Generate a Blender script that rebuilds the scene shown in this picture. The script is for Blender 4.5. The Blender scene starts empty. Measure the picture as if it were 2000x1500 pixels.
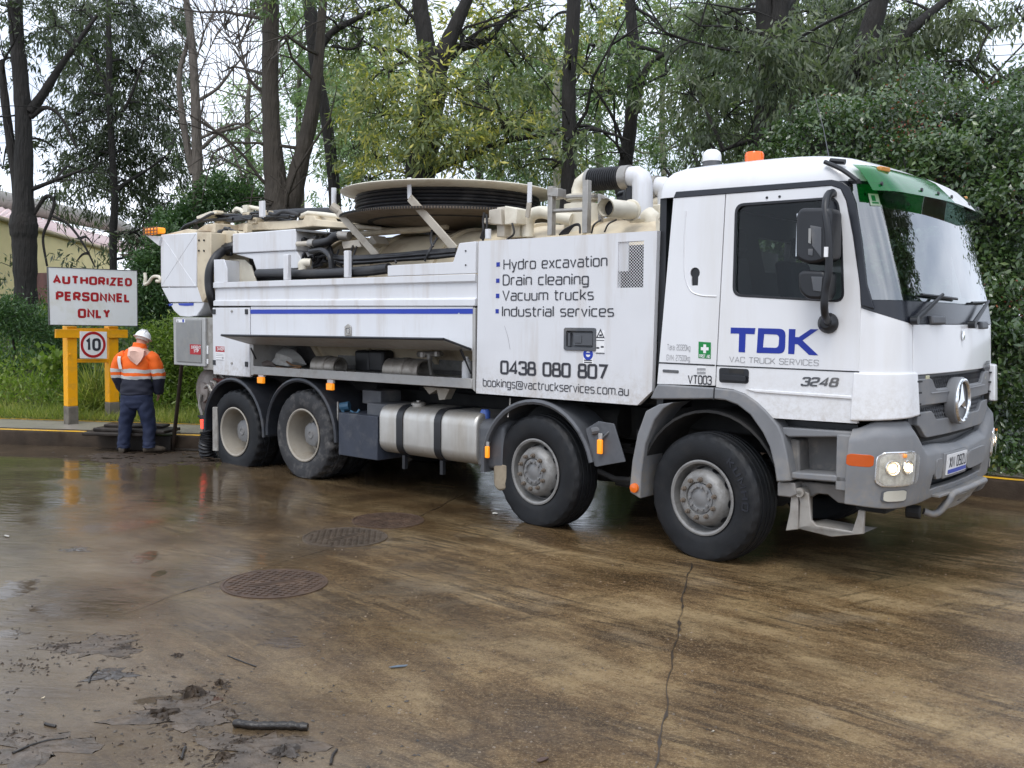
import bpy, math, random
import numpy as np
from mathutils import Vector, Matrix
from mathutils.geometry import tessellate_polygon
random.seed(7); rng = np.random.default_rng(11)
SC = bpy.context.scene; COL = SC.collection
R = math.radians

# ------------------------------------------------------------------ camera
PITCH, ROLL, CAMH, FOC = 0.0754245, 0.0174355, 1.92883, 1900.0
_cp, _sp, _cr, _sr = math.cos(PITCH), math.sin(PITCH), math.cos(ROLL), math.sin(ROLL)
FWD = Vector((0, _cp, -_sp)); _u = Vector((0, _sp, _cp)); _r = Vector((1, 0, 0))
RIGHT = _cr*_r + _sr*_u; UP = -_sr*_r + _cr*_u
CAM = Vector((0, 0, CAMH))
cd = bpy.data.cameras.new('camera'); co = bpy.data.objects.new('camera', cd); COL.objects.link(co)
cd.sensor_width = 36; cd.lens = FOC/2000*36; cd.clip_end = 3000; cd.clip_start = .05
m = Matrix((RIGHT, UP, -FWD)).transposed().to_4x4(); m.translation = CAM; co.matrix_world = m
SC.camera = co

# ------------------------------------------------------------------ sky, sun, exposure
SUN_EL, SUN_AZ = R(58), R(205)
w = bpy.data.worlds.new('World'); SC.world = w; w.use_nodes = True
nt = w.node_tree; N = nt.nodes; Lk = nt.links; N.clear()
out = N.new('ShaderNodeOutputWorld'); bg = N.new('ShaderNodeBackground')
sky = N.new('ShaderNodeTexSky'); sky.sky_type = 'NISHITA'; sky.sun_disc = False
sky.sun_elevation = SUN_EL; sky.sun_rotation = SUN_AZ; sky.dust_density = 3; sky.air_density = 1.0
hs = N.new('ShaderNodeHueSaturation'); hs.inputs['Saturation'].default_value = .45; hs.inputs['Value'].default_value = 1.0
tc = N.new('ShaderNodeTexCoord'); mp = N.new('ShaderNodeMapping'); mp.inputs['Scale'].default_value = (1.6, 1.6, 4.0)
no = N.new('ShaderNodeTexNoise'); no.inputs['Scale'].default_value = 1.7; no.inputs['Detail'].default_value = 5
rp = N.new('ShaderNodeValToRGB'); rp.color_ramp.elements[0].position = .32; rp.color_ramp.elements[1].position = .72
rp.color_ramp.elements[0].color = (6.6, 7.7, 9.6, 1); rp.color_ramp.elements[1].color = (14.0, 14.8, 16.4, 1)
mx = N.new('ShaderNodeMix'); mx.data_type = 'RGBA'; mx.inputs['Factor'].default_value = .86; mx.clamp_result = False
Lk.new(sky.outputs[0], hs.inputs['Color']); Lk.new(tc.outputs['Generated'], mp.inputs[0]); Lk.new(mp.outputs[0], no.inputs['Vector'])
Lk.new(no.outputs['Fac'], rp.inputs[0]); Lk.new(hs.outputs[0], mx.inputs['A']); Lk.new(rp.outputs[0], mx.inputs['B'])
Lk.new(mx.outputs['Result'], bg.inputs['Color']); bg.inputs['Strength'].default_value = .115
Lk.new(bg.outputs[0], out.inputs['Surface'])
sl = bpy.data.lights.new('sun', 'SUN'); sl.energy = 1.2; sl.angle = R(25); sl.color = (1, .97, .93)
so = bpy.data.objects.new('sun', sl); COL.objects.link(so)
# sun stands behind and left of the camera, high (same direction as the sky's)
_d = Vector((math.sin(SUN_AZ)*math.cos(SUN_EL), math.cos(SUN_AZ)*math.cos(SUN_EL), math.sin(SUN_EL)))
so.rotation_euler = _d.to_track_quat('Z', 'Y').to_euler()
SC.view_settings.view_transform = 'Standard'; SC.view_settings.look = 'None'
SC.view_settings.exposure = 0.22; SC.view_settings.gamma = 1; SC.view_settings.use_curve_mapping = False
SC.render.engine = 'CYCLES'; SC.cycles.max_bounces = 8; SC.cycles.transparent_max_bounces = 12
SC.cycles.caustics_reflective = False; SC.cycles.caustics_refractive = False

# ------------------------------------------------------------------ measuring: a sight line of the photograph met with a real plane
def ray(px, py): return FWD + RIGHT*((px-1000)/FOC) - UP*((py-750)/FOC)
def G(px, py, z=0.0):
    d = ray(px, py); k = (z-CAMH)/d.z; return CAM + d*k
def W(px, py, Y):
    d = ray(px, py); return CAM + d*(Y/d.y)
YAW, TX, TY, TPITCH = -0.7116553, 2.323297, 8.470140, 0.0135
TM = Matrix.Translation((TX, TY, 0)) @ Matrix.Rotation(YAW, 4, 'Z') @ Matrix.Rotation(-TPITCH, 4, 'Y')
TI = TM.inverted(); TIR = TI.to_3x3(); TC = TI @ CAM
def S(px, py, y=-1.25):
    "truck frame: (x, z) where the sight line meets the plane y"
    d = TIR @ ray(px, py); k = (y-TC.y)/d.y; p = TC + d*k; return (p.x, p.z)
def SX(px, py, x):
    d = TIR @ ray(px, py); k = (x-TC.x)/d.x; p = TC + d*k; return (p.y, p.z)
def S3(px, py, y): x, z = S(px, py, y); return Vector((x, y, z))
Z1 = lambda a, b: (1200+a/2.5, 280+b/2.5)
Z2 = lambda a, b: (1200+a/2.5, 700+b/2.5)
Z3 = lambda a, b: (280+a/2.857, 300+b/2.857)
Z4 = lambda a, b: (300+a/2, 650+b/2)
Z5 = lambda a, b: (880+a/2.885, 300+b/2.885)
Z6 = lambda a, b: (640+a/2.941, 320+b/2.941)
Z7 = lambda a, b: (60+a/3.41, 480+b/3.41)
def poly(Z, pts, y=-1.25): return [S(*Z(a, b), y) for a, b in pts]

# ------------------------------------------------------------------ objects
def tag(o, label, cat, group=None, kind=None):
    if label: o['label'] = label
    if cat: o['category'] = cat
    if group: o['group'] = group
    if kind: o['kind'] = kind
    return o
def empty(name, loc=(0, 0, 0), parent=None, rz=0):
    o = bpy.data.objects.new(name, None); COL.objects.link(o); o.location = loc; o.rotation_euler = (0, 0, rz)
    o.empty_display_size = .2
    if parent: o.parent = parent
    return o
class MB:
    def __init__(s): s.v = []; s.f = []
    def add(s, vs, fs):
        o = len(s.v); s.v += [tuple(v) for v in vs]; s.f += [tuple(i+o for i in f) for f in fs]; return s
    def box(s, x0, x1, y0, y1, z0, z1):
        v = [(x, y, z) for x in (x0, x1) for y in (y0, y1) for z in (z0, z1)]
        return s.add(v, [(0, 1, 3, 2), (4, 6, 7, 5), (0, 4, 5, 1), (2, 3, 7, 6), (0, 2, 6, 4), (1, 5, 7, 3)])
    def obox(s, M, sx, sy, sz):
        v = [M @ Vector((x*sx/2, y*sy/2, z*sz/2)) for x in (-1, 1) for y in (-1, 1) for z in (-1, 1)]
        return s.add(v, [(0, 1, 3, 2), (4, 6, 7, 5), (0, 4, 5, 1), (2, 3, 7, 6), (0, 2, 6, 4), (1, 5, 7, 3)])
    def prism(s, pts, a, b, ax='y', holes=()):
        loops = [list(pts)] + [list(h) for h in holes]
        def P(p, t):
            return {'y': (p[0], t, p[1]), 'x': (t, p[0], p[1]), 'z': (p[0], p[1], t)}[ax]
        flat = [p for l in loops for p in l]; n = len(flat)
        vs = [P(p, a) for p in flat] + [P(p, b) for p in flat]; fs = []
        if holes:
            tr = tessellate_polygon([[Vector((p[0], p[1], 0)) for p in l] for l in loops])
            fs += [tuple(t) for t in tr] + [tuple(i+n for i in reversed(t)) for t in tr]
        else:
            fs += [tuple(range(n)), tuple(range(2*n-1, n-1, -1))]
        o = 0
        for l in loops:
            k = len(l)
            for i in range(k): fs.append((o+i, o+(i+1) % k, o+(i+1) % k+n, o+i+n))
            o += k
        return s.add(vs, fs)
    def tube(s, pts, r, n=8, cap=True):
        pts = [Vector(p) for p in pts]; k = len(pts)
        rs = r if isinstance(r, (list, tuple)) else [r]*k
        t0 = (pts[1]-pts[0]).normalized(); ref = Vector((0, 0, 1)) if abs(t0.z) < .9 else Vector((1, 0, 0))
        u = t0.cross(ref).normalized(); vs = []
        for i in range(k):
            t = (pts[min(i+1, k-1)]-pts[max(i-1, 0)]).normalized()
            u = (u - t*u.dot(t)).normalized(); v = t.cross(u)
            for j in range(n):
                a = 2*math.pi*j/n; vs.append(pts[i]+(u*math.cos(a)+v*math.sin(a))*rs[i])
        fs = [(i*n+j, i*n+(j+1) % n, (i+1)*n+(j+1) % n, (i+1)*n+j) for i in range(k-1) for j in range(n)]
        if cap: fs += [tuple(range(n-1, -1, -1)), tuple(range((k-1)*n, k*n))]
        return s.add(vs, fs)
    def lathe(s, prof, o=(0, 0, 0), ax='y', n=32, close=False, mod=None, M=None, caps=True):
        vs = []; o = Vector(o)
        for i, (r, h) in enumerate(prof):
            for j in range(n):
                a = 2*math.pi*j/n; rr = r*(mod(i, j) if mod else 1)
                c, d = rr*math.cos(a), rr*math.sin(a)
                p = {'y': Vector((c, h, d)), 'x': Vector((h, c, d)), 'z': Vector((c, d, h))}[ax]
                vs.append((M @ p if M else p)+o)
        k = len(prof)
        fs = [(i*n+j, i*n+(j+1) % n, ((i+1) % k)*n+(j+1) % n, ((i+1) % k)*n+j) for i in range(k if close else k-1) for j in range(n)]
        if not close and caps:
            if prof[0][0] > 1e-4: fs.append(tuple(range(n-1, -1, -1)))
            if prof[-1][0] > 1e-4: fs.append(tuple(range((k-1)*n, k*n)))
        return s.add(vs, fs)
    def grid(s, fn, nu, nv, back=None, skip=None):
        vs = [fn(i/nu, j/nv) for i in range(nu+1) for j in range(nv+1)]
        q = [(i, j) for i in range(nu) for j in range(nv) if not (skip and skip((i+.5)/nu, (j+.5)/nv))]
        I = lambda i, j: i*(nv+1)+j
        fs = [(I(i, j), I(i+1, j), I(i+1, j+1), I(i, j+1)) for i, j in q]
        if back:
            o = len(vs); vs += [back(i/nu, j/nv) for i in range(nu+1) for j in range(nv+1)]
            fs += [tuple(o+k for k in reversed(f)) for f in fs]
            qs = set(q)
            for i, j in q:
                for (di, dj, a, b) in ((-1, 0, I(i, j+1), I(i, j)), (1, 0, I(i+1, j), I(i+1, j+1)), (0, -1, I(i, j), I(i+1, j)), (0, 1, I(i+1, j+1), I(i, j+1))):
                    if (i+di, j+dj) not in qs: fs.append((b, a, o+a, o+b))
        return s.add(vs, fs)
    def loft(s, rings, cap=True):
        n = len(rings[0]); vs = [p for r in rings for p in r]
        fs = [(i*n+j, i*n+(j+1) % n, (i+1)*n+(j+1) % n, (i+1)*n+j) for i in range(len(rings)-1) for j in range(n)]
        if cap: fs += [tuple(range(n-1, -1, -1)), tuple(range((len(rings)-1)*n, len(rings)*n))]
        return s.add(vs, fs)
    def build(s, name, mat, parent=None, bevel=0, smooth=35, seg=2, fix=True, loc=None, kind=None, label=None):
        import bmesh
        me = bpy.data.meshes.new(name); me.from_pydata(s.v, [], s.f)
        if fix:
            bm = bmesh.new(); bm.from_mesh(me); bmesh.ops.recalc_face_normals(bm, faces=bm.faces); bm.to_mesh(me); bm.free()
        for mm in (mat if isinstance(mat, (list, tuple)) else [mat]): me.materials.append(mm)
        if smooth:
            me.polygons.foreach_set('use_smooth', [True]*len(me.polygons)); me.set_sharp_from_angle(angle=R(smooth))
        o = bpy.data.objects.new(name, me); COL.objects.link(o)
        if parent: o.parent = parent
        if loc is not None: o.location = loc
        if bevel:
            b = o.modifiers.new('bevel', 'BEVEL'); b.width = bevel; b.segments = seg; b.limit_method = 'ANGLE'; b.angle_limit = R(40)
            b.harden_normals = False
        if kind: o['kind'] = kind
        if label: o['label'] = label
        return o
def copy_obj(o, parent=None, loc=None):
    c = o.copy(); COL.objects.link(c)
    if parent: c.parent = parent
    if loc is not None: c.location = loc
    return c
def copy_tree(o, parent=None):
    c = o.copy(); COL.objects.link(c); c.parent = parent
    for ch in [x for x in COL.objects if x.parent == o]: copy_tree(ch, c)
    return c
def catmull(pts, n=8):
    P = [Vector(p) for p in pts]; P = [2*P[0]-P[1]] + P + [2*P[-1]-P[-2]]; o = []
    for i in range(1, len(P)-2):
        a, b, c, d = P[i-1:i+3]
        for k in range(n):
            t = k/n; o.append(.5*((2*b)+(c-a)*t+(2*a-5*b+4*c-d)*t*t+(3*b-a-3*c+d)*t**3))
    o.append(P[-2]); return o
def rrect(x0, y0, x1, y1, r, n=4):
    o = []
    for cx, cy, a in ((x1-r, y1-r, 0), (x0+r, y1-r, 90), (x0+r, y0+r, 180), (x1-r, y0+r, 270)):
        for k in range(n+1):
            t = R(a+90*k/n); o.append((cx+r*math.cos(t), cy+r*math.sin(t)))
    return o
def rpoly(pts, r, n=4):
    "polygon with rounded corners"
    o = []; k = len(pts)
    for i in range(k):
        p = Vector(pts[i]); a = Vector(pts[i-1])-p; b = Vector(pts[(i+1) % k])-p
        d = min(r, a.length*.45, b.length*.45); A = p+a.normalized()*d; B = p+b.normalized()*d
        for j in range(n+1):
            t = j/n; q = A*(1-t)**2+p*2*t*(1-t)+B*t*t; o.append((q.x, q.y))
    return o
def smoothstep(a, b, x):
    t = min(1, max(0, (x-a)/(b-a))); return t*t*(3-2*t)

# ------------------------------------------------------------------ materials
def srgb(r, g, b):
    f = lambda c: c/12.92 if c <= .04045 else ((c+.055)/1.055)**2.4
    return tuple(f(c/255) for c in (r, g, b))
def mat(name, col, rough=.5, metal=0, var=.08, scale=6, bump=0, bscale=60, dirt=None, damt=.5, dscale=3, streak=0, coat=0, spec=.5, splash=None):
    M_ = bpy.data.materials.new(name); M_.use_nodes = True; t = M_.node_tree; n = t.nodes; l = t.links
    p = n['Principled BSDF']; p.inputs['Roughness'].default_value = rough; p.inputs['Metallic'].default_value = metal
    p.inputs['Specular IOR Level'].default_value = spec
    if coat: p.inputs['Coat Weight'].default_value = coat; p.inputs['Coat Roughness'].default_value = .08
    tc = n.new('ShaderNodeTexCoord')
    nz = n.new('ShaderNodeTexNoise'); nz.inputs['Scale'].default_value = scale; nz.inputs['Detail'].default_value = 5
    l.new(tc.outputs['Object'], nz.inputs['Vector'])
    r_ = n.new('ShaderNodeValToRGB'); e = r_.color_ramp.elements
    e[0].position = .3; e[1].position = .7
    e[0].color = tuple(c*(1-var) for c in col[:3])+(1,); e[1].color = tuple(min(1, c*(1+var)) for c in col[:3])+(1,)
    l.new(nz.outputs['Fac'], r_.inputs[0]); last = r_.outputs[0]
    if dirt:
        mp = n.new('ShaderNodeMapping'); d = n.new('ShaderNodeTexNoise'); d.inputs['Scale'].default_value = dscale; d.inputs['Detail'].default_value = 8
        d.inputs['Roughness'].default_value = .65
        mp.inputs['Scale'].default_value = (1, 1, .12) if streak else (1, 1, 1)
        l.new(tc.outputs['Object'], mp.inputs[0]); l.new(mp.outputs[0], d.inputs['Vector'])
        dr = n.new('ShaderNodeValToRGB'); dr.color_ramp.elements[0].position = .5; dr.color_ramp.elements[1].position = .78
        dr.color_ramp.elements[0].color = (0, 0, 0, 1); dr.color_ramp.elements[1].color = (damt, damt, damt, 1)
        l.new(d.outputs['Fac'], dr.inputs[0])
        x = n.new('ShaderNodeMix'); x.data_type = 'RGBA'; l.new(dr.outputs[0], x.inputs['Factor']); l.new(last, x.inputs['A'])
        x.inputs['B'].default_value = tuple(dirt)+(1,); last = x.outputs['Result']
        rm = n.new('ShaderNodeMapRange'); rm.inputs['To Min'].default_value = rough; rm.inputs['To Max'].default_value = min(1, rough+.35)
        l.new(dr.outputs[0], rm.inputs[0]); l.new(rm.outputs[0], p.inputs['Roughness'])
    if splash:   # road spray that thins out upwards: (z where it is thickest, z where it ends, colour, amount)
        sx = n.new('ShaderNodeSeparateXYZ'); l.new(tc.outputs['Object'], sx.inputs[0]); mr = n.new('ShaderNodeMapRange'); mr.inputs['From Min'].default_value = splash[1]; mr.inputs['From Max'].default_value = splash[0]; l.new(sx.outputs['Z'], mr.inputs[0])
        sn = n.new('ShaderNodeTexNoise'); sn.inputs['Scale'].default_value = 22; sn.inputs['Detail'].default_value = 8; sn.inputs['Roughness'].default_value = .75; l.new(tc.outputs['Object'], sn.inputs['Vector'])
        sr = n.new('ShaderNodeMapRange'); sr.inputs['From Min'].default_value = .42; sr.inputs['From Max'].default_value = .72; sr.inputs['To Max'].default_value = splash[3]; l.new(sn.outputs['Fac'], sr.inputs[0])
        mm = n.new('ShaderNodeMath'); mm.operation = 'MULTIPLY'; l.new(mr.outputs[0], mm.inputs[0]); l.new(sr.outputs[0], mm.inputs[1])
        x = n.new('ShaderNodeMix'); x.data_type = 'RGBA'; l.new(mm.outputs[0], x.inputs['Factor']); l.new(last, x.inputs['A']); x.inputs['B'].default_value = tuple(splash[2])+(1,); last = x.outputs['Result']
    l.new(last, p.inputs['Base Color'])
    if bump:
        b = n.new('ShaderNodeBump'); b.inputs['Strength'].default_value = bump; b.inputs['Distance'].default_value = .01
        bn = n.new('ShaderNodeTexNoise'); bn.inputs['Scale'].default_value = bscale; bn.inputs['Detail'].default_value = 4
        l.new(tc.outputs['Object'], bn.inputs['Vector']); l.new(bn.outputs['Fac'], b.inputs['Height']); l.new(b.outputs[0], p.inputs['Normal'])
    return M_
def emit(name, col, strength):
    M_ = bpy.data.materials.new(name); M_.use_nodes = True; p = M_.node_tree.nodes['Principled BSDF']
    p.inputs['Base Color'].default_value = tuple(col)+(1,); p.inputs['Emission Color'].default_value = tuple(col)+(1,)
    p.inputs['Emission Strength'].default_value = strength; p.inputs['Roughness'].default_value = .2
    return M_
def glassy(name, tint, gloss_rough=.02, base=.03, opaque=0.0, ocol=(.01, .01, .012), ior=1.5):
    "thin sheet of glass: tinted see-through plus a fresnel mirror"
    M_ = bpy.data.materials.new(name); M_.use_nodes = True; t = M_.node_tree; n = t.nodes; l = t.links; n.clear()
    o = n.new('ShaderNodeOutputMaterial'); tr = n.new('ShaderNodeBsdfTransparent'); tr.inputs[0].default_value = tuple(tint)+(1,)
    df = n.new('ShaderNodeBsdfDiffuse'); df.inputs[0].default_value = tuple(ocol)+(1,)
    m1 = n.new('ShaderNodeMixShader'); m1.inputs[0].default_value = opaque; l.new(tr.outputs[0], m1.inputs[1]); l.new(df.outputs[0], m1.inputs[2])
    gl = n.new('ShaderNodeBsdfGlossy'); gl.inputs['Roughness'].default_value = gloss_rough; gl.inputs[0].default_value = (1, 1, 1, 1)
    fr = n.new('ShaderNodeFresnel'); ge = n.new('ShaderNodeNewGeometry'); mr = n.new('ShaderNodeMapRange'); mr.inputs['To Min'].default_value = ior; mr.inputs['To Max'].default_value = 1/ior
    l.new(ge.outputs['Backfacing'], mr.inputs[0]); l.new(mr.outputs[0], fr.inputs[0])
    a = n.new('ShaderNodeMath'); a.operation = 'ADD'; a.inputs[1].default_value = base; l.new(fr.outputs[0], a.inputs[0])
    m2 = n.new('ShaderNodeMixShader'); l.new(a.outputs[0], m2.inputs[0]); l.new(m1.outputs[0], m2.inputs[1]); l.new(gl.outputs[0], m2.inputs[2])
    l.new(m2.outputs[0], o.inputs[0]); return M_
RUST = (.17, .085, .04); MUD = (.20, .15, .10); GRIME = (.12, .10, .08)
WHITE = mat('white_paint', (.77, .775, .79), .28, var=.02, scale=2, dirt=(.55, .5, .42), damt=.35, dscale=2.5, streak=1, coat=.4, bump=.12, bscale=1.6, splash=(1.15, 1.55, (.38, .32, .24), .55))
WHITE2 = mat('white_body_paint', (.69, .695, .715), .4, var=.03, scale=3, dirt=(.42, .34, .25), damt=.5, dscale=5, streak=1, bump=.2, bscale=2.2, splash=(1.12, 1.5, (.36, .30, .22), .8))
CREAM = mat('cream_paint', (.62, .53, .38), .5, var=.1, scale=4, dirt=(.22, .13, .07), damt=.8, dscale=2.2, bump=.15)
CREAMW = mat('pale_cream_paint', (.72, .67, .55), .45, var=.06, scale=4, dirt=(.35, .25, .15), damt=.6, dscale=3)
GREYPL = mat('grey_plastic', (.20, .205, .215), .55, var=.1, scale=4, dirt=(.33, .30, .26), damt=.6, dscale=4, bump=.1, bscale=200, splash=(.55, .95, (.30, .25, .18), .7))
GREYPL2 = mat('dark_grey_plastic', (.09, .095, .105), .5, var=.1, dirt=(.3, .27, .23), damt=.55, dscale=3)
BLACKPL = mat('black_plastic', (.012, .013, .016), .4, var=.2)
BLACKTR = mat('black_gloss_trim', (.015, .017, .024), .22, var=.1)
RUBBER = mat('tyre_rubber', (.010, .011, .013), .55, var=.25, scale=8, spec=.35, dirt=(.042, .038, .034), damt=.5, dscale=5, bump=.2, bscale=120)
RUBMUD = mat('muddy_tyre_rubber', (.03, .03, .032), .65, var=.25, scale=8, dirt=(.17, .16, .15), damt=1, dscale=9, bump=.3, bscale=60)
HOSE = mat('black_hose_rubber', (.014, .014, .016), .45, var=.2, dirt=(.1, .09, .08), damt=.4)
STEEL = mat('dull_steel', (.38, .36, .33), .45, .7, var=.15, dirt=(.2, .16, .12), damt=.7, dscale=7, bump=.2)
RIMM = mat('wheel_steel', (.25, .245, .235), .5, .2, var=.2, dirt=(.075, .06, .045), damt=.8, dscale=9, bump=.25)
HUBM = mat('hub_grey_paint', (.21, .21, .21), .5, .1, var=.08, dirt=(.2, .17, .14), damt=.6, dscale=8)
ALU = mat('brushed_aluminium', (.56, .54, .50), .42, .75, var=.08, dirt=(.36, .29, .2), damt=.75, dscale=4, streak=1)
ALUD = mat('dirty_aluminium', (.45, .44, .42), .5, .4, var=.1, dirt=(.25, .2, .15), damt=.6, dscale=6)
CHROME = mat('chrome', (.8, .8, .8), .12, 1, var=.03)
DARK = mat('undercarriage_grime', (.02, .02, .02), .8, var=.4, dirt=(.05, .045, .04), damt=.6)
BLUEV = mat('blue_vinyl', srgb(20, 55, 165), .4, var=.05)
NAVYV = mat('navy_vinyl', srgb(18, 45, 150), .4, var=.04)
INK = mat('dark_lettering', (.035, .036, .045), .5, var=.1)
REDV = mat('red_vinyl', srgb(170, 25, 35), .45, var=.05)
GREENV = mat('green_vinyl', srgb(10, 130, 60), .45, var=.05)
WHITEV = mat('white_vinyl', (.82, .82, .82), .45, var=.02)
GREYV = mat('faded_grey_print', (.33, .33, .34), .6, var=.1)
AMBER = mat('amber_lens', srgb(235, 110, 10), .15, var=.08, coat=.5)
AMBERL = emit('lit_amber_lens', (.95, .30, .015), .55)
ORANGEB = mat('orange_beacon', srgb(255, 105, 10), .2, var=.05, coat=.6)
REDL = mat('red_lens', srgb(196, 86, 26), .2, var=.1)
CLEARG = glassy('clear_glass', (.95, .97, .96), .01, .0, ior=1.3)
LAMPG = glassy('lamp_glass', (.95, .95, .93), .03, .04)
TINT = glassy('dark_side_glass', (.80, .83, .83), .01, .0, opaque=.05, ior=1.3)
WSG = glassy('windscreen_glass', (.42, .52, .48), .006, .22)
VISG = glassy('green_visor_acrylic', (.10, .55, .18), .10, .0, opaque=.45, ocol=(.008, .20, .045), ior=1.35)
VISC = glassy('clear_visor_acrylic', (.55, .68, .62), .06, .06, opaque=.35, ocol=(.30, .38, .35))
# ================================================================== GROUND
def V2(p): return (p.x, p.y)
GD = -.10                                   # the gutter on the left lies a hand lower than the road
kp = [(-60, 14.6), (-25, 14.1), V2(G(-260, 858, GD)), V2(G(0, 868, GD)), V2(G(200, 874, GD)), V2(G(400, 881, GD)), (-3.2, 13.35),
      (-1.9, 14.9), (-.3, 15.6), (1.2, 15.0), (2.6, 13.4), (4.2, 11.3), V2(G(1900, 968, 0)), V2(G(2000, 984, 0)), (6.3, 10.0), (7.6, 11.2), (9, 13.2), (14, 18.5), (70, 40)]
def resample(pts, st):
    P_ = [Vector((x, y, 0)) for x, y in pts]; o = []
    for p, q in zip(P_[:-1], P_[1:]):
        n_ = max(1, int((q-p).length/st)); o += [p.lerp(q, i/n_) for i in range(n_)]
    return o+[P_[-1]]
_k = resample(kp, .12); _s = []
for i in range(len(_k)):
    h = min(7, i, len(_k)-1-i); _s.append(sum(_k[i-h:i+h+1], Vector())/(2*h+1))
KERB = [(p.x, p.y) for i, p in enumerate(_s) if abs(p.x) < 12 and i % 2 == 0 or i % 12 == 0]
KX = np.array([p[0] for p in KERB]); KY = np.array([p[1] for p in KERB])
def kerb_y(x): return float(np.interp(x, KX, KY))
def road_z(x, y):
    d = kerb_y(x)-y
    return GD*smoothstep(1.7, .75, d)*smoothstep(.2, -2.2, x) if d > -.5 else GD*smoothstep(.2, -2.2, x)
def koff(d):
    o = []
    for i in range(len(KERB)):
        a = Vector(KERB[max(0, i-1)]); b = Vector(KERB[min(len(KERB)-1, i+1)]); t = (b-a).normalized(); n_ = Vector((-t.y, t.x))
        o.append((KERB[i][0]+n_.x*d, KERB[i][1]+n_.y*d))
    return o
KH = .115
def ground_material():
    M_ = bpy.data.materials.new('wet_muddy_concrete'); M_.use_nodes = True; t = M_.node_tree; n = t.nodes; l = t.links
    p = n['Principled BSDF']; tc = n.new('ShaderNodeTexCoord')
    def mapping(rot, scale, loc=(0, 0, 0)):
        m = n.new('ShaderNodeMapping'); m.vector_type = 'TEXTURE'; m.inputs['Rotation'].default_value = (0, 0, rot); m.inputs['Scale'].default_value = tuple(1/q for q in scale); m.inputs['Location'].default_value = loc
        l.new(tc.outputs['Object'], m.inputs[0]); return m.outputs[0]
    def noise(vec, sc, det=6, ro=.6, dist=0):
        x = n.new('ShaderNodeTexNoise'); x.inputs['Scale'].default_value = sc; x.inputs['Detail'].default_value = det; x.inputs['Roughness'].default_value = ro; x.inputs['Distortion'].default_value = dist
        l.new(vec, x.inputs['Vector']); return x.outputs['Fac']
    def ramp(f, stops):
        r = n.new('ShaderNodeValToRGB'); e = r.color_ramp.elements
        while len(e) < len(stops): e.new(.5)
        for i, (q, c) in enumerate(stops): e[i].position = q; e[i].color = (c, c, c, 1) if isinstance(c, (int, float)) else tuple(c)+(1,)
        l.new(f, r.inputs[0]); return r.outputs[0]
    def mix(f, a, b):
        x = n.new('ShaderNodeMix'); x.data_type = 'RGBA'; l.new(f, x.inputs['Factor'])
        for s_, v in (('A', a), ('B', b)):
            if isinstance(v, tuple): x.inputs[s_].default_value = v+(1,)
            else: l.new(v, x.inputs[s_])
        return x.outputs['Result']
    def math_(op, a, b=0.0, c=None):
        x = n.new('ShaderNodeMath'); x.operation = op
        for i, v in enumerate((a, b)):
            if isinstance(v, (int, float)): x.inputs[i].default_value = v
            else: l.new(v, x.inputs[i])
        return x.outputs[0]
    wn = n.new('ShaderNodeTexNoise'); wn.inputs['Scale'].default_value = .16; wn.inputs['Detail'].default_value = 3; l.new(tc.outputs['Object'], wn.inputs['Vector'])
    ws_ = n.new('ShaderNodeVectorMath'); ws_.operation = 'MULTIPLY_ADD'; ws_.inputs[1].default_value = (1.0, 1.0, 0); l.new(wn.outputs['Color'], ws_.inputs[0]); l.new(tc.outputs['Object'], ws_.inputs[2])
    def bent(rot, scale):
        m = n.new('ShaderNodeMapping'); m.vector_type = 'TEXTURE'; m.inputs['Rotation'].default_value = (0, 0, rot); m.inputs['Scale'].default_value = tuple(1/q for q in scale); l.new(ws_.outputs[0], m.inputs[0]); return m.outputs[0]
    DKB, TAN = (.034, .018, .007), (.37, .265, .14)
    mid = noise(bent(YAW+.15, (.9, 1.2, 1)), 1.0, 13, .76, .3)
    st1 = noise(bent(YAW-.04, (.48, 1.7, 1)), 1.0, 11, .74, .25)        # smears along the lorry's track
    st2 = noise(bent(YAW+.04, (.7, 9, 1)), 1.4, 6, .65)                # tyre lines, only in places
    st4 = noise(bent(YAW+1.25, (.6, 5, 1)), 1.6, 9, .75)               # scuffs across the track
    blot = noise(mapping(0, (1, 1, 1)), .50, 8, .64, .4)
    patch = noise(mapping(.7, (1, 1, 1)), .85, 5, .6, .3)
    fine = noise(mapping(0, (1, 1, 1)), 24, 10, .85)
    grit = noise(mapping(0, (1, 1, 1)), 75, 5, .8)
    base = ramp(mid, [(.30, (.045, .024, .010)), (.43, (.098, .056, .022)), (.52, (.165, .102, .045)), (.62, (.26, .178, .085)), (.78, (.44, .335, .19))])
    base = mix(ramp(st1, [(.50, 0), (.64, .7)]), base, (.38, .275, .145))
    base = mix(ramp(st1, [(.36, .75), (.48, 0)]), base, (.050, .028, .011))
    base = mix(math_('MULTIPLY', ramp(st2, [(.49, 0), (.56, .75)]), ramp(patch, [(.46, 0), (.56, 1)])), base, DKB)
    base = mix(math_('MULTIPLY', ramp(st4, [(.53, 0), (.62, .7)]), ramp(blot, [(.45, 0), (.6, 1)])), base, DKB)
    base = mix(ramp(patch, [(.58, 0), (.70, .55)]), base, (.30, .24, .16))
    base = mix(ramp(fine, [(.50, 0), (.72, .55)]), base, TAN)
    base = mix(ramp(fine, [(.32, .85), (.48, 0)]), base, DKB)
    base = mix(ramp(grit, [(.54, 0), (.66, .6)]), base, (.46, .37, .24))
    base = mix(ramp(grit, [(.32, .8), (.45, 0)]), base, DKB)
    sx = n.new('ShaderNodeSeparateXYZ'); l.new(tc.outputs['Object'], sx.inputs[0])
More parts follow.
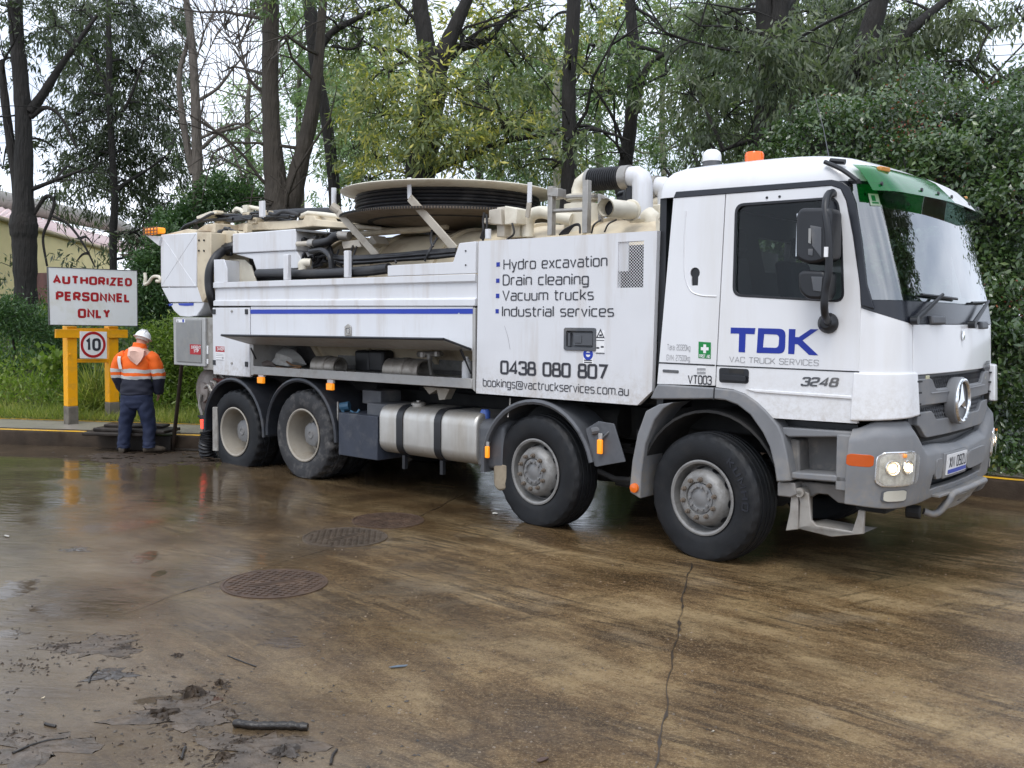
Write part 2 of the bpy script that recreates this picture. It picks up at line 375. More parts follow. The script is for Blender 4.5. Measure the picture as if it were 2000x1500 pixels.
    # silt left of the manholes, greyed by painted-in sky sheen, browner under the lorry's track
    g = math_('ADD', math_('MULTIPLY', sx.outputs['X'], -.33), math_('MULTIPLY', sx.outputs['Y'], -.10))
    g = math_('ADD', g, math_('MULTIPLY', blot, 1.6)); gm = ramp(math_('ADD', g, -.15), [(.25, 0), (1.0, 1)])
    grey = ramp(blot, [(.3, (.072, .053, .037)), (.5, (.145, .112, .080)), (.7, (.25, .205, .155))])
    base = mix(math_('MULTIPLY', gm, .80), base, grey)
        # wetness: thin water towards the gutter and in shallow pools
    wy = n.new('ShaderNodeMapRange'); wy.inputs['From Min'].default_value = 6.0; wy.inputs['From Max'].default_value = 9.5; l.new(sx.outputs['Y'], wy.inputs[0])
    wx = n.new('ShaderNodeMapRange'); wx.inputs['From Min'].default_value = 3.0; wx.inputs['From Max'].default_value = -1.0; l.new(sx.outputs['X'], wx.inputs[0])
    wet = math_('MULTIPLY', wy.outputs[0], 1.0); wetx = math_('MULTIPLY', wx.outputs[0], .68)
    pool = noise(mapping(.3, (.8, 1.3, 1)), .8, 6, .6, .3)
    pool2 = noise(mapping(0, (1, 1, 1)), 4.5, 6, .6)
    wv = math_('ADD', math_('MAXIMUM', wet, wetx), math_('MULTIPLY', math_('SUBTRACT', pool, .5), 2.3))
    for px, py, rx, ry in ((282, 1088, 30, 14), (20, 1152, 62, 26), (310, 1122, 20, 7), (100, 1188, 50, 11), (14, 1240, 46, 12), (560, 1255, 60, 14), (330, 1370, 80, 16)):
        c_ = G(px, py); wx_ = (G(px+rx, py)-G(px-rx, py)).length/2; wy_ = (G(px, py-ry)-G(px, py+ry)).length/2
        m = n.new('ShaderNodeMapping'); m.vector_type = 'TEXTURE'; m.inputs['Location'].default_value = (c_.x, c_.y, 0); m.inputs['Scale'].default_value = (wx_, wy_, 1); l.new(ws_.outputs[0] if False else tc.outputs['Object'], m.inputs[0])
        ln = n.new('ShaderNodeVectorMath'); ln.operation = 'LENGTH'; l.new(m.outputs[0], ln.inputs[0])
        dd = math_('SUBTRACT', math_('ADD', ln.outputs['Value'], math_('MULTIPLY', pool2, 2.6)), 1.3)
        mr = n.new('ShaderNodeMapRange'); mr.inputs['From Min'].default_value = 1.0; mr.inputs['From Max'].default_value = .55; l.new(dd, mr.inputs[0])
        wv = math_('MAXIMUM', wv, math_('MULTIPLY', mr.outputs[0], 1.35))
    sat = n.new('ShaderNodeMapRange'); sat.inputs['From Min'].default_value = .15; sat.inputs['From Max'].default_value = 1.1; l.new(wv, sat.inputs[0])
    base = mix(math_('MULTIPLY', sat.outputs[0], .62), base, (.030, .021, .013)); l.new(base, p.inputs['Base Color'])
    ro = n.new('ShaderNodeMapRange'); ro.inputs['From Min'].default_value = .0; ro.inputs['From Max'].default_value = 1.0; ro.clamp = True
    ro.inputs['To Min'].default_value = .27; ro.inputs['To Max'].default_value = .03; l.new(wv, ro.inputs[0])
    l.new(math_('ADD', ro.outputs[0], math_('MULTIPLY', math_('SUBTRACT', fine, .5), math_('MULTIPLY', ro.outputs[0], .8))), p.inputs['Roughness'])
    p.inputs['IOR'].default_value = 1.33; p.inputs['Specular IOR Level'].default_value = .5
    b1 = n.new('ShaderNodeBump'); b1.inputs['Strength'].default_value = .30; b1.inputs['Distance'].default_value = .012; l.new(fine, b1.inputs['Height'])
    rip = noise(mapping(-.15, (1.0, 4.5, 1)), 3.2, 4, .55, .6)
    b2 = n.new('ShaderNodeBump'); b2.inputs['Strength'].default_value = .16; b2.inputs['Distance'].default_value = .02; l.new(rip, b2.inputs['Height']); l.new(b1.outputs[0], b2.inputs['Normal'])
    dry = n.new('ShaderNodeMapRange'); dry.inputs['To Min'].default_value = .55; dry.inputs['To Max'].default_value = .02; l.new(wv, dry.inputs[0]); l.new(dry.outputs[0], b1.inputs['Strength'])
    l.new(b2.outputs[0], p.inputs['Normal']); return M_
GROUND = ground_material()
xs = sorted(set([round(v, 3) for v in list(np.arange(-8, 8.01, .5))+list(KX[::3])+[-60, -40, 40, 70]]))
mb = MB(); rows = []
for x in xs:
    ky = kerb_y(x); rows.append([(x, y, road_z(x, y)) for y in (-60, -20, 0, 4, 8)] + [(x, ky-d, road_z(x, ky-d)) for d in (1.9, 1.6, 1.3, 1.1, .9, .7, .4, 0, -.25)])
k = len(rows[0]); mb.add([p for r in rows for p in r], [(i*k+j, (i+1)*k+j, (i+1)*k+j+1, i*k+j+1) for i in range(len(rows)-1) for j in range(k-1)])
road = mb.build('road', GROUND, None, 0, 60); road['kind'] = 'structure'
# kerb, footpath and terrain follow one curve
def band(name, mt, offs, kind='structure', smooth=30):
    "strip along the kerb line; offs = [(distance, height above gutter level)]"
    L_ = [koff(d) for d, _ in offs]; mb = MB(); n_ = len(KERB); m_ = len(offs)
    vs = [(L_[j][i][0], L_[j][i][1], offs[j][1]+(GD*smoothstep(.2, -2.2, KERB[i][0]))) for i in range(n_) for j in range(m_)]
    mb.add(vs, [(i*m_+j, (i+1)*m_+j, (i+1)*m_+j+1, i*m_+j+1) for i in range(n_-1) for j in range(m_-1)])
    o = mb.build(name, mt, None, 0, smooth); o['kind'] = kind; return o
KERBM = mat('wet_kerb_concrete', (.040, .027, .017), .6, spec=.2, var=.3, scale=5, dirt=(.022, .014, .009), damt=.8, dscale=4, bump=.3)
PATHM = mat('wet_path_concrete', (.26, .235, .20), .3, var=.15, scale=2, dirt=(.10, .085, .065), damt=.8, dscale=1.5, bump=.25)
YLINE = mat('worn_yellow_line', srgb(222, 170, 40), .45, var=.15, scale=8, dirt=(.22, .18, .12), damt=1, dscale=7)
band('kerb', KERBM, [(0, -.06), (.02, .17), (.03, .19), (.05, .2), (.30, .205)])
band('kerb_line', YLINE, [(.055, .2048), (.16, .2068)])
band('footpath', PATHM, [(.30, .2), (1.25, .21)])
band('edge_line', YLINE, [(1.20, .2142), (1.27, .2148)])
def terr(x, y):
    d = y-kerb_y(x); rise = 1.35*smoothstep(1.6, 6.5, d)
    return .21+GD*smoothstep(.2, -2.2, x)+rise+.05*math.sin(x*1.9+y)*smoothstep(1.4, 2.5, d)+.04*math.sin(y*2.3-x*.7)*smoothstep(1.4, 2.5, d)
mb = MB(); offs = [1.25, 1.5, 2, 2.6, 3.3, 4.2, 5.2, 6.5, 8, 12, 20, 40, 90, 160]; rows = []
for x in list(np.arange(-50, 40.1, 1.0)): rows.append([(x*(1+max(0, d-8)/60), kerb_y(x)+d, terr(x, kerb_y(x)+d)) for d in offs])
k = len(offs); mb.add([p for r in rows for p in r], [(i*k+j, (i+1)*k+j, (i+1)*k+j+1, i*k+j+1) for i in range(len(rows)-1) for j in range(k-1)])
SOIL = mat('grassy_soil', (.055, .075, .03), .9, var=.4, scale=3, dirt=(.09, .07, .045), damt=.9, dscale=1.2, bump=.5)
tg = mb.build('grass_bank', SOIL, None, 0, 60); tg['kind'] = 'structure'
# joints in the concrete: narrow sunk seams filled with wet dirt
JOINT = mat('joint_dirt', (.038, .027, .018), .3, var=.3, scale=20)
def seam(pts, w0, w1, seed, lift=.004):
    random.seed(seed); mb = MB(); P_ = [G(*p) for p in pts]; Q_ = []
    for i in range(len(P_)-1):
        m_ = max(2, int((P_[i+1]-P_[i]).length/.06))
        Q_ += [P_[i].lerp(P_[i+1], j/m_) for j in range(m_)]
    vs = []
    for i, q in enumerate(Q_):
        t = (Q_[min(i+1, len(Q_)-1)]-Q_[max(0, i-1)]).normalized(); n_ = Vector((-t.y, t.x, 0)); wd = random.uniform(w0, w1)*(2.6 if random.random() < .10 else random.choice((.5, .8, 1, 1.3))); o = random.uniform(-1, 1)*w0*1.1+.008*math.sin(i*.23+seed)+.006*math.sin(i*.71)
        vs += [q+n_*(o-wd/2)+Vector((0, 0, lift)), q+n_*(o+wd/2)+Vector((0, 0, lift))]
    mb.add(vs, [(2*i, 2*i+2, 2*i+3, 2*i+1) for i in range(len(Q_)-1)])
    o = mb.build('expansion_joint', JOINT, None, 0, 0, fix=False); o['kind'] = 'structure'; return o
seam([(1350, 1100), (1330, 1190), (1318, 1262), (1305, 1360), (1288, 1440), (1276, 1500), (1268, 1560)], .004, .012, 2)
seam([(735, 1048), (560, 1095), (380, 1150), (230, 1205)], .004, .007, 3)
seam([(905, 965), (770, 1035)], .005, .008, 5)
LN = mat('faint_white_line', (.42, .38, .32), .4, var=.2, scale=9)

# ================================================================== TRUCK
truck = empty('vacuum_truck'); truck.matrix_world = TM
tag(truck, 'white eight wheeled vacuum truck with hose reel parked on the wet muddy road', 'truck')
def T(name, mb, mt, bevel=0, smooth=35, parent=None, **k): return mb.build(name, mt, parent or truck, bevel, smooth, **k)
# ---- stroke lettering (square rounded sign writer's face)
GL = {
 'a': (.55, ['P.05,.72 .55,.72 .55,0', 'P.55,.42 0,.42 0,0 .55,0']), 'b': (.55, ['P0,1 0,0 .55,0 .55,.72 0,.72']), 'c': (.5, ['P.5,.72 0,.72 0,0 .5,0']),
 'd': (.55, ['P.55,1 .55,0 0,0 0,.72 .55,.72']), 'e': (.55, ['P0,.36 .55,.36 .55,.72 0,.72 0,0 .53,0']), 'g': (.55, ['P.55,0 0,0 0,.72 .55,.72', 'P.55,.72 .55,-.26 .04,-.26']),
 'i': (.0, ['L0,0 0,.72', 'L0,.88 0,1']), 'k': (.5, ['L0,0 0,1', 'L0,.3 .16,.36 .48,.72', 'L.16,.36 .52,0']), 'l': (.0, ['L0,0 0,1']),
 'm': (.9, ['P0,0 0,.72 .45,.72 .45,0', 'P.45,.72 .9,.72 .9,0']), 'n': (.53, ['P0,0 0,.72 .53,.72 .53,0']), 'o': (.56, ['C0,0 .56,0 .56,.72 0,.72']),
 'r': (.32, ['P0,0 0,.72 .34,.72']), 's': (.5, ['P.49,.72 0,.72 0,.38 .5,.36 .5,0 0,0']), 't': (.34, ['P.1,.95 .1,0 .36,0', 'L-.03,.72 .34,.72']),
 'u': (.53, ['P0,.72 0,0 .53,0 .53,.72']), 'v': (.52, ['L0,.72 .26,0 .52,.72']), 'x': (.5, ['L0,0 .5,.72', 'L0,.72 .5,0']), 'y': (.53, ['P0,.72 .27,0', 'L.53,.72 .2,-.27 .04,-.27']),
 'H': (.68, ['L0,0 0,1', 'L.68,0 .68,1', 'L0,.52 .68,.52']), 'D': (.64, ['L0,0 0,1', 'L0,1 .36,1 .52,.94 .62,.80 .64,.62 .64,.38 .62,.20 .52,.06 .36,0 0,0']), 'V': (.7, ['L0,1 .35,0 .7,1']), 'I': (0, ['L0,0 0,1']), 'A': (.7, ['L0,0 .35,1 .7,0', 'L.12,.32 .58,.32']),
 'C': (.64, ['P.64,.75 .64,1 0,1 0,0 .64,0 .64,.25']), 'T': (.66, ['L0,1 .66,1', 'L.33,1 .33,0']), 'R': (.64, ['L0,0 0,1', 'P0,1 .62,1 .62,.48 0,.48', 'L.3,.48 .64,0']), 'U': (.66, ['P0,1 0,0 .66,0 .66,1']),
 'K': (.64, ['L0,0 0,1', 'L0,.45 .2,.5 .6,1', 'L.2,.5 .66,0']), 'S': (.62, ['P.62,.78 .62,1 0,1 0,.55 .62,.5 .62,0 0,0 0,.22']), 'E': (.56, ['L.56,0 0,0 0,1 .56,1', 'L0,.52 .5,.52']),
 'M': (.8, ['L0,0 0,1 .4,.3 .8,1 .8,0']), 'O': (.7, ['C0,0 .7,0 .7,1 0,1']), 'X': (.6, ['L0,0 .6,1', 'L0,1 .6,0']), 'N': (.62, ['L0,0 0,1 .62,0 .62,1']), 'Z': (.58, ['L0,1 .58,1 0,0 .58,0']), 'F': (.54, ['L0,0 0,1 .54,1', 'L0,.52 .48,.52']), 'Y': (.6, ['L0,1 .3,.5 .6,1', 'L.3,.5 .3,0']), 'P': (.6, ['L0,0 0,1', 'P0,1 .6,1 .6,.46 0,.46']), 'G': (.64, ['P.64,.78 .64,1 0,1 0,0 .64,0 .64,.46 .36,.46']), 'L': (.5, ['L0,1 0,0 .5,0']),
 '0': (.58, ['C0,0 .58,0 .58,1 0,1']), '1': (.2, ['L0,.8 .2,1 .2,0']), '2': (.56, ['P0,.8 0,1 .56,1 .56,.52 0,.42 0,0 .58,0']), '3': (.56, ['P0,.8 0,1 .56,1 .56,.52 .2,.52', 'P.2,.52 .58,.52 .58,0 0,0 0,.2']), '4': (.62, ['L.48,0 .48,1 0,.25 .64,.25']), '5': (.56, ['P.54,1 .04,1 0,.55 .57,.58 .57,0 0,0 0,.18']),
 '7': (.56, ['L0,1 .58,1 .2,0']), '8': (.56, ['C.03,.52 .53,.52 .53,1 .03,1', 'C0,0 .58,0 .58,.52 0,.52']), '9': (.56, ['P.57,.5 0,.48 0,1 .57,1 .57,0 .02,0']), '6': (.56, ['P.54,1 0,1 0,0 .57,0 .57,.55 0,.55']),
 '@': (.95, ['P.95,.05 .9,-.1 0,-.1 0,.85 .95,.85 .95,.2 .7,.2 .7,.6 .3,.6 .3,.2 .7,.2']), '.': (0.04, ['L0,0 0.06,0']), ' ': (.3, []), ':': (0, ['L0,0 0,.1', 'L0,.5 0,.6'])}
def strokes(text, wt, gap=.22, rad=.15):
    "2-D quads of a text, cap height 1, starting at x = 0; returns (polys, width)"
    x = 0; P = []
    for ch in text:
        gw, st = GL[ch]
        for s in st:
            pts = [tuple(float(v) for v in q.split(',')) for q in s[1:].split()]
            closed = s[0] == 'C'
            if s[0] in 'PC':
                o = []; k = len(pts)
                for i in range(k):
                    if not closed and i in (0, k-1): o.append(pts[i]); continue
                    p = Vector(pts[i]); a = Vector(pts[i-1])-p; b = Vector(pts[(i+1) % k])-p
                    d = min(rad, a.length*.48, b.length*.48); A = p+a.normalized()*d; B = p+b.normalized()*d
                    for j in range(4):
                        t = j/3; q = A*(1-t)**2+p*2*t*(1-t)+B*t*t; o.append((q.x, q.y))
                pts = o
            pts = [Vector(p) for p in pts]; q = [pts[0]]
            for p in pts[1:]:
                if (p-q[-1]).length > 1e-4: q.append(p)
            pts = q; k = len(pts); L_ = []; R_ = []
            for i in range(k):
                a = pts[i]-pts[i-1] if (i > 0 or closed) else pts[1]-pts[0]
                b = pts[(i+1) % k]-pts[i] if (i < k-1 or closed) else a
                a = a.normalized(); b = b.normalized(); t = (a+b)
                t = t.normalized() if t.length > .1 else a
                nrm = Vector((-t.y, t.x)); mit = min(1.8, 1/max(.4, t.dot(a)))
                p = pts[i]
                if not closed and i == 0: p = p - t*wt*.0
                L_.append(p+nrm*wt*mit/2); R_.append(p-nrm*wt*mit/2)
            for i in range(k if closed else k-1):
                j = (i+1) % k
                P.append([(x+v.x, v.y) for v in (L_[i], R_[i], R_[j], L_[j])])
        x += gw+gap
    return P, x-gap
def letter(name, text, mt, fn, wt=.1, gap=.22, rad=.15, width=None, parent=None, label=None, slant=0):
    "fn(u, v) maps lettering space (u along, v up, both in cap heights; u scaled to 0..1 if width) to a 3-D point"
    P, wd = strokes(text, wt, gap, rad); mb = MB()
    for k, q in enumerate(P):   # strokes that cross lie a hair's breadth apart
        V_ = [Vector(fn(((u+slant*v)/wd if width else u), v)) for u, v in q]; n_ = (V_[1]-V_[0]).cross(V_[2]-V_[0])
        n_ = n_.normalized() if n_.length > 1e-12 else Vector(); mb.add([p+n_*(.00016*(k % 7)) for p in V_], [(0, 1, 2, 3)])
    return mb.build(name, mt, parent or truck, 0, 0, fix=False, label=label)
def side_text(name, text, mt, p0, p1, cap, y=-1.2545, parent=None, **k):
    "text between two traced baseline points on the truck's side; cap = cap height in metres"
    a = S(*p0, y); b = S(*p1, y)
    f = lambda u, v: (a[0]+(b[0]-a[0])*u, y, a[1]+(b[1]-a[1])*u+v*cap)
    return letter(name, text, mt, f, width=True, parent=parent, **k)
def sideplate(name, pts, y0, y1, mt, holes=(), bevel=.006, parent=None, seg=2, **k):
    return T(name, MB().prism(pts, y0, y1, 'y', holes), mt, bevel, parent=parent, seg=seg, **k)

# ---- wheels
RNUT = mat('rusty_nuts', (.15, .125, .10), .6, .2, var=.2, dirt=(.10, .06, .035), damt=.8, dscale=12)
def make_wheel(kind, rub, steer, loc, letters=False):
    wh = empty('wheel', loc, truck, rz=steer)
    n = 112; k = .515
    prof = [(.292, -.135), (.315, -.15), (.36, -.158), (.41, -.160), (.45, -.156), (.480, -.150), (.497, -.138), (.508, -.118), (.510, -.085), (.500, -.082), (.500, -.072), (.513, -.069), (.515, -.03), (.503, -.027), (.503, -.015), (.515, -.012)]
    prof = prof + [(r, -h) for r, h in reversed(prof)]; L_ = len(prof)
    deep = kind == 'drive'
    def mod(i, j):
        ii = min(i, L_-1-i)
        if ii == 6: return .982 if (j//2) % 2 else 1
        if deep and ii in (7, 8, 11, 12): return .972 if ((j//2)+(1 if i > L_/2 else 0)) % 2 else 1
        return 1
    mb = MB().lathe(prof, n=n, close=True, mod=mod)
    flat = -.484
    mb.v = [(x*(1 if z > -.4 else 1+.02*(-.4-z)/.1), y*(1 if z > -.38 else 1+.10*min(1, (-.38-z)/.1)), max(z, flat)) for x, y, z in mb.v]
    T('tyre', mb, rub, smooth=30, parent=wh)
    if kind == 'steer':
        rp_ = [(.292, -.145), (.300, -.150), (.300, -.155), (.288, -.158), (.272, -.150), (.264, -.10), (.258, -.05), (.252, -.045), (.238, -.07), (.222, -.125), (.200, -.165), (.186, -.178), (.165, -.183), (.130, -.180), (.126, -.162), (.10, -.16)]
        d = T('rim', MB().lathe(rp_, n=48, caps=False), RIMM, smooth=35, parent=wh)
        hb = MB().lathe([(.124, -.15), (.118, -.172), (.10, -.178), (.085, -.178), (.082, -.168), (.064, -.168), (.05, -.176), (.0, -.177)], n=40)
        T('hub', hb, HUBM, smooth=30, parent=wh)
        if loc[1] < 0:
            def ring_of(name, mb, mt, n_, ph, rad_, y):
                o = None
                for j in range(n_):
                    a = 2*math.pi*(j+ph)/n_
                    if o is None: o = q = T(name, mb, mt, smooth=30, parent=wh)
                    else: q = copy_obj(o, wh)
                    q.location = (rad_*math.cos(a), y, rad_*math.sin(a)); q.rotation_euler = (0, -a, 0)
            ring_of('wheel_nut', MB().lathe([(.019, 0), (.019, -.018), (.013, -.02), (.012, -.036), (.0, -.037)], n=7), RNUT, 10, .35, .152, -.182)
            ring_of('hub_bolt', MB().lathe([(.013, 0), (.012, -.016), (.0, -.017)], n=7), HUBM, 10, .1, .092, -.176)
            sl_ = Vector((.28, .96, 0)); hm_ = MB().add([Vector((.0043, 0, 0))*.96+Vector((0, -.0012, 0))+Vector((0, 0, .033*math.cos(q*math.pi/6)))+sl_*.024*math.sin(q*math.pi/6) for q in range(12)], [tuple(range(12))])
            ring_of('hand_hole', hm_, BLACKPL, 10, .85, .2305, -.0965)
        T('brake_drum', MB().lathe([(.2, .0), (.21, .1), (.21, .16)], n=24), DARK, parent=wh)
    else:
        rp_ = [(.292, -.145), (.302, -.150), (.302, -.156), (.290, -.160), (.276, -.150), (.268, -.10), (.262, .02), (.258, .10), (.250, .128), (.235, .134), (.12, .14)]
        T('rim', MB().lathe(rp_, n=48, caps=False), mat('worn_cream_rim', (.37, .335, .28), .5, .1, var=.12, dirt=(.2, .15, .1), damt=.8, dscale=6, bump=.2) if 'worn_cream_rim' not in bpy.data.materials else bpy.data.materials['worn_cream_rim'], smooth=35, parent=wh)
        hb = MB().lathe([(.142, .138), (.140, .02), (.134, -.02), (.128, -.028), (.118, -.034), (.05, -.044), (.046, -.052), (.03, -.053), (.026, -.046), (.0, -.046)], n=40, mod=lambda i, j: (1.06 if (j % 8) in (0, 1) else 1) if i in (1, 2, 3) else 1)
        T('hub', hb, HUBM, smooth=30, parent=wh)
        vb = MB()
        for j in range(8):
            a = 2*math.pi*(j+.2)/8; c, s_ = math.cos(a), math.sin(a)
            vb.add([(.20*c+.03*math.cos(q*math.pi/6)*-s_+.02*math.sin(q*math.pi/6)*c, .1335, .20*s_+.03*math.cos(q*math.pi/6)*c+.02*math.sin(q*math.pi/6)*s_) for q in range(12)], [tuple(range(12))])
        T('hand_hole', vb, BLACKPL, smooth=0, parent=wh)
        inner = MB().lathe([(r, h+.34) for r, h in prof], n=64, close=True)
        inner.v = [(x, y, max(z, flat)) for x, y, z in inner.v]
        T('inner_tyre', inner, RUBBER, smooth=30, parent=wh)
    if letters:
        def arc(a0, rad, cap):
            return lambda u, v: (lambda a, r: (r*math.cos(a), -.1625-.0015*(1-abs(r-.41)/.05), r*math.sin(a)))(a0-u*1.0, rad+v*cap)
        letter('lettering', 'KUMHO', BLACKTR, arc(R(52), .385, .05), wt=.2, gap=.45, width=True, parent=wh)
    return wh
AX = [(0, 'steer', RUBBER, R(-6.6), .487), (-1.7, 'steer', RUBBER, R(-5.2), .510), (-5.1, 'drive', RUBMUD, 0, .556), (-6.45, 'drive', RUBBER, 0, .485)]
for x, kind, rub, st, z in AX:
    make_wheel(kind, rub, st, (x, -1.075, z), letters=(x == 0))
    o = make_wheel(kind, rub, st+math.pi, (x, 1.075, z))
    T('axle', MB().tube([(x, -.9, z), (x, .9, z)], .09, 10).lathe([(.0, -.3), (.2, -.25), (.24, 0), (.2, .25), (0, .3)], (x, 0, z), n=16), DARK)

# ---- chassis
ch = MB()
for y in (-.42, .42): ch.box(-8.0, 1.3, y-.04, y+.04, .78, 1.08)
for x in (-7.8, -5.8, -4.3, -3, -2.4, -.8, .6): ch.box(x-.06, x+.06, -.42, .42, .82, 1.02)
T('chassis', ch, DARK)
sb = MB()
for x in (0, -1.7):
    for y in (-.5, .5):
        for k in range(3): sb.box(x-.75+.1*k, x+.75-.1*k, y-.04, y+.04, .66+.03*k, .685+.03*k)
T('leaf_spring', sb, DARK)
ub = MB().box(-4.2, -2.2, -.30, .9, .55, 1.12).box(-2.5, -1.0, -.3, .8, .75, 1.15).box(.5, 1.2, -.8, .8, .55, 1.1).box(-.6, .7, -.75, .75, .95, 1.35).box(-7, -4.4, -.75, .75, 1.05, 1.16).box(-2.4, -.5, -1.0, 1.0, 1.17, 1.30)
T('engine_underside', ub, DARK, .02)
tr = MB().tube([(-1.15, -.75, .42), (.0, -.8, .40)], .03, 8).tube([(-1.5, -.95, .62), (-1.0, -1.0, .50), (-.55, -1.0, .52)], .025, 8).tube([(-.75, -1.0, .95), (-.72, -.98, .42)], .03, 8)
T('steering_rod', tr, DARK)

# ---- lockers and panels on the camera side (and plain twins on the far side)
PT = poly(lambda a, b: (a, b), [(935, 471), (1283.5, 450.5), (1273, 764), (1244.5, 791.5), (930, 768)])
g0 = S(1206, 562, -1.25); g1 = S(1257.5, 470, -1.25)
gx0, gz0, gx1, gz1 = g0[0], g0[1]-.0, g1[0], g1[1]
hole = [(gx0, gz0), (gx1, gz0), (gx1, gz1), (gx0, gz1)]
hx0, hz0 = S(1105, 680.5); hx1, hz1 = S(1162, 644)
hhole = rrect(hx0, hz0, hx1, hz1, .015)
pnl = sideplate('side_panel', PT, -1.25, -1.20, WHITE2, [hole, hhole], 0)
# punched grille: a sheet with real holes
nx, nz = 9, 15; dx, dz = (gx1-gx0)/nx, (gz1-gz0)/nz; mb = MB()
for i in range(nx):
    for j in range(nz):
        for (ox, oz) in ((.25, .25), (.75, .75)):
            cx, cz = gx0+(i+ox)*dx, gz0+(j+oz)*dz; hw, hh = dx*.25, dz*.25
            cell = [(cx-dx*.5*.5-(0), cz)]
            sq = [(cx+dx*.5*a, cz+dz*.5*b) for a, b in ((1, 0), (.5, .5), (0, 1), (-.5, .5), (-1, 0), (-.5, -.5), (0, -1), (.5, -.5))]
            sq = [(min(gx1, max(gx0, x)), min(gz1, max(gz0, z))) for x, z in sq]
            rr_ = min(dx, dz)*.36
            ins = [(cx+rr_*math.cos(q*math.pi/4), cz+rr_*math.sin(q*math.pi/4)) for q in range(8)]
            vs = [(x, -1.247, z) for x, z in sq] + [(x, -1.247, z) for x, z in ins]
            mb.add(vs, [(q, (q+1) % 8, 8+(q+1) % 8, 8+q) for q in range(8)])
T('punched_grille', mb, WHITE2, smooth=0, parent=pnl, fix=False)
bx = gx0+(gx1-gx0)*.38
T('grille_backing', MB().box(gx0-.02, bx, -1.236, -1.23, gz0+(gz1-gz0)*.36, gz1+.02), WHITE2, parent=pnl)
T('panel_inside', MB().box(-2.40, -.66, -1.19, -.9, 1.18, 1.7).box(-1.0, -.6, -1.1, -.9, 1.7, 2.5), DARK)
# latch set in the panel
lt = MB().prism(rrect(hx0-.015, hz0-.015, hx1+.015, hz1+.015, .02), -1.262, -1.240, 'y', [rrect(hx0+.01, hz0+.012, hx1-.012, hz1-.012, .012)])
lt.box(hx0+.0, hx1, -1.225, -1.22, hz0, hz1).box(hx0+.08, hx1-.025, -1.25, -1.224, hz0+.03, hz1-.03).box(hx0+.10, hx0+.17, -1.256, -1.25, hz0+.05, hz1-.05).box(hx0+.02, hx0+.045, -1.25, -1.224, hz0+.02, hz1-.03)
T('latch', lt, GREYPL2, .004, parent=pnl)
Yt = -1.2535
for txt, p0, p1, c0 in (('Hydro excavation', (300, 652), (880, 632), (300, 597)), ('Drain cleaning', (296, 740), (775, 735), (296, 684)), ('Vacuum trucks', (294, 826), (803, 822), (294, 772)), ('Industrial services', (292, 915), (917, 916), (292, 862))):
    a = S(*Z5(*p0), Yt); c = S(*Z5(*c0), Yt)
    side_text('lettering', txt, INK, Z5(*p0), Z5(*p1), c[1]-a[1], Yt, pnl, wt=.118)
for (x0, y0, x1, y1) in ((258, 612, 277, 637), (256, 704, 275, 728), (255, 789, 274, 814), (253, 876, 271, 900)):
    a = S(*Z5(x0, y1), Yt); b = S(*Z5(x1, y0), Yt); T('bullet_mark', MB().box(a[0], b[0], Yt, Yt+.002, a[1], b[1]), NAVYV, parent=pnl)
side_text('lettering', '0438 080 807', INK, Z5(285, 1237), Z5(876, 1267), .108, Yt, pnl, wt=.19)
side_text('lettering', 'bookings@vactruckservices.com.au', INK, Z5(183, 1309), Z5(1001, 1363), .072, Yt, pnl, wt=.115)
a = S(*Z5(820, 1120), Yt); b = S(*Z5(868, 1000), Yt); st = T('sticker', MB().box(a[0], b[0], Yt, -1.249, a[1], b[1]), WHITEV, parent=pnl)
def circ(cx, cz, r, n=20): return [(cx+r*math.cos(2*math.pi*k/n), cz+r*math.sin(2*math.pi*k/n)) for k in range(n)]
mx_, mz_ = (a[0]+b[0])/2, (a[1]+b[1])/2; hh = (b[1]-a[1])
T('sticker_mark', MB().prism([(mx_-.045, mz_+.03), (mx_+.045, mz_+.03), (mx_, mz_+.11)], Yt-.0005, Yt+.001, 'y', [[(mx_-.028, mz_+.04), (mx_+.028, mz_+.04), (mx_, mz_+.09)]]).box(mx_-.012, mx_+.016, Yt-.0005, Yt+.001, mz_+.045, mz_+.062).box(mx_-.04, mx_+.04, Yt-.0005, Yt+.001, mz_+.008, mz_+.015).box(mx_-.04, mx_-.01, Yt-.0005, Yt+.001, mz_-.06, mz_-.045).box(mx_+.005, mx_+.035, Yt-.0005, Yt+.001, mz_-.05, mz_-.035).box(mx_-.045, mx_+.045, Yt-.0005, Yt+.001, mz_-.1, mz_-.095), INK, parent=pnl, smooth=0)
a = S(*Z5(746, 1187), Yt); b = S(*Z5(804, 1103), Yt); T('sticker', MB().box(a[0], b[0], Yt, -1.249, a[1], b[1]), WHITEV, parent=pnl)
cx, cz = S(*Z5(775, 1130), Yt)
T('sticker_mark', MB().prism(circ(cx, cz, .052), Yt-.0006, Yt+.001, 'y', [circ(cx, cz, .025, 12)]).box(cx-.03, cx+.03, Yt-.0009, Yt+.001, cz-.004, cz+.012), BLUEV, parent=pnl, smooth=0)
T('sticker_mark', MB().box(a[0]+.012, b[0]-.012, Yt-.0006, Yt+.001, a[1]+.012, a[1]+.022).box(a[0]+.012, b[0]-.012, Yt-.0006, Yt+.001, a[1]+.03, a[1]+.04), INK, parent=pnl, smooth=0)
sc = S3(*Z5(303, 970), -1.2515), S3(*Z5(322, 1030), -1.2515), S3(*Z5(335, 1103), -1.2515)
T('scratch', MB().tube(catmull(sc, 4), .0022, 4), GREYV, parent=pnl)

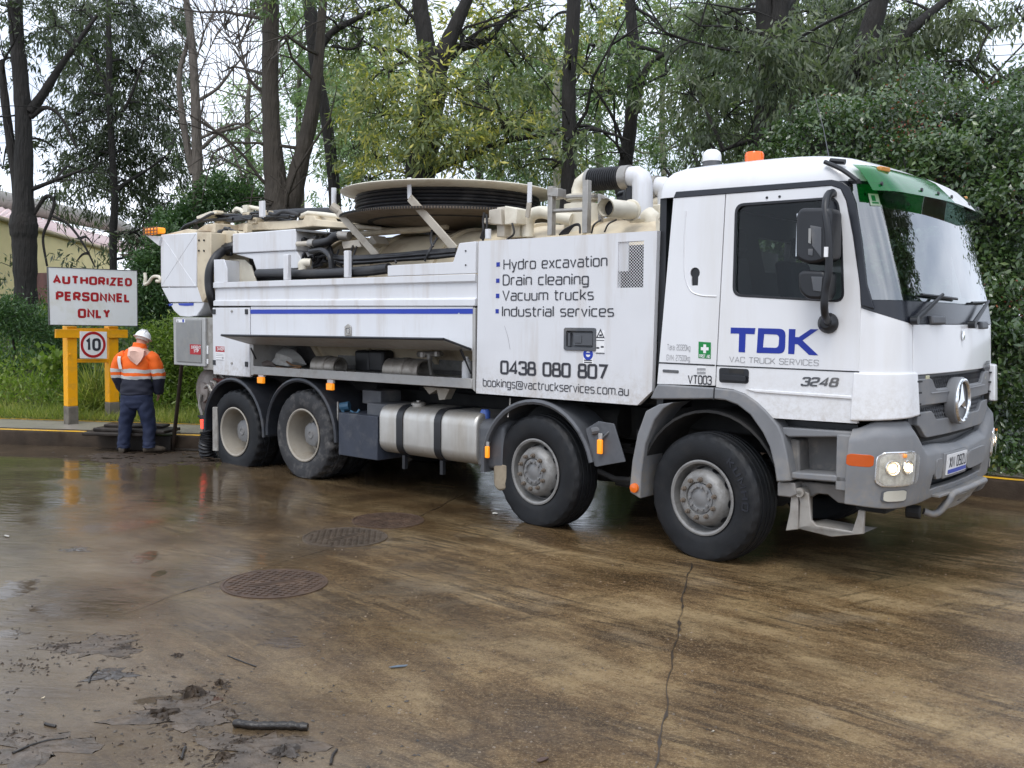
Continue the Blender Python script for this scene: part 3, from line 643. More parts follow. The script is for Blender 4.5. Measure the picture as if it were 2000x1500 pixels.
# upper channel panel
zt0, zt1 = S(418, 552)[1], S(929, 535)[1]; x0, x1 = S(418, 575)[0], S(929, 565)[0]
prof = [(-1.20, 0.0), (-1.262, -.0), (-1.262, -.075), (-1.235, -.09), (-1.235, -.25), (-1.262, -.265), (-1.262, -.335), (-1.20, -.335)]
def chan(x, zt, zb):
    h = (zt-zb)/.335; return [(x, y, zt+z*h) for y, z in prof]
zb0, zb1 = S(418, 597.5)[1], S(929, 597.5)[1]
T('channel_panel', MB().loft([chan(x0, zt0, zb0), chan(x1, zt1, zb1)]), WHITE2, .004, smooth=20)
# open bin at the rear end
bb = poly(Z3, [(393, 592), (448, 590), (466, 640), (468, 716), (395, 722)]); bx0 = bb[0][0]; zt = bb[0][1]
T('side_bin', MB().prism(bb, -1.25, -1.235, 'y').box(bx0, bx0+.02, -1.235, -.75, zt-.38, zt), WHITE2, .004)
T('bin_panel', MB().prism(poly(Z3, [(440, 588), (565, 592), (600, 625), (628, 714), (440, 720)], -.9), -.9, -.88, 'y'), CREAMW, .004)
T('stepped_panel', MB().prism(poly(Z3, [(1365, 625), (1730, 605), (1765, 500), (1855, 490), (1857, 668), (1365, 684)]), -1.256, -1.21, 'y'), WHITE2, .005)
T('panel_bolt', MB().lathe([(.008, 0), (.008, -.008)], S3(*Z3(1800, 543), -1.256), n=8).lathe([(.008, 0), (.008, -.008)], S3(*Z3(1800, 622), -1.256), n=8), DARK)
for (a, b, c, d) in ((780, 562, 805, 706), (1118, 540, 1143, 692)):
    p = S(*Z3(a, d)); q = S(*Z3(c, b)); T('upright_post', MB().box(p[0], q[0], -1.25, -1.20, p[1], q[1]), WHITE2, .008)
# rear locker door with hinges
p = S(*Z3(393, 1232)); q = S(*Z3(594, 857))
ld = T('locker_door', MB().box(p[0], q[0], -1.258, -1.22, p[1], q[1]-.005), WHITE2, .008)
for a, b in ((402, 882), (582, 882), (402, 1165), (582, 1175)):
    x, z = S(*Z3(a, b)); T('hinge', MB().box(x-.035, x+.02, -1.268, -1.256, z-.03, z+.03), BLACKPL, .003, parent=ld)
for a, b in ((495, 880), (495, 1170)): T('door_latch', MB().lathe([(.016, 0), (.014, -.012), (0, -.013)], S3(*Z3(a, b), -1.258), n=10), STEEL, parent=ld)
p = S(*Z3(407, 1105)); q = S(*Z3(456, 1077)); T('warning_label', MB().box(p[0], q[0], -1.2605, -1.257, p[1], q[1]), REDV, parent=ld)
side_text('lettering', 'DANGER', WHITEV, Z3(412, 1097), Z3(451, 1097), .035, -1.2612, ld, wt=.2)
p2 = S(*Z3(407, 1150)); T('warning_label', MB().box(p[0], q[0], -1.2605, -1.257, p2[1], p[1]-.004), WHITEV, parent=ld)
T('label_lines', MB().box(p[0]+.01, q[0]-.02, -1.2612, -1.26, p[1]-.03, p[1]-.024).box(p[0]+.01, q[0]-.012, -1.2612, -1.26, p[1]-.05, p[1]-.044).box(p[0]+.01, q[0]-.05, -1.2612, -1.26, p[1]-.075, p[1]-.069).box(p[0]+.01, q[0]-.03, -1.2612, -1.26, p[1]-.10, p[1]-.094).box(q[0]-.05, q[0]-.02, -1.2612, -1.26, p[1]-.085, p[1]-.06), GREYV, parent=ld, smooth=0)
# side skin with blue stripe, open flap, locker cavity
hl = S(*Z3(590, 1065)); hr = S(*Z3(1830, 1100)); tl = S(*Z3(598, 853)); trr = S(*Z3(1840, 853))
sk = MB().prism([(tl[0], tl[1]), (trr[0], trr[1]), (trr[0], hr[1]), (tl[0], hl[1])], -1.25, -1.22, 'y')
skin = T('side_skin', sk, WHITE2, .006)
st_ = poly(Z3, [(597, 870), (1838, 865), (1838, 894), (1765, 894), (1761, 886), (1752, 894), (1280, 893), (597, 894)], -1.2535)
T('blue_stripe', MB().prism(st_, -1.2535, -1.2505, 'y'), BLUEV, smooth=0, parent=skin)
cl = S(*Z3(1145, 1000)); pts = poly(Z3, [(1127, 1015), (1127, 965), (1145, 950), (1163, 965), (1163, 1015)])
T('door_catch', MB().prism(pts, -1.262, -1.25, 'y', [poly(Z3, [(1133, 975), (1157, 972), (1157, 1008), (1133, 1008)])]).prism(poly(Z3, [(1138, 978), (1152, 978), (1152, 1005), (1138, 1005)]), -1.262, -1.25, 'y'), STEEL, .003, parent=skin)
T('catch_strap', MB().prism(poly(Z3, [(1128, 1015), (1163, 1015), (1163, 1035), (1128, 1035)]), -1.254, -1.25, 'y'), ALUD, parent=skin)
of_ = .10
fl = [Vector((hl[0]+.03, -1.256, hl[1])), Vector((hr[0], -1.256, hr[1])), Vector((hr[0], -1.62, hr[1]+of_)), Vector((hl[0]-.0, -1.62, hl[1]+of_))]
up = Vector((0, 0, .022)); flb = MB().add(fl+[v+up for v in fl], [(0, 1, 2, 3), (7, 6, 5, 4), (0, 4, 5, 1), (1, 5, 6, 2), (2, 6, 7, 3), (3, 7, 4, 0)])
flap = T('locker_flap', flb, ALUD, .004, label='open locker flap held out from the side')
T('flap_seal', MB().tube([fl[3]+up*.6, fl[2]+up*.6], .014, 6), BLACKPL, parent=flap)
T('flap_seal', MB().tube([fl[2]+up*.6+Vector((.0, 0, 0)), fl[1]+up*.6], .012, 6), BLACKPL, parent=flap)
T('gas_strut', MB().tube([S3(*Z3(1770, 1095), -1.36), S3(*Z3(1795, 1150), -1.30)], .013, 8).tube([S3(*Z3(1795, 1150), -1.30), S3(*Z3(1828, 1228), -1.24)], .008, 8), BLACKPL)
T('gas_strut', MB().tube([S3(*Z3(600, 1085), -1.36), S3(*Z3(628, 1145), -1.24)], .010, 8), BLACKPL)
rl = poly(Z3, [(612, 1185), (1838, 1256), (1836, 1312), (612, 1231)])
T('locker_tray', MB().prism(rl, -1.26, -1.235, 'y').add([(rl[0][0], -1.235, rl[0][1]-.02), (rl[1][0], -1.235, rl[1][1]-.02), (rl[1][0], -.62, rl[1][1]-.02), (rl[0][0], -.62, rl[0][1]-.02)], [(0, 1, 2, 3)]), ALUD, .005)
T('locker_back', MB().box(hl[0], hr[0], -.63, -.60, rl[0][1]-.05, hr[1]+.05), mat('locker_back_board', (.16, .155, .15), .8, var=.2, dirt=(.06, .05, .045), damt=.8, dscale=4))
bd = MB()
for k in range(3):
    z = rl[0][1]+.03+k*.13; bd.box(hl[0]+.9, hr[0]-.1, -.65, -.632, z, z+.115)
T('locker_lining', bd, mat('grey_lining', (.24, .235, .22), .8, var=.2, dirt=(.08, .07, .06), damt=.8, dscale=5), .004)
T('locker_jamb', MB().prism(poly(Z3, [(595, 1062), (613, 1066), (613, 1238), (597, 1236)]), -1.25, -.6, 'y'), ALUD, .004)
T('locker_jamb', MB().prism(poly(Z3, [(1836, 862), (1852, 860), (1852, 1330), (1836, 1314)]), -1.252, -.6, 'y'), ALUD, .004)
T('body_frame', MB().box(-6.85, -2.46, -.6, .6, 1.16, 1.5).box(-6.85, -6.15, -1.2, 1.2, 1.2, 2.0).box(-6.1, -2.47, -1.2, -.64, 1.60, 1.98).box(-6.85, -2.46, .6, 1.2, 1.16, 2.2).box(-2.46, -.6, .6, 1.22, 1.16, 2.55), mat('body_inner', (.10, .10, .10), .7, var=.3))
for (a, b, c, d) in ((640, 1228, 670, 1245), (1025, 1262, 1058, 1280)):
    p = S(*Z3(a, d)); q = S(*Z3(c, b)); T('marker_bracket', MB().box(p[0], q[0], -1.25, -1.22, p[1], q[1]), WHITE2, .003)
    T('marker_lamp', MB().box(p[0], q[0], -1.268, -1.225, p[1]-.075, p[1]-.002), AMBERL, .008)
p = S(*Z3(1800, 1258), -1.1); q = S(*Z3(1836, 1195), -1.1)
T('oil_bottle', MB().lathe([(.0, 0), (.05, 0), (.05, .15), (.02, .19), (.02, .21), (0, .21)], (p[0]+.03, -1.12, p[1]+.01), 'z', 12), WHITEV)

# ---- tank, reel and top gear
TZ, TR = 1.99, .85
TXL, TXR = -5.55, -1.08
tp = [(0, TXL-.32), (.42, TXL-.26), (.68, TXL-.15), (.8, TXL-.05), (TR, TXL)]
tprof = tp + [(TR, TXR)] + [(TR*math.cos(R(a)), TXR+.38*math.sin(R(a))) for a in range(15, 91, 15)]
tank = T('tank', MB().lathe(tprof, (0, 0, TZ), 'x', 56), CREAM, smooth=40)
rb = MB()
for x in (TXL+.02, -4.55, -3.55, -2.6, -1.75): rb.lathe([(TR-.01, x-.035), (TR+.035, x-.035), (TR+.035, x+.035), (TR-.01, x+.035)], (0, 0, TZ), 'x', 56, close=True)
T('tank_band', rb, CREAM, .004)
RC = Vector((-4.03, 0, 0)); RZ = 3.0
T('reel_flange', MB().lathe([(.0, RZ+.20), (0.880, RZ+.20), (1.194, RZ+.265), (1.205, RZ+.28), (1.188, RZ+.29), (0.880, RZ+.235), (0, RZ+.225)], RC, 'z', 72), CREAMW, smooth=50, label='cream upper flange of the hose reel')
T('reel_flange', MB().lathe([(.0, RZ-.16), (.18, RZ-.16), (.18, RZ-.14), (1.100, RZ-.015), (1.199, RZ-.01), (1.199, RZ+.015), (0.990, RZ+.012), (0, RZ-.1)], RC, 'z', 72), mat('dirty_brown_flange', (.16, .12, .085), .5, var=.2, dirt=(.06, .05, .04), damt=.9, dscale=3), smooth=50, label='dirty lower flange of the hose reel')
hs_ = MB()
for k in range(6):
    for r0 in (1.02-.012*(k % 2), .97): hs_.lathe([(r0+.024*math.cos(a*math.pi/4), RZ+.036+k*.036+.019*math.sin(a*math.pi/4)) for a in range(8)], RC, 'z', 96, close=True, mod=lambda i, j: 1+.006*(j % 2))
T('coiled_hose', hs_, HOSE, smooth=50)
T('reel_drum', MB().lathe([(0.902, RZ-.05), (0.902, RZ+.21)], RC, 'z', 48).lathe([(.16, RZ-.45), (.16, RZ-.1)], RC, 'z', 20), DARK)
rm = MB()
for k in range(240):
    a = 2*math.pi*k/240; c, s_ = math.cos(a), math.sin(a); rm.obox(Matrix.Translation(RC+Vector((1.208*c, 1.208*s_, RZ+.002)))@Matrix.Rotation(a, 4, 'Z'), .010, .012, .022)
T('reel_gear_teeth', rm, DARK, smooth=0, kind='stuff')
def flatbar(name, p, q, wd, th, mt, parent=None):
    p, q = Vector(p), Vector(q); t = (q-p); L_ = t.length; t.normalize()
    side = Vector((0, 1, 0)); b = t.cross(side).normalized(); c = b.cross(t)
    M_ = Matrix((t, b, c)).transposed().to_4x4(); M_.translation = (p+q)/2
    return T(name, MB().obox(M_, L_, wd, th), mt, .004, parent=parent)
BAR = mat('worn_cream_steel', (.52, .47, .39), .5, .05, var=.1, dirt=(.25, .18, .11), damt=.7, dscale=5)
yb = -1.0
flatbar('reel_strap', S3(799, 347, yb), S3(800, 388, yb), .055, .015, WHITE2)
flatbar('reel_brace', S3(800, 386, yb), S3(889, 487, -.86), .085, .02, BAR)
flatbar('reel_brace', S3(655, 408, -.95), S3(737, 500, -.88), .085, .02, BAR)
flatbar('reel_brace', S3(657, 410, -.95), S3(690, 452, -.75), .06, .02, BAR)
flatbar('reel_strap', S3(1035, 356, -.75), S3(1034, 396, -.75), .05, .015, WHITE2)
flatbar('reel_brace', S3(1034, 396, -.75), S3(1030, 425, -.72), .05, .02, BAR)
T('upright_post', MB().tube([S3(652, 405, -.95), S3(652, 367, -.95)], .028, 10), WHITE2)
T('upright_post', MB().box(*sorted((S(511, 420, -.7)[0], S(519, 420, -.7)[0])), -.74, -.70, S(515, 424, -.7)[1], S(515, 393, -.7)[1]), WHITE2, .005)
T('reel_pivot', MB().tube([S3(648, 402, -.97), S3(662, 412, -.92)], .05, 10), BAR)
# boom along the top of the body
bz = S(600, 430, -.3)[1]
bm_ = MB()
pl = lambda pts, y0, y1: bm_.prism(poly(Z3, pts, y0), y0, y1, 'y')
pl([(505, 400), (560, 385), (890, 370), (900, 345), (950, 345), (960, 365), (1335, 410), (1335, 430), (945, 405), (780, 425), (505, 430)], -.45, -.1)
pl([(1040, 385), (1330, 385), (1385, 420), (1380, 428), (1040, 420)], .05, .25)
T('boom', bm_, CREAM, .01)
T('boom_pipe', MB().tube([S3(*Z3(1110, 460), -.55), S3(*Z3(1250, 447), -.55), S3(*Z3(1420, 432), -.5), S3(*Z3(1560, 425), -.4), S3(*Z3(1700, 405), -.3)], .035, 10), CREAM)
T('boom_pipe', MB().tube([S3(*Z3(880, 350), -.35), S3(*Z3(920, 332), -.35), S3(*Z3(1010, 340), -.35), S3(*Z3(1100, 352), -.3), S3(*Z3(1260, 372), -.2)], .03, 10), CREAMW)
T('boom_end', MB().prism(poly(Z3, [(250, 440), (300, 425), (345, 395), (400, 388), (402, 440)], -.8), -.8, -.3, 'y').prism(poly(Z3, [(105, 455), (245, 420), (300, 425), (290, 445)], -1.0), -1.0, -.4, 'y'), CREAM, .01)
T('boom_bracket', MB().prism(poly(Z3, [(430, 455), (445, 430), (505, 430), (520, 455), (490, 462), (490, 520), (460, 525), (450, 462)], -.95), -.95, -.8, 'y').prism(poly(Z3, [(555, 440), (562, 395), (578, 390), (580, 440)], -.6), -.6, -.52, 'y'), CREAM, .006)
T('boom_hose', MB().tube(catmull([S3(*Z3(690, 345), -.1), S3(*Z3(800, 335), -.1), S3(*Z3(950, 328), -.1), S3(*Z3(1060, 330), -.1), S3(*Z3(1080, 350), 0)], 6), .06, 12), HOSE)
T('boom_hose', MB().tube(catmull([S3(*Z3(205, 440), -.6), S3(*Z3(240, 400), -.6), S3(*Z3(330, 375), -.6), S3(*Z3(460, 365), -.5), S3(*Z3(520, 350), -.4)], 8), .022, 8)
  .tube(catmull([S3(*Z3(215, 440), -.5), S3(*Z3(270, 390), -.5), S3(*Z3(350, 350), -.5), S3(*Z3(420, 345), -.5), S3(*Z3(600, 345), -.4)], 8), .022, 8)
  .tube(catmull([S3(*Z3(300, 380), -.7), S3(*Z3(390, 335), -.6), S3(*Z3(430, 360), -.5), S3(*Z3(500, 365), -.5)], 8), .02, 8)
  .tube(catmull([S3(*Z3(410, 580), -.9), S3(*Z3(440, 540), -.95), S3(*Z3(500, 520), -.95), S3(*Z3(600, 515), -.7)], 8), .06, 10), HOSE, label=None)
T('cable_chain', MB().prism(poly(Z3, [(430, 375), (480, 350), (600, 340), (605, 365), (480, 382)], -.5), -.5, -.35, 'y'), BLACKPL, .008)
T('hose_cover', MB().prism(poly(Z3, [(295, 350), (370, 322), (410, 325), (405, 335), (330, 362), (297, 366)], -.6), -.6, -.3, 'y'), CREAMW, .008)
T('actuator', MB().tube([S3(*Z3(585, 297), -.3), S3(*Z3(655, 310), -.3)], .028, 10).tube([S3(*Z3(505, 325), -.35), S3(*Z3(520, 308), -.35), S3(*Z3(545, 315), -.35), S3(*Z3(560, 335), -.35)], .03, 8).box(*sorted((S(*Z3(575, 300), -.3)[0], S(*Z3(600, 300), -.3)[0])), -.36, -.26, S(*Z3(580, 330), -.3)[1], S(*Z3(580, 290), -.3)[1]), CREAMW)
random.seed(12); rc = MB()
for k in range(16):
    a, b_ = random.uniform(385, 500), random.uniform(450, 600); y = random.uniform(-.95, -.6); q = [S3(*Z3(a, b_), y)]
    for s in range(3): q.append(S3(*Z3(a+random.uniform(-40, 60), b_+random.uniform(-40, 50)), y+random.uniform(-.1, .1)))
    rc.tube(catmull(q, 5), random.choice((.014, .018, .026)), 7)
for k in range(12):
    a, b_ = random.uniform(400, 760), random.uniform(332, 372); q = [S3(*Z3(a, b_), -.3-.02*k)]
    for s in range(3): q.append(S3(*Z3(a+random.uniform(30, 60)*(s+1), b_+random.uniform(-14, 14)), -.3-.02*k))
    rc.tube(catmull(q, 5), random.choice((.012, .016, .022)), 7)
for k in range(14):
    a, b_ = random.uniform(900, 1090), random.uniform(470, 640); y = random.uniform(-.95, -.75); q = [S3(*Z3(a, b_), y)]
    for s in range(3): q.append(S3(*Z3(a+random.uniform(-50, 70), b_+random.uniform(-40, 50)), y+random.uniform(-.1, .05)))
    rc.tube(catmull(q, 5), random.choice((.012, .018, .024)), 7)
o = T('hose_tangle', rc, HOSE, smooth=60); o['kind'] = 'stuff'
kb = MB()
for k in range(10):
    a, b_ = random.uniform(400, 700), random.uniform(325, 400); x, z = S(*Z3(a, b_), -.4); w_ = random.uniform(.04, .1); kb.box(x-w_, x+w_, -.48, -.36, z-.03, z+.035)
o = T('clamp_block', kb, CREAM, .008); o['kind'] = 'stuff'
# white cabinet with chute
cb = MB().prism(poly(Z3, [(497, 447), (850, 420), (852, 540), (497, 557)], -1.0), -1.0, -.5, 'y')
T('top_cabinet', cb, WHITE2, .012)
T('cabinet_roof', MB().prism(poly(Z3, [(850, 420), (1025, 440), (1025, 446), (850, 432)], -1.0), -1.0, -.4, 'y'), GREYPL2)
T('cabinet_chute', MB().prism(poly(Z3, [(510, 560), (852, 540), (878, 585), (880, 640), (630, 650), (610, 590)], -.98), -.98, -.55, 'y'), WHITE2, .01)
T('drain_elbow', MB().tube(catmull([S3(*Z3(888, 680), -1.08), S3(*Z3(888, 640), -1.08), S3(*Z3(890, 612), -1.08), S3(*Z3(935, 610), -1.02)], 6), .05, 12), CREAMW)
T('hydraulic_hose', MB().tube(catmull([S3(*Z3(860, 505), -1.0), S3(*Z3(950, 500), -1.0)], 4), .03, 10), BAR)
T('hydraulic_hose', MB().tube(catmull([S3(*Z3(945, 505), -1.0), S3(*Z3(1030, 490), -.98), S3(*Z3(1070, 462), -.95), S3(*Z3(1120, 460), -.9)], 6), .05, 12), HOSE)
T('pipe_coupling', MB().tube([S3(*Z3(930, 502), -1.0), S3(*Z3(960, 500), -1.0)], .052, 12).tube([S3(*Z3(1090, 458), -.93), S3(*Z3(1150, 458), -.9)], .05, 12), STEEL)
T('bracket_plate', MB().prism(poly(Z3, [(1105, 490), (1200, 480), (1215, 520), (1115, 532)], -.9), -.9, -.86, 'y').prism(poly(Z3, [(870, 525), (890, 520), (960, 600), (950, 615)], -.8), -.8, -.74, 'y').prism(poly(Z3, [(1255, 480), (1275, 455), (1300, 500), (1265, 520)], -.7), -.7, -.5, 'y'), BAR, .004)
cbm = MB(); random.seed(3)
for k in range(9):
    o = k*9-30; y = -1.0-.01*(k % 4)
    cbm.tube(catmull([S3(*Z3(1030+o*.3, 540-k*3), -.92), S3(*Z3(1060+k*3, 585+o*.5), y), S3(*Z3(1200, 590+o*.55), y), S3(*Z3(1420, 575+o*.5), y), S3(*Z3(1600, 560+o*.6), y), S3(*Z3(1745, 548+o*.5), y)], 6), .016, 6)
for (a, b, c, d) in ((1190, 520, 1160, 645), (1170, 515, 1150, 600), (1640, 470, 1570, 600), (1610, 430, 1615, 520), (1425, 560, 1410, 610), (1090, 540, 1060, 640)):
    cbm.tube(catmull([S3(*Z3(a, b), -.9), S3(*Z3((a+c)/2-8, (b+d)/2+6), -1.03), S3(*Z3(c, d), -1.05)], 5), .013, 6)
T('cable_bundle', cbm, HOSE, smooth=60)
T('side_hose', MB().tube(catmull([S3(*Z3(640, 670), -1.1), S3(*Z3(900, 672), -1.1), S3(*Z3(1100, 665), -1.12), S3(*Z3(1250, 655), -1.15), S3(*Z3(1370, 640), -1.15)], 6), .055, 12), HOSE)
T('side_hose', MB().tube(catmull([S3(*Z3(930, 545), -1.0), S3(*Z3(1000, 540), -1.05), S3(*Z3(1040, 575), -1.1), S3(*Z3(1050, 640), -1.1)], 6), .03, 10), HOSE)
T('rear_machinery', MB().box(-6.8, -5.9, -.7, .7, 1.9, 2.75).box(-7.4, -6.7, -.6, .6, 1.6, 2.7), DARK, .02)
T('floor_plate', MB().box(-6.5, -2.5, -1.2, -.6, 1.93, 2.0), DARK)
# valve block and U pipe
vb = MB().prism(poly(Z6, [(970, 250), (1015, 245), (1015, 420), (970, 420)], -.7), -.7, -.55, 'y').prism(poly(Z6, [(925, 265), (990, 255), (1000, 350), (925, 345)], -.75), -.75, -.6, 'y').box(*sorted((S(*Z6(905, 300), -.75)[0], S(*Z6(935, 300), -.75)[0])), -.8, -.6, S(*Z6(900, 345), -.75)[1], S(*Z6(900, 315), -.75)[1])
T('valve_block', vb, BAR, .008)
T('valve_box', MB().prism(poly(Z6, [(1015, 240), (1085, 255), (1085, 345), (1015, 350)], -.75), -.75, -.55, 'y').prism(poly(Z6, [(1030, 345), (1100, 300), (1100, 420), (1030, 425)], -.6), -.6, -.45, 'y'), CREAMW, .01)
T('valve_cable', MB().tube(catmull([S3(*Z6(900, 280), -.8), S3(*Z6(893, 330), -.8), S3(*Z6(895, 380), -.8), S3(*Z6(880, 430), -.8)], 5), .014, 6).tube(catmull([S3(*Z6(912, 290), -.8), S3(*Z6(915, 350), -.8), S3(*Z6(905, 400), -.8), S3(*Z6(890, 440), -.8)], 5), .012, 6).tube(catmull([S3(*Z6(1060, 340), -.75), S3(*Z6(1070, 400), -.75), S3(*Z6(1030, 435), -.75)], 5), .01, 6), HOSE)
T('upright_post', MB().tube([S3(*Z6(922, 430), -.85), S3(*Z6(922, 375), -.85)], .03, 8), WHITE2)
T('bent_pipe', MB().tube(catmull([S3(*Z6(1150, 420), -.55), S3(*Z6(1152, 340), -.55), S3(*Z6(1180, 290), -.55), S3(*Z6(1240, 278), -.55), S3(*Z6(1310, 300), -.5), S3(*Z6(1400, 320), -.45)], 8), .06, 16), CREAMW)
lad = MB()
for (a, b, c, d, wv) in ((1288, 130, 1270, 412, .055), (1490, 95, 1470, 400, .06)):
    p = S3(*Z6(a, b), -.8); q = S3(*Z6(c, d), -.8); lad.box(p.x-wv/2, p.x+wv/2, -.83, -.77, q.z, p.z)
lad.tube([S3(*Z6(1280, 272), -.8), S3(*Z6(1480, 262), -.8)], .02, 8)
T('ladder', lad, STEEL, .004)
T('ladder_clamp', MB().prism(poly(Z6, [(1268, 135), (1330, 140), (1330, 190), (1268, 185)], -.82), -.84, -.76, 'y').prism(poly(Z6, [(1325, 150), (1352, 145), (1352, 195), (1328, 195)], -.75), -.78, -.70, 'y'), STEEL, .005)
cx, _ = S(*Z6(1465, 320), -.25)
def cyl(cx, cy, z0, z1, r, n=28): return [(r, z0), (r, z1)]
zc = lambda b: S(*Z6(1465, b), -.25)[1]
T('manhole_neck', MB().lathe([(.185, zc(350)-.1), (.185, zc(235)), (.12, zc(228)), (.12, zc(215)), (.165, zc(212)), (.165, zc(180)), (.11, zc(176)), (0, zc(176))], (cx, -.25, 0), 'z', 32), CREAMW, smooth=30)
T('neck_clamp', MB().lathe([(.17, zc(205)), (.185, zc(203)), (.185, zc(192)), (.17, zc(190))], (cx, -.25, 0), 'z', 32, close=True).tube([(cx-.3, -.35, zc(190)), (cx-.1, -.42, zc(195))], .02, 8), STEEL)
px_ = lambda a, b, y=-.25: S3(*Z6(a, b), y)
T('exhaust_elbow', MB().tube([px_(1450, 215), px_(1450, 150), px_(1460, 118), px_(1488, 95), px_(1530, 88)], .085, 20, cap=True), CREAMW, smooth=50)
def corr(p, q, r, n, amp):
    p, q = Vector(p), Vector(q); k = n*4; return [p.lerp(q, i/k) for i in range(k+1)], [r+(amp if (i % 4) in (1, 2) else 0) for i in range(k+1)]
pp, rr = corr(px_(1515, 92), px_(1705, 78), .098, 15, .012)
T('corrugated_hose', MB().tube(pp, rr, 24), HOSE, smooth=50)
T('hose_clamp', MB().tube([px_(1695, 80), px_(1740, 76)], .112, 24).tube([px_(1500, 95), px_(1522, 92)], .105, 24), STEEL)
T('exhaust_elbow', MB().tube([px_(1735, 76), px_(1780, 72), px_(1800, 85), px_(1808, 120), px_(1808, 320)], .096, 24), WHITE2, smooth=60)
T('exhaust_elbow', MB().tube([px_(1760, 300), px_(1850, 305), px_(1870, 320), px_(1870, 380)], .09, 20), CREAMW, smooth=60)
_o0, _o1 = px_(1596, 253, -.98), px_(1745, 268, -.5)
T('open_pipe', MB().tube([_o0, _o1], .082, 24, cap=False).tube([_o0.lerp(_o1, .0), _o0.lerp(_o1, .9)], .073, 24, cap=False), CREAMW, smooth=40)
T('pipe_inside', MB().tube([_o0.lerp(_o1, .25), _o0.lerp(_o1, .3)], .072, 20), BLACKPL)
T('pipe_collar', MB().tube([_o0.lerp(_o1, .96), _o0.lerp(_o1, 1.0)], .10, 24), CREAMW, .006)
T('pipe_bracket', MB().prism(poly(Z6, [(1550, 170), (1585, 180), (1620, 215), (1605, 222), (1572, 195), (1570, 335), (1553, 335)], -.6), -.6, -.56, 'y').prism(poly(Z6, [(1738, 225), (1758, 225), (1758, 325), (1738, 325)], -.5), -.62, -.48, 'y'), STEEL, .004)
y2 = .35
pp, rr = corr(px_(1680, 150, y2), px_(1870, 135, y2), .10, 10, .012)
T('corrugated_hose', MB().tube(pp, rr, 20), HOSE, smooth=50)
T('hose_clamp', MB().tube([px_(1860, 137, y2), px_(1900, 133, y2)], .115, 20), STEEL)
T('exhaust_elbow', MB().tube([px_(1895, 134, y2), px_(1930, 132, y2), px_(1948, 145, y2), px_(1952, 180, y2), px_(1952, 300, y2)], .10, 24), WHITE2, smooth=60)
T('pipe_drum', MB().tube([px_(1870, 235, y2), px_(1900, 225, y2), px_(1960, 225, y2)], .07, 14).box(px_(1885, 250, y2).x, px_(1990, 250, y2).x, y2-.25, y2+.3, px_(1900, 420, y2).z, px_(1900, 252, y2).z), CREAMW, .01)
T('hose_fitting', MB().tube([px_(1738, 215), px_(1740, 130)], .045, 12).tube([px_(1690, 210, -.1), px_(1725, 200, -.1)], .09, 16), BLACKPL)
lg = [S(*Z6(a, b), -.45) for a, b in ((1890, 345), (1895, 300), (1915, 280), (1945, 290), (1960, 325), (1935, 360), (1925, 400), (1895, 400))]
hc = S(*Z6(1930, 322), -.45)
T('lifting_lug', MB().prism(lg, -.47, -.43, 'y', [circ(hc[0], hc[1], .035, 14)]), CREAMW, .005)
lc = MB()
for k in range(7): lc.tube(catmull([px_(1330+k*8, 408-k, -.7), px_(1365+k*8, 375-k*3, -.7), px_(1440+k, 345+k*2, -.7), px_(1450, 400, -.7)], 5), .009, 6)
for (a, b, c, d) in ((1570, 320, 1515, 400), (1660, 320, 1590, 392)): lc.tube(catmull([px_(a, b, -.65), px_((a+c)/2-12, (b+d)/2-10, -.7), px_(c, d, -.7)], 5), .009, 6)
T('looped_cable', lc, HOSE)
# ---- rear end
yr = -1.15
rbx = poly(Z3, [(95, 452), (297, 440), (297, 745), (97, 745)], yr)
rear = T('rear_box', MB().prism(rbx, yr, -.35, 'y'), WHITE2, .012)
T('rear_box_base', MB().prism(poly(Z3, [(97, 748), (298, 745), (325, 830), (140, 830)], yr), yr+.01, -.3, 'y'), WHITE2, .008)
dz = poly(Z3, [(140, 835), (332, 830), (322, 860), (290, 905), (245, 912), (195, 908), (160, 875)], yr)
T('rear_bowl', MB().prism(dz, yr+.02, -.3, 'y'), WHITE2, .01)
T('blue_remnant', MB().prism(poly(Z3, [(193, 836), (280, 833), (278, 848), (230, 850), (200, 846)], yr+.016), yr+.016, yr+.02, 'y').prism(poly(Z3, [(140, 838), (165, 837), (160, 846), (144, 852)], yr+.016), yr+.016, yr+.02, 'y'), BLUEV, smooth=0)
xb = MB()
for a, b in (((100, 455), (292, 740)), ((292, 448), (100, 740))): xb.tube([S3(*Z3(*a), yr-.0), S3(*Z3(*b), yr-.0)], .003, 4)
T('pressed_crease', xb, WHITE2)
T('rear_frame', MB().prism(poly(Z3, [(299, 440), (377, 440), (375, 765), (335, 830), (328, 828), (300, 745)], yr-.01), yr-.01, -.5, 'y').prism(poly(Z3, [(320, 830), (395, 765), (395, 915), (310, 910)], -.9), -.9, -.4, 'y'), CREAM, .008)
bt = MB()
for a, b in ((312, 484), (340, 484), (312, 542), (340, 542)): bt.lathe([(.013, 0), (.012, -.012), (0, -.013)], S3(*Z3(a, b), yr-.01), n=8)
T('frame_bolt', bt, DARK)
p = S(*Z3(30, 452), yr); q = S(*Z3(103, 412), yr)
bc = T('beacon', MB().box(p[0], q[0], yr-.06, yr+.06, p[1], q[1]), AMBERL, .02)
cg = MB()
for k in range(5): x = p[0]+(q[0]-p[0])*k/4; cg.box(x-.006, x+.006, yr-.075, yr-.066, p[1]-.02, q[1]+.015)
for k in range(3): z = p[1]+(q[1]-p[1])*k/2; cg.box(p[0]-.01, q[0]+.01, yr-.078, yr-.068, z-.006, z+.006)
T('beacon_guard', cg, RUST_ if False else mat('rusty_wire', (.2, .09, .04), .7, var=.3), parent=bc)
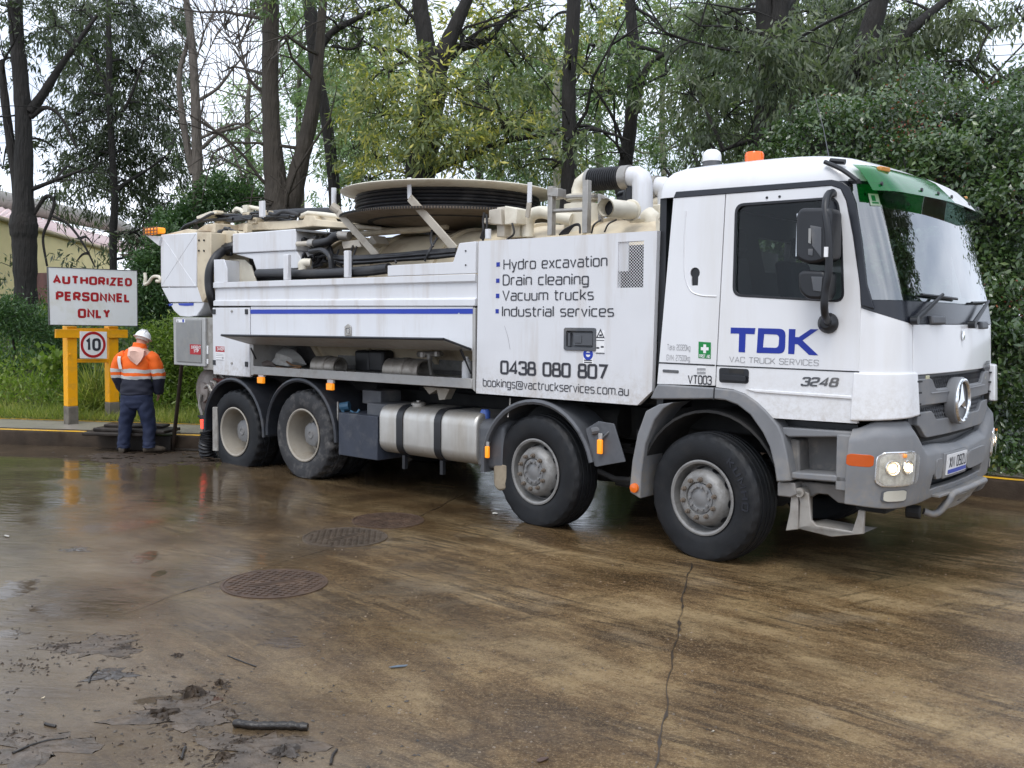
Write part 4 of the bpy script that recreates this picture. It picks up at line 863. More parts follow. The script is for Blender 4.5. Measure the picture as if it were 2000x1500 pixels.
T('beacon_bracket', MB().prism(poly(Z3, [(24, 456), (105, 462), (97, 515)], yr), yr-.03, yr+.05, 'y'), WHITE2, .004)
T('tow_hook', MB().tube(catmull([S3(283, 533, yr), S3(284, 545, yr), S3(283, 555, yr), S3(290, 552, yr), S3(299, 541, yr), S3(311, 541, yr), S3(313, 549, yr), S3(306, 549, yr)], 6), .022, 10), CREAMW)
# control cabinet
p = S(*Z3(170, 1178)); q = S(*Z3(342, 915))
cbn = T('control_cabinet', MB().box(p[0], q[0], -1.25, -.95, p[1], q[1]), mat('cabinet_grey', (.42, .42, .41), .5, .1, var=.06, dirt=(.25, .23, .2), damt=.6, dscale=6), .01)
p1 = S(*Z3(188, 1160)); q1 = S(*Z3(325, 928)); T('cabinet_door', MB().box(p1[0], q1[0], -1.262, -1.25, p1[1], q1[1]), mat('cabinet_door_steel', (.26, .26, .255), .45, .3, var=.08, dirt=(.4, .38, .33), damt=.6, dscale=9), .006, parent=cbn)
p2 = S(*Z3(266, 1119)); q2 = S(*Z3(325, 1066)); T('emergency_label', MB().box(p2[0], q2[0], -1.265, -1.26, p2[1], q2[1]), REDV, parent=cbn)
side_text('lettering', 'EMERGENCY', WHITEV, Z3(269, 1087), Z3(322, 1088), .032, -1.2658, cbn, wt=.2)
side_text('lettering', 'STOP', WHITEV, Z3(283, 1107), Z3(309, 1107), .032, -1.2658, cbn, wt=.2)
p3 = S(*Z3(190, 942)); q3 = S(*Z3(238, 925)); T('warning_label', MB().box(p3[0], q3[0], -1.2645, -1.26, p3[1], q3[1]), WHITEV, parent=cbn)
lx, lz = S(*Z3(228, 933)); T('label_mark', MB().prism(circ(lx, lz, .022, 12), -1.2655, -1.264, 'y'), BLUEV, parent=cbn, smooth=0)
lx, lz = S(*Z3(198, 933)); T('label_mark', MB().prism([(lx-.022, lz-.018), (lx+.022, lz-.018), (lx, lz+.02)], -1.2655, -1.264, 'y'), GREYV, parent=cbn, smooth=0)
p = S(*Z3(342, 1205), -1.2); q = S(*Z3(386, 915), -1.2); cs = T('cabinet_side', MB().box(p[0], q[0]+.05, -1.22, -.6, p[1], q[1]), STEEL, .006)
for b in (1085, 1105, 1160):
    x, z = S(*Z3(352, b), -1.22); T('switch_plate', MB().box(x-.03, x+.05, -1.228, -1.22, z-.03, z+.03).lathe([(.012, 0), (.01, -.02), (0, -.02)], (x, -1.228, z), n=8), WHITEV, .003, parent=cs)
T('rear_hose', MB().tube(catmull([S3(*Z3(404, 880), -1.12), S3(*Z3(378, 800), -1.24), S3(*Z3(366, 720), -1.26), S3(*Z3(374, 640), -1.24), S3(*Z3(408, 575), -1.15), S3(*Z3(450, 540), -1.0), S3(*Z3(505, 522), -.95)], 8), .055, 12), HOSE)
dcx = S(*Z4(215, 232), -1.0)
dm = MB().lathe([(.0, -.10), (.12, -.09), (.13, -.06), (.22, -.04), (.30, .0), (.31, .02), (.31, .06), (.0, .08)], (dcx[0], -1.0, dcx[1]), 'y', 36)
T('suction_valve', dm, mat('valve_grey_brown', (.24, .21, .19), .55, .2, var=.2, dirt=(.1, .07, .05), damt=.8, dscale=8), smooth=40)
vp = MB().tube(catmull([S3(*Z4(200, 215), -1.14), S3(*Z4(215, 205), -1.16), S3(*Z4(225, 225), -1.16), S3(*Z4(245, 232), -1.12)], 5), .02, 8)
vp.tube(catmull([S3(*Z4(240, 170), -1.1), S3(*Z4(255, 160), -1.05), S3(*Z4(275, 175), -1.0)], 5), .035, 10).tube(catmull([S3(*Z4(228, 190), -1.1), S3(*Z4(243, 200), -1.12), S3(*Z4(240, 230), -1.1)], 5), .028, 8).tube(catmull([S3(*Z4(185, 240), -1.12), S3(*Z4(180, 280), -1.12), S3(*Z4(190, 320), -1.1)], 5), .022, 8)
T('valve_pipe', vp, STEEL)
T('red_bracket', MB().box(-7.2, -6.95, -1.05, -.7, 1.0, 1.1), mat('rust_red', (.2, .05, .035), .7, var=.3), .01)
T('hose_bag', MB().prism(poly(Z4, [(178, 322), (232, 318), (236, 385), (205, 395), (195, 340)], -1.0), -1.05, -.85, 'y'), BLACKPL, .02)
T('tail_lamp', MB().prism(poly(Z4, [(188, 338), (200, 338), (202, 375), (192, 375)], -1.05), -1.08, -1.02, 'y'), emit('lit_tail_lamp', (1, .06, .03), 1.2), .006)
a = S3(*Z4(212, 385), -.95); b = S3(*Z4(208, 452), -.95); b = Vector((b.x, -.95, -.08)) if False else b
pts = catmull([a, a.lerp(b, .4)+Vector((.02, 0, 0)), b, b+Vector((-.05, .1, -.2))], 14)
T('suction_hose', MB().tube(pts, [.095+(.016 if (i % 3) == 1 else 0) for i in range(len(pts))], 20), HOSE, smooth=50)
T('mud_flap', MB().prism(poly(Z4, [(229, 290), (246, 290), (250, 462), (230, 462)]), -1.25, -1.0, 'y'), mat('flap_concrete_grey', (.33, .31, .28), .7, var=.2, dirt=(.12, .1, .08), damt=.8, dscale=9), .008)

# ---- mudguards
def guard(name, c, r0, a0, a1, y0, y1, mt, lip=.03, n=20):
    f = lambda u, v, d=0: (c[0]+(r0+d)*math.cos(R(a0+(a1-a0)*u)), y0+(y1-y0)*v, c[1]+(r0+d)*math.sin(R(a0+(a1-a0)*u)))
    mb = MB().grid(lambda u, v: f(u, v, .012), n, 4, back=lambda u, v: f(u, v, 0))
    mb.tube([f(i/n, 0, .006) for i in range(n+1)], lip/2, 6)
    return T(name, mb, mt, smooth=50)
MG = mat('mudguard_plastic', (.03, .033, .04), .4, var=.15, dirt=(.14, .13, .12), damt=.5, dscale=4)
for c in ((-6.42, .50), (-5.10, .555)):
    guard('mudguard', c, .62, -2, 184, -1.26, -.72, MG, .05); guard('mudguard', c, .62, -2, 184, 1.26, .72, MG)
mg2 = mat('worn_front_mudguard', (.10, .105, .115), .45, var=.2, dirt=(.02, .02, .02), damt=.8, dscale=6)
c2 = (-1.68, .51)
guard('mudguard', c2, .63, 14, 186, -1.26, -.85, mg2, .05); guard('mudguard', c2, .63, 0, 180, 1.26, .85, mg2)
T('mudguard_plate', MB().prism(poly(Z4, [(1690, 375), (1725, 520), (1733, 523), (1845, 503), (1800, 355), (1740, 345)], -1.24), -1.25, -1.235, 'y'), mg2, .004)
T('guard_bracket', MB().tube([S3(*Z4(1710, 385), -1.27), S3(*Z4(1790, 370), -1.15)], .035, 10).tube([S3(*Z4(1308, 402), -1.24), S3(*Z4(1335, 380), -1.15)], .028, 10).tube(catmull([S3(*Z4(1735, 430), -1.27), S3(*Z4(1770, 395), -1.26), S3(*Z4(1800, 370), -1.2)], 5), .008, 6), GREYPL2)
for (a0, b0, a1, b1, bb0) in ((1734, 472, 1753, 418, 392), (1297, 488, 1310, 444, 425)):
    p = S(*Z4(a0, b0), -1.28); q = S(*Z4(a1, b1), -1.28); T('marker_lamp', MB().box(p[0], q[0], -1.295, -1.265, p[1], q[1]), AMBERL, .008)
    zt = S(*Z4(a0, bb0), -1.28)[1]; T('marker_bracket', MB().box(p[0]+.005, q[0]-.005, -1.28, -1.265, q[1], zt), ALUD, .003)
T('mud_flap', MB().prism(rpoly(poly(Z4, [(1311, 515), (1370, 512), (1370, 615), (1330, 622), (1313, 600)]), .04), -1.2, -.95, 'y'), mat('muddy_flap', (.30, .25, .18), .8, var=.25, dirt=(.1, .08, .05), damt=.9, dscale=10), .02)
T('guard_chain', MB().tube(catmull([S3(*Z4(1393, 255), -1.2), S3(*Z4(1391, 290), -1.21), S3(*Z4(1384, 330), -1.25)], 6), .007, 5), STEEL)

# ---- fuel tank, battery box and valves
x0, zt_ = S(*Z4(877, 275)); x1 = S(*Z4(1258, 400))[0]; zb_ = S(*Z4(877, 462))[1]
fz0, fz1 = .485, .985
cs_ = rrect(-1.25, fz0, -.62, fz1, .13, 6)
ft = T('fuel_tank', MB().prism([(y, z) for y, z in cs_], x0, x1, 'x'), ALU, .03, smooth=40, seg=3)
for a in (962, 1110):
    xs = S(*Z4(a, 380))[0]; big = rrect(-1.262, fz0-.012, -.61, fz1+.012, .14, 6)
    T('tank_strap', MB().prism(big, xs-.045, xs+.045, 'x', [rrect(-1.251, fz0+.0, -.6, fz1, .13, 6)]).box(xs-.02, xs+.02, -1.2, -1.16, fz0-.14, fz0), BLACKPL, .003, smooth=40, parent=ft)
xc = S(*Z4(1048, 283), -1.0)[0]; T('filler_cap', MB().lathe([(.075, fz1-.01), (.075, fz1+.03), (.06, fz1+.04), (.02, fz1+.04), (.02, fz1+.055), (0, fz1+.055)], (xc, -1.05, 0), 'z', 20), STEEL, parent=ft)
T('fluid_tank', MB().prism(rpoly([(y, z) for y, z in ((-1.2, .47), (-1.2, .88), (-1.12, .93), (-.7, .93), (-.7, .47))], .05), S(*Z4(1262, 400), -1.2)[0], S(*Z4(1330, 400), -1.2)[0]+.12, 'x'), GREYPL2, .03, seg=3)
xq, zq = S(*Z4(1290, 305), -1.1)
T('filler_cap', MB().lathe([(.05, 0), (.05, .06), (.035, .085), (0, .085)], (xq, -1.08, .93), 'z', 16), mat('blue_cap', (.06, .12, .4), .4, var=.05))
p = S(*Z4(722, 455)); q = S(*Z4(874, 335))
T('battery_box', MB().box(p[0], q[0], -1.25, -.7, .40, q[1]+.02), mat('blue_black_steel', (.035, .042, .06), .5, var=.15, dirt=(.2, .2, .2), damt=.4, dscale=7), .008)
T('air_valve', MB().box(p[0]+.02, p[0]+.3, -1.1, -.8, .76, .82).box(p[0]+.35, q[0]+.15, -1.15, -.7, .72, .98).box(p[0]+.1, p[0]+.4, -1.0, -.7, .95, 1.1), GREYPL2, .01)
T('air_valve', MB().tube([S3(*Z4(730, 290), -1.1), S3(*Z4(765, 285), -1.05)], .05, 10).tube([S3(*Z4(735, 300), -1.1), S3(*Z4(740, 320), -1.1)], .03, 8).tube(catmull([S3(*Z4(770, 305), -1.1), S3(*Z4(790, 315), -1.12), S3(*Z4(805, 300), -1.1)], 4), .012, 6), mat('blue_valve', (.06, .16, .26), .5, var=.2, dirt=(.1, .09, .08), damt=.7))
T('battery_strut', MB().tube([S3(*Z4(720, 270), -1.2), S3(*Z4(720, 400), -1.2)], .012, 6), STEEL)
T('hanging_bracket', MB().prism(poly(Z4, [(1065, 208), (1170, 218), (1150, 260), (1128, 262), (1118, 222), (1090, 240)], -.9), -.95, -.85, 'y'), BAR, .005)
T('air_reservoir', MB().tube([(-2.35, -.55, .9), (-1.2, -.55, .95)], .14, 16), DARK)
# ================================================================== CAB
def xf(z): return float(np.interp(z, [.5, .6, 1.0, 1.5, 1.87, 2.02, 2.84, 2.95, 3.05], [1.47, 1.50, 1.52, 1.53, 1.515, 1.49, 1.27, 1.22, 1.1]))
def plan(s):
    a = abs(s); sg = 1 if s >= 0 else -1
    if a <= .7: y = .95*a/.7; return -.055*(y/.95)**2, sg*y
    t = (a-.7)/.3*math.pi/2; return -.055-.305*(1-math.cos(t)), sg*(.95+.29*math.sin(t))
def CF(s, z, off=0.0):
    d, y = plan(s); e = 1e-3; d1, y1 = plan(min(1, s+e)); d0, y0 = plan(max(-1, s-e))
    nx, ny = (y1-y0), -(d1-d0); l = math.hypot(nx, ny) or 1
    return Vector((xf(z)+d+off*nx/l, y+off*ny/l, z))
def ys(y):
    a = abs(y); sg = 1 if y >= 0 else -1
    return sg*(.7*a/.95 if a <= .95 else .7+.3*math.asin(min(1, (a-.95)/.29))/(math.pi/2))
def FS(px, py, off=0.0):
    "front skin (s, z) met by a sight line"
    x = 1.4
    for _ in range(25):
        y, z = SX(px, py, x); s = max(-1, min(1, ys(y))); x += .6*(CF(s, z, off).x-x)
    return s, z
def skin_patch(s0, s1, zlo, zhi, off, n=24, m=6, thick=.02, skip=None):
    L = zlo if callable(zlo) else (lambda s: zlo); H = zhi if callable(zhi) else (lambda s: zhi)
    f = lambda u, v, o: (lambda s: CF(s, L(s)+(H(s)-L(s))*v, o))(s0+(s1-s0)*u)
    return MB().grid(lambda u, v: f(u, v, off), n, m, back=lambda u, v: f(u, v, off-thick), skip=skip)
YS = -1.245
# rear quarter and door, camera side; simple twins on the far side
rq = poly(Z1, [(289, 262), (541, 244), (491, 1183), (209, 1174)], YS)
dpts = poly(Z1, [(546, 244), (1060, 204), (1103, 222), (1130, 280), (1163, 450), (1197, 690), (1203, 790), (1185, 1368), (768, 1341), (735, 1300), (690, 1258), (640, 1222), (580, 1200), (496, 1190)], YS)
win = rpoly(poly(Z1, [(595, 300), (1090, 265), (1108, 420), (1119, 772), (582, 741)], YS), .07, 5)
def mirror_y(o):
    c = o.copy(); c.data = o.data.copy(); COL.objects.link(c)
    c.data.transform(Matrix.Scale(-1, 4, (0, 1, 0))); c.data.flip_normals(); return c
hx, hz = S(*Z1(393, 655), YS)
kh = [(hx+.043*math.cos(R(a)), hz+.035+.043*math.sin(R(a))) for a in range(-45, 226, 15)] + [(hx-.030, hz-.02), (hx-.028, hz-.062), (hx+.028, hz-.062), (hx+.030, hz-.02)]
q_ = T('rear_quarter', MB().prism(rq, YS, YS+.035, 'y', [kh]), WHITE, 0)
T('air_inlet', MB().prism(kh, YS+.012, YS+.03, 'y'), BLACKPL, parent=q_)
swage = catmull([S3(*Z1(350, 330), YS), S3(*Z1(340, 500), YS), S3(*Z1(345, 640), YS), S3(*Z1(370, 715), YS), S3(*Z1(420, 742), YS), S3(*Z1(500, 748), YS)], 6)
T('pressed_swage', MB().tube(swage, .006, 6), WHITE, parent=q_, smooth=60)
mirror_y(q_).name = 'rear_quarter'
door = T('cab_door', MB().prism(dpts, YS, YS+.035, 'y', [win]), WHITE, 0)
mirror_y(door).name = 'cab_door'
sm = MB().tube([S3(*Z1(213, 1071), YS), S3(*Z1(490, 1084), YS)], .006, 4)
T('panel_seam', sm, BLACKPL, parent=q_)
T('panel_seam', MB().tube([S3(*Z1(495, 1085), YS), S3(*Z1(1195, 1116), YS)], .005, 4), BLACKPL, parent=door)
cr_ = poly(Z1, [(640, 1198), (1187, 1234), (1187, 1252), (690, 1216)], YS)
T('door_swage', MB().prism(cr_, YS-.012, YS, 'y'), WHITE, .006, parent=door)
T('door_window', MB().prism(win, YS+.016, YS+.02, 'y'), TINT, parent=door, smooth=0)
T('window_seal', MB().prism(rpoly(poly(Z1, [(589, 294), (1093, 259), (1113, 420), (1124, 778), (576, 747)], YS), .075, 5), YS-.004, YS+.012, 'y', [rpoly(poly(Z1, [(601, 308), (1085, 272), (1101, 420), (1112, 766), (589, 735)], YS), .065, 5)]), BLACKPL, .003, parent=door)
w2 = MB().prism(win, YS+.016, YS+.02, 'y'); w2.v = [(x, -y, z) for x, y, z in w2.v]; T('door_window', w2, TINT, smooth=0)
stp = poly(Z1, [(287, 268), (300, 236), (700, 205), (1060, 177), (1115, 188), (1150, 215), (1178, 290), (1208, 480), (1232, 690), (1268, 808), (1203, 792), (1199, 700), (1165, 450), (1132, 280), (1105, 224), (1060, 207)], YS-.004)
o = T('roof_trim', MB().prism(stp, YS-.006, YS+.02, 'y'), BLACKTR, .005); mirror_y(o).name = 'roof_trim'
pb = MB()
for a, b in ((745, 265), (807, 260)): pb.lathe([(.010, 0), (.009, -.006), (0, -.007)], S3(*Z1(a, b), YS), n=10)
T('door_plug', pb, BLACKPL, parent=door)
# door handle
hp = poly(Z1, [(512, 1095), (658, 1102), (656, 1174), (512, 1167)], YS)
hb = MB().prism(rpoly(hp, .025), YS-.004, YS+.0, 'y').prism(rpoly(poly(Z1, [(530, 1128), (648, 1136), (648, 1163), (530, 1155)], YS), .01), YS-.03, YS-.004, 'y')
T('door_handle', hb, BLACKPL, .004, parent=door)
T('handle_recess', MB().prism(poly(Z1, [(560, 1102), (633, 1106), (633, 1126), (560, 1122)], YS), YS-.0055, YS-.004, 'y'), DARK, parent=door)
T('side_slot', MB().prism(rpoly(poly(Z1, [(237, 1103), (315, 1108), (315, 1122), (237, 1117)], YS), .01), YS-.006, YS, 'y'), GREYPL2, .002, parent=q_)
Yl = YS-.0025
def poly_mark(name, mt, ps, parent, y=Yl):
    mb = MB()
    for p in ps: mb.prism(poly(Z1, p, y), y, y+.0018, 'y')
    return T(name, mb, mt, smooth=0, parent=parent)
poly_mark('logo_letter', NAVYV, [[(568, 899), (688, 902), (684, 932), (641, 930), (637, 1021), (606, 1019), (609, 929), (567, 928)]], door)
dy = Yl
def rsel(pts, rs, n=5):
    o = []
    for i, p in enumerate(pts):
        if rs[i] == 0: o.append(tuple(p)); continue
        p = Vector(p); A = p+(Vector(pts[i-1])-p).normalized()*rs[i]; B_ = p+(Vector(pts[(i+1) % len(pts)])-p).normalized()*rs[i]
        for j in range(n+1): t = j/n; q = A*(1-t)**2+p*2*t*(1-t)+B_*t*t; o.append((q.x, q.y))
    return o
do = rsel(poly(Z1, [(702, 902), (836, 906), (832, 1027), (694, 1023)], dy), (0, .05, .05, 0)); di = rsel(poly(Z1, [(731, 931), (805, 934), (801, 999), (725, 996)], dy), (0, .03, .03, 0))
T('logo_letter', MB().prism(do, dy, dy+.0018, 'y', [di]), NAVYV, smooth=0, parent=door)
poly_mark('logo_letter', NAVYV, [[(852, 906), (884, 907), (882, 945), (900, 946), (958, 907), (996, 908), (918, 962), (995, 1035), (950, 1033), (895, 981), (881, 980), (878, 1029), (848, 1028)]], door)
side_text('lettering', 'VAC TRUCK SERVICES', GREYV, Z1(562, 1067), Z1(995, 1086), S(*Z1(562, 1041), Yl)[1]-S(*Z1(562, 1067), Yl)[1], Yl, door, wt=.11)
side_text('lettering', '3248', GREYPL2, Z1(914, 1181), Z1(1082, 1186), .055, YS-.004, door, wt=.22, gap=.25, slant=.2)
side_text('lettering', 'VT003', INK, Z1(360, 1171), Z1(472, 1177), .062, Yl, q_, wt=.17, rad=.2)
side_text('lettering', 'Tara: 20320kg', GREYV, Z1(258, 1007), Z1(370, 1011), .042, Yl, q_, wt=.11)
side_text('lettering', 'GVM: 27500kg', GREYV, Z1(255, 1058), Z1(368, 1063), .042, Yl, q_, wt=.11)
fa = poly(Z1, [(411, 968), (471, 972), (470, 1052), (410, 1048)], Yl)
T('first_aid_label', MB().prism(fa, Yl, Yl+.0018, 'y'), GREENV, smooth=0, parent=q_)
ax_, az_ = S(*Z1(441, 1003), Yl); a_, b_ = .012, .034
T('first_aid_cross', MB().box(ax_-a_, ax_+a_, Yl-.001, Yl, az_-b_, az_+b_).box(ax_-b_, ax_-a_, Yl-.001, Yl, az_-a_, az_+a_).box(ax_+a_, ax_+b_, Yl-.001, Yl, az_-a_, az_+a_), WHITEV, smooth=0, parent=q_)
side_text('lettering', 'FIRST AID', WHITEV, Z1(415, 1045), Z1(466, 1048), .022, Yl-.0008, q_, wt=.2)
gs = MB()
for k in range(6):
    x, z = S(*Z1(410+(k % 3)*14, 1102+(k//3)*17), Yl); gs.box(x-.012, x+.012, Yl, Yl+.001, z-.012, z+.008)
T('sticker_mark', gs, GREYV, smooth=0, parent=q_)
x, z = S(*Z1(405, 1125), Yl); x1_, z1_ = S(*Z1(446, 1088), Yl); T('sticker', MB().box(x, x1_, Yl+.0012, Yl+.0018, z, z1_), WHITEV, smooth=0, parent=q_)
# roof
def ring(z, fi, si, ri, rc=.06):
    k = (1.24-si)/1.24; o = []
    for i in range(33):
        s = -1+2*i/32; d, y = plan(s); o.append(Vector((xf(2.84)+d*(1+.3*fi)-fi, y*k, z)))
    xr = -.46+ri
    for sg in (1, -1):
        for j in range(5):
            t = R(90*j/4) if sg == 1 else R(90-90*j/4)
            o.append(Vector((xr+rc-rc*math.sin(t), sg*(1.24*k-rc+rc*math.cos(t)), z)))
    return o
rings = [ring(*a) for a in ((2.845, -.0, 0, 0), (2.90, .015, .0, .005), (2.96, .05, .012, .015), (3.01, .11, .04, .04), (3.05, .20, .08, .07), (3.085, .34, .16, .13), (3.115, .55, .30, .22), (3.135, .85, .55, .4), (3.142, 1.1, .9, .6))]
T('cab_roof', MB().loft(rings, cap=False).add(rings[-1], [tuple(range(len(rings[-1])))]), WHITE, smooth=50)
_rw = [SX(*Z1(a, b), -.40) for a, b in ((700, 460), (860, 485), (850, 640), (735, 630))]
T('cab_back', MB().prism([(-1.2, 1.15), (1.2, 1.15), (1.2, 2.85), (-1.2, 2.85)], -.46, -.40, 'x', [_rw]), BLACKPL, 0)
T('rear_window', MB().prism(_rw, -.432, -.428, 'x'), CLEARG, smooth=0)
T('cab_floor', MB().box(-.42, 1.15, -1.2, 1.2, 1.32, 1.37), DARK)
T('cab_interior', MB().box(-.3, 1.15, -1.15, 1.15, 2.83, 2.85).box(.85, 1.25, -1.0, 1.0, 1.5, 1.98), mat('cab_lining', (.03, .032, .035), .8, var=.1), .01)
for y in (-.62, .62):
    st_ = MB().box(-.1, .42, y-.27, y+.27, 1.55, 1.72).prism([(-.12, 1.7), (.03, 1.72), (-.10, 2.42), (-.24, 2.42)], y-.25, y+.25, 'y').prism([(-.12, 2.44), (-.04, 2.44), (-.07, 2.64), (-.15, 2.64)], y-.14, y+.14, 'y')
    T('seat', st_, mat('seat_cloth', (.03, .032, .04), .9, var=.2) if 'seat_cloth' not in bpy.data.materials else bpy.data.materials['seat_cloth'], .04, seg=3)
swm = Matrix.Translation((.80, -.62, 1.98))@Matrix.Rotation(R(-35), 4, 'Y')
T('steering_wheel', MB().lathe([(.215+.016*math.cos(a*math.pi/4), .016*math.sin(a*math.pi/4)) for a in range(8)], (0, 0, 0), 'z', 32, close=True).lathe([(.07, -.03), (.07, .02), (0, .03)], n=16, ax='z').box(-.2, .2, -.02, .02, -.01, .01), BLACKPL, smooth=50).matrix_local = swm
# windscreen frame, glass, corner panels, bonnet
zb_f = lambda s: 1.865+.135*max(0, (abs(s)-.7)/.3)**1.4
gz0 = lambda s: 2.03-.01*(1-abs(s))
SG = .93
T('windscreen_frame', skin_patch(-1, 1, zb_f, 2.86, .004, 80, 40, .03, skip=lambda u, v: (abs(2*u-1) < SG-.02 and .19 < v < .955)), BLACKTR, smooth=50)
def wsg(u, v, o): s = -SG+2*SG*u; return CF(s, gz0(s)+(2.835-gz0(s))*v, o)
ws = T('windscreen', MB().grid(lambda u, v: wsg(u, v, .010), 40, 10), WSG, smooth=70, fix=False)
T('visor_reflection_band', MB().grid(lambda u, v: CF(-SG+.02+(2*SG-.04)*u, 2.66+.16*v+.03*(1-(2*u-1)**2), .004), 40, 4), VISG, smooth=70, parent=ws, fix=False)  # green strip standing for the visor's reflection on the upper glass
a_ = FS(*Z1(1240, 245), .014); T('inspection_label', MB().grid(lambda u, v: CF(a_[0]+.055*u, a_[1]-.085*(1-v), .014), 3, 2), mat('pale_sticker', (.55, .65, .5), .5, var=.1), parent=ws, fix=False)
T('sticker_mark', MB().grid(lambda u, v: CF(a_[0]+.012+.02*u, a_[1]-.04*(1-v)-.012, .0155), 3, 2).grid(lambda u, v: CF(a_[0]+.01+.035*u, a_[1]-.07+.012*v, .0155), 3, 1), GREENV, parent=ws, fix=False)
for sg in (-1, 1):
    T('corner_panel', skin_patch(sg*1.0, sg*.705, 1.50, lambda s: zb_f(s)-.003, .002, 14, 8, .03), WHITE, smooth=50)
    fo = lambda v: .018+.02*(1-v)+(.03 if sg > 0 else 0)
    zl = lambda s: 1.185+.03*(1-abs(s))/.3
    zh = lambda s: 1.525
    s1 = .665
    def adp(u, v, o):
        sa = sg*(1.0+(s1-1.0)*u+(-.02*(1-v) if u > .8 else 0)); z = zl(sa)+(zh(sa)-zl(sa))*v
        return CF(sa, z, fo(v)+o)
    T('air_deflector', MB().grid(lambda u, v: adp(u, v, .0), 14, 8, back=lambda u, v: adp(u, v, -.05)), WHITE, .012, smooth=50, seg=3)
    vs_ = MB()
    T('cheek_vent', skin_patch(sg*.69, sg*.60, 1.15, 1.495, -.02, 6, 4, .02), GREYPL2, smooth=40)
    for k in range(4): vs_.obox(Matrix.Translation(CF(sg*.665, 1.22+.08*k, -.0))@Matrix.Rotation(sg*.3, 4, 'Z'), .05, .09, .012)
    T('vent_slat', vs_, BLACKPL)
T('bonnet', skin_patch(-.695, .695, 1.503, 1.860, .004, 40, 8, .03), WHITE, .006, smooth=50)
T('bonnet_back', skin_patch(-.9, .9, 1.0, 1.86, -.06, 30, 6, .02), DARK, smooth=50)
T('cab_badge', MB().lathe([(.035, 0), (.038, .006), (.02, .008), (0, .008)], CF(.12 if False else FS(*Z1(1697, 940))[0], FS(*Z1(1697, 940))[1], .006), 'x', 20), CHROME)
T('badge_surround', MB().grid(lambda u, v: CF(FS(*Z1(1697, 940))[0]+.05*(u-.5)*(.35+.65*v), FS(*Z1(1697, 940))[1]-.085+.135*v, .006), 4, 4), WHITE, fix=False)
def front_text(name, text, mt, s0, s1, z, cap, off=.009, parent=None, **k):
    return letter(name, text, mt, lambda u, v: CF(s0+(s1-s0)*u, z+v*cap, off), width=True, parent=parent, **k)
s_, z_ = FS(*Z1(1832, 1074)); front_text('lettering', 'VT003', GREYPL2, .50, .66, z_, .065, wt=.18)
s_, z_ = FS(*Z1(1815, 1100)); front_text('lettering', 'ACTROS', GREYPL2, .45, .66, z_-.0, .042, wt=.2, gap=.25)
# grille: back, mesh, two bars, star
gb = T('grille', skin_patch(-.66, .66, 1.06, 1.497, -.025, 30, 6, .02), BLACKPL, smooth=50)
ms = MB()
for k in range(40):
    s0 = -.5+k*.027
    for (zA, zB) in ((1.345, 1.48), (1.15, 1.26)):
        for dg in (-1, 1):
            ms.tube([CF(max(-.52, min(.52, s0)), zA, -.016), CF(max(-.52, min(.52, s0+dg*.045)), zB, -.016)], .0035, 3, cap=False)
T('grille_mesh', ms, GREYPL2, smooth=0, parent=gb, kind='stuff')
def bar_patch(name, hi, lo, s1, off=.012):
    f = lambda u, v, o: (lambda s: CF(s, lo(s)+(hi(s)-lo(s))*v, o))(-s1+2*s1*u)
    return T(name, MB().grid(lambda u, v: f(u, v, off+.012*math.sin(math.pi*min(1, v*1.0))*0), 60, 5, back=lambda u, v: f(u, v, off-.045)), GREYPL, .006, smooth=40, parent=gb)
sl2 = lambda s, a, b, lo, hi: lo+(hi-lo)*smoothstep(a, b, abs(s))
bar_patch('grille_bar', lambda s: sl2(s, .40, .50, 1.385, 1.475), lambda s: 1.283, .655)
bar_patch('grille_bar', lambda s: sl2(s, .38, .47, 1.165, 1.235), lambda s: 1.045+.10*smoothstep(.50, .635, abs(s)), .635)
T('grille_lip', MB().grid(lambda u, v: CF(-.49+.98*u, 1.365+.028*v, .02-.035*v), 30, 2), GREYPL, parent=gb).name = 'grille_lip'
T('grille_side', skin_patch(-.665, -.51, 1.475, 1.500, .006, 6, 2, .03), GREYPL2, parent=gb); T('grille_side', skin_patch(.51, .665, 1.475, 1.500, .006, 6, 2, .03), GREYPL2, parent=gb)
for px in (1524, 1805):
    s_, z_ = FS(*Z2(px, 93)); T('grille_lamp', MB().grid(lambda u, v: CF(s_-.022+.044*u, z_-.014+.028*v, .012), 2, 2, back=lambda u, v: CF(s_-.022+.044*u, z_-.014+.028*v, -.02)), mat('grille_lamp_cream', (.5, .48, .3), .3, var=.05) if 'grille_lamp_cream' not in bpy.data.materials else bpy.data.materials['grille_lamp_cream'], .004, parent=gb)
s0_, z0_ = FS(1876, 782, .05); SP = CF(s0_, z0_, .035)
em = MB().lathe([(.150, -.06), (.174, -.05), (.178, .02), (.170, .03), (.15, .015), (0, .01)], SP, 'x', 40)
T('star_housing', em, GREYPL, smooth=40)
sr = MB().lathe([(.155+.016*math.cos(a*math.pi/4), .030+.016*math.sin(a*math.pi/4)) for a in range(8)], SP, 'x', 48, close=True)
for k in range(3):
    a = R(90+120*k); t = Vector((0, math.cos(a), math.sin(a))); n_ = Vector((0, -math.sin(a), math.cos(a))); f_ = Vector((.045, 0, 0)); b_ = Vector((.022, 0, 0))
    tip = SP+t*.148+b_; c_ = SP+f_; l_ = SP+(t*.5+n_*.866)*.036+b_; r_ = SP+(t*.5-n_*.866)*.036+b_
    sr.add([c_, l_, tip, r_], [(0, 1, 2), (0, 2, 3)])
T('star_emblem', sr, CHROME, smooth=30)
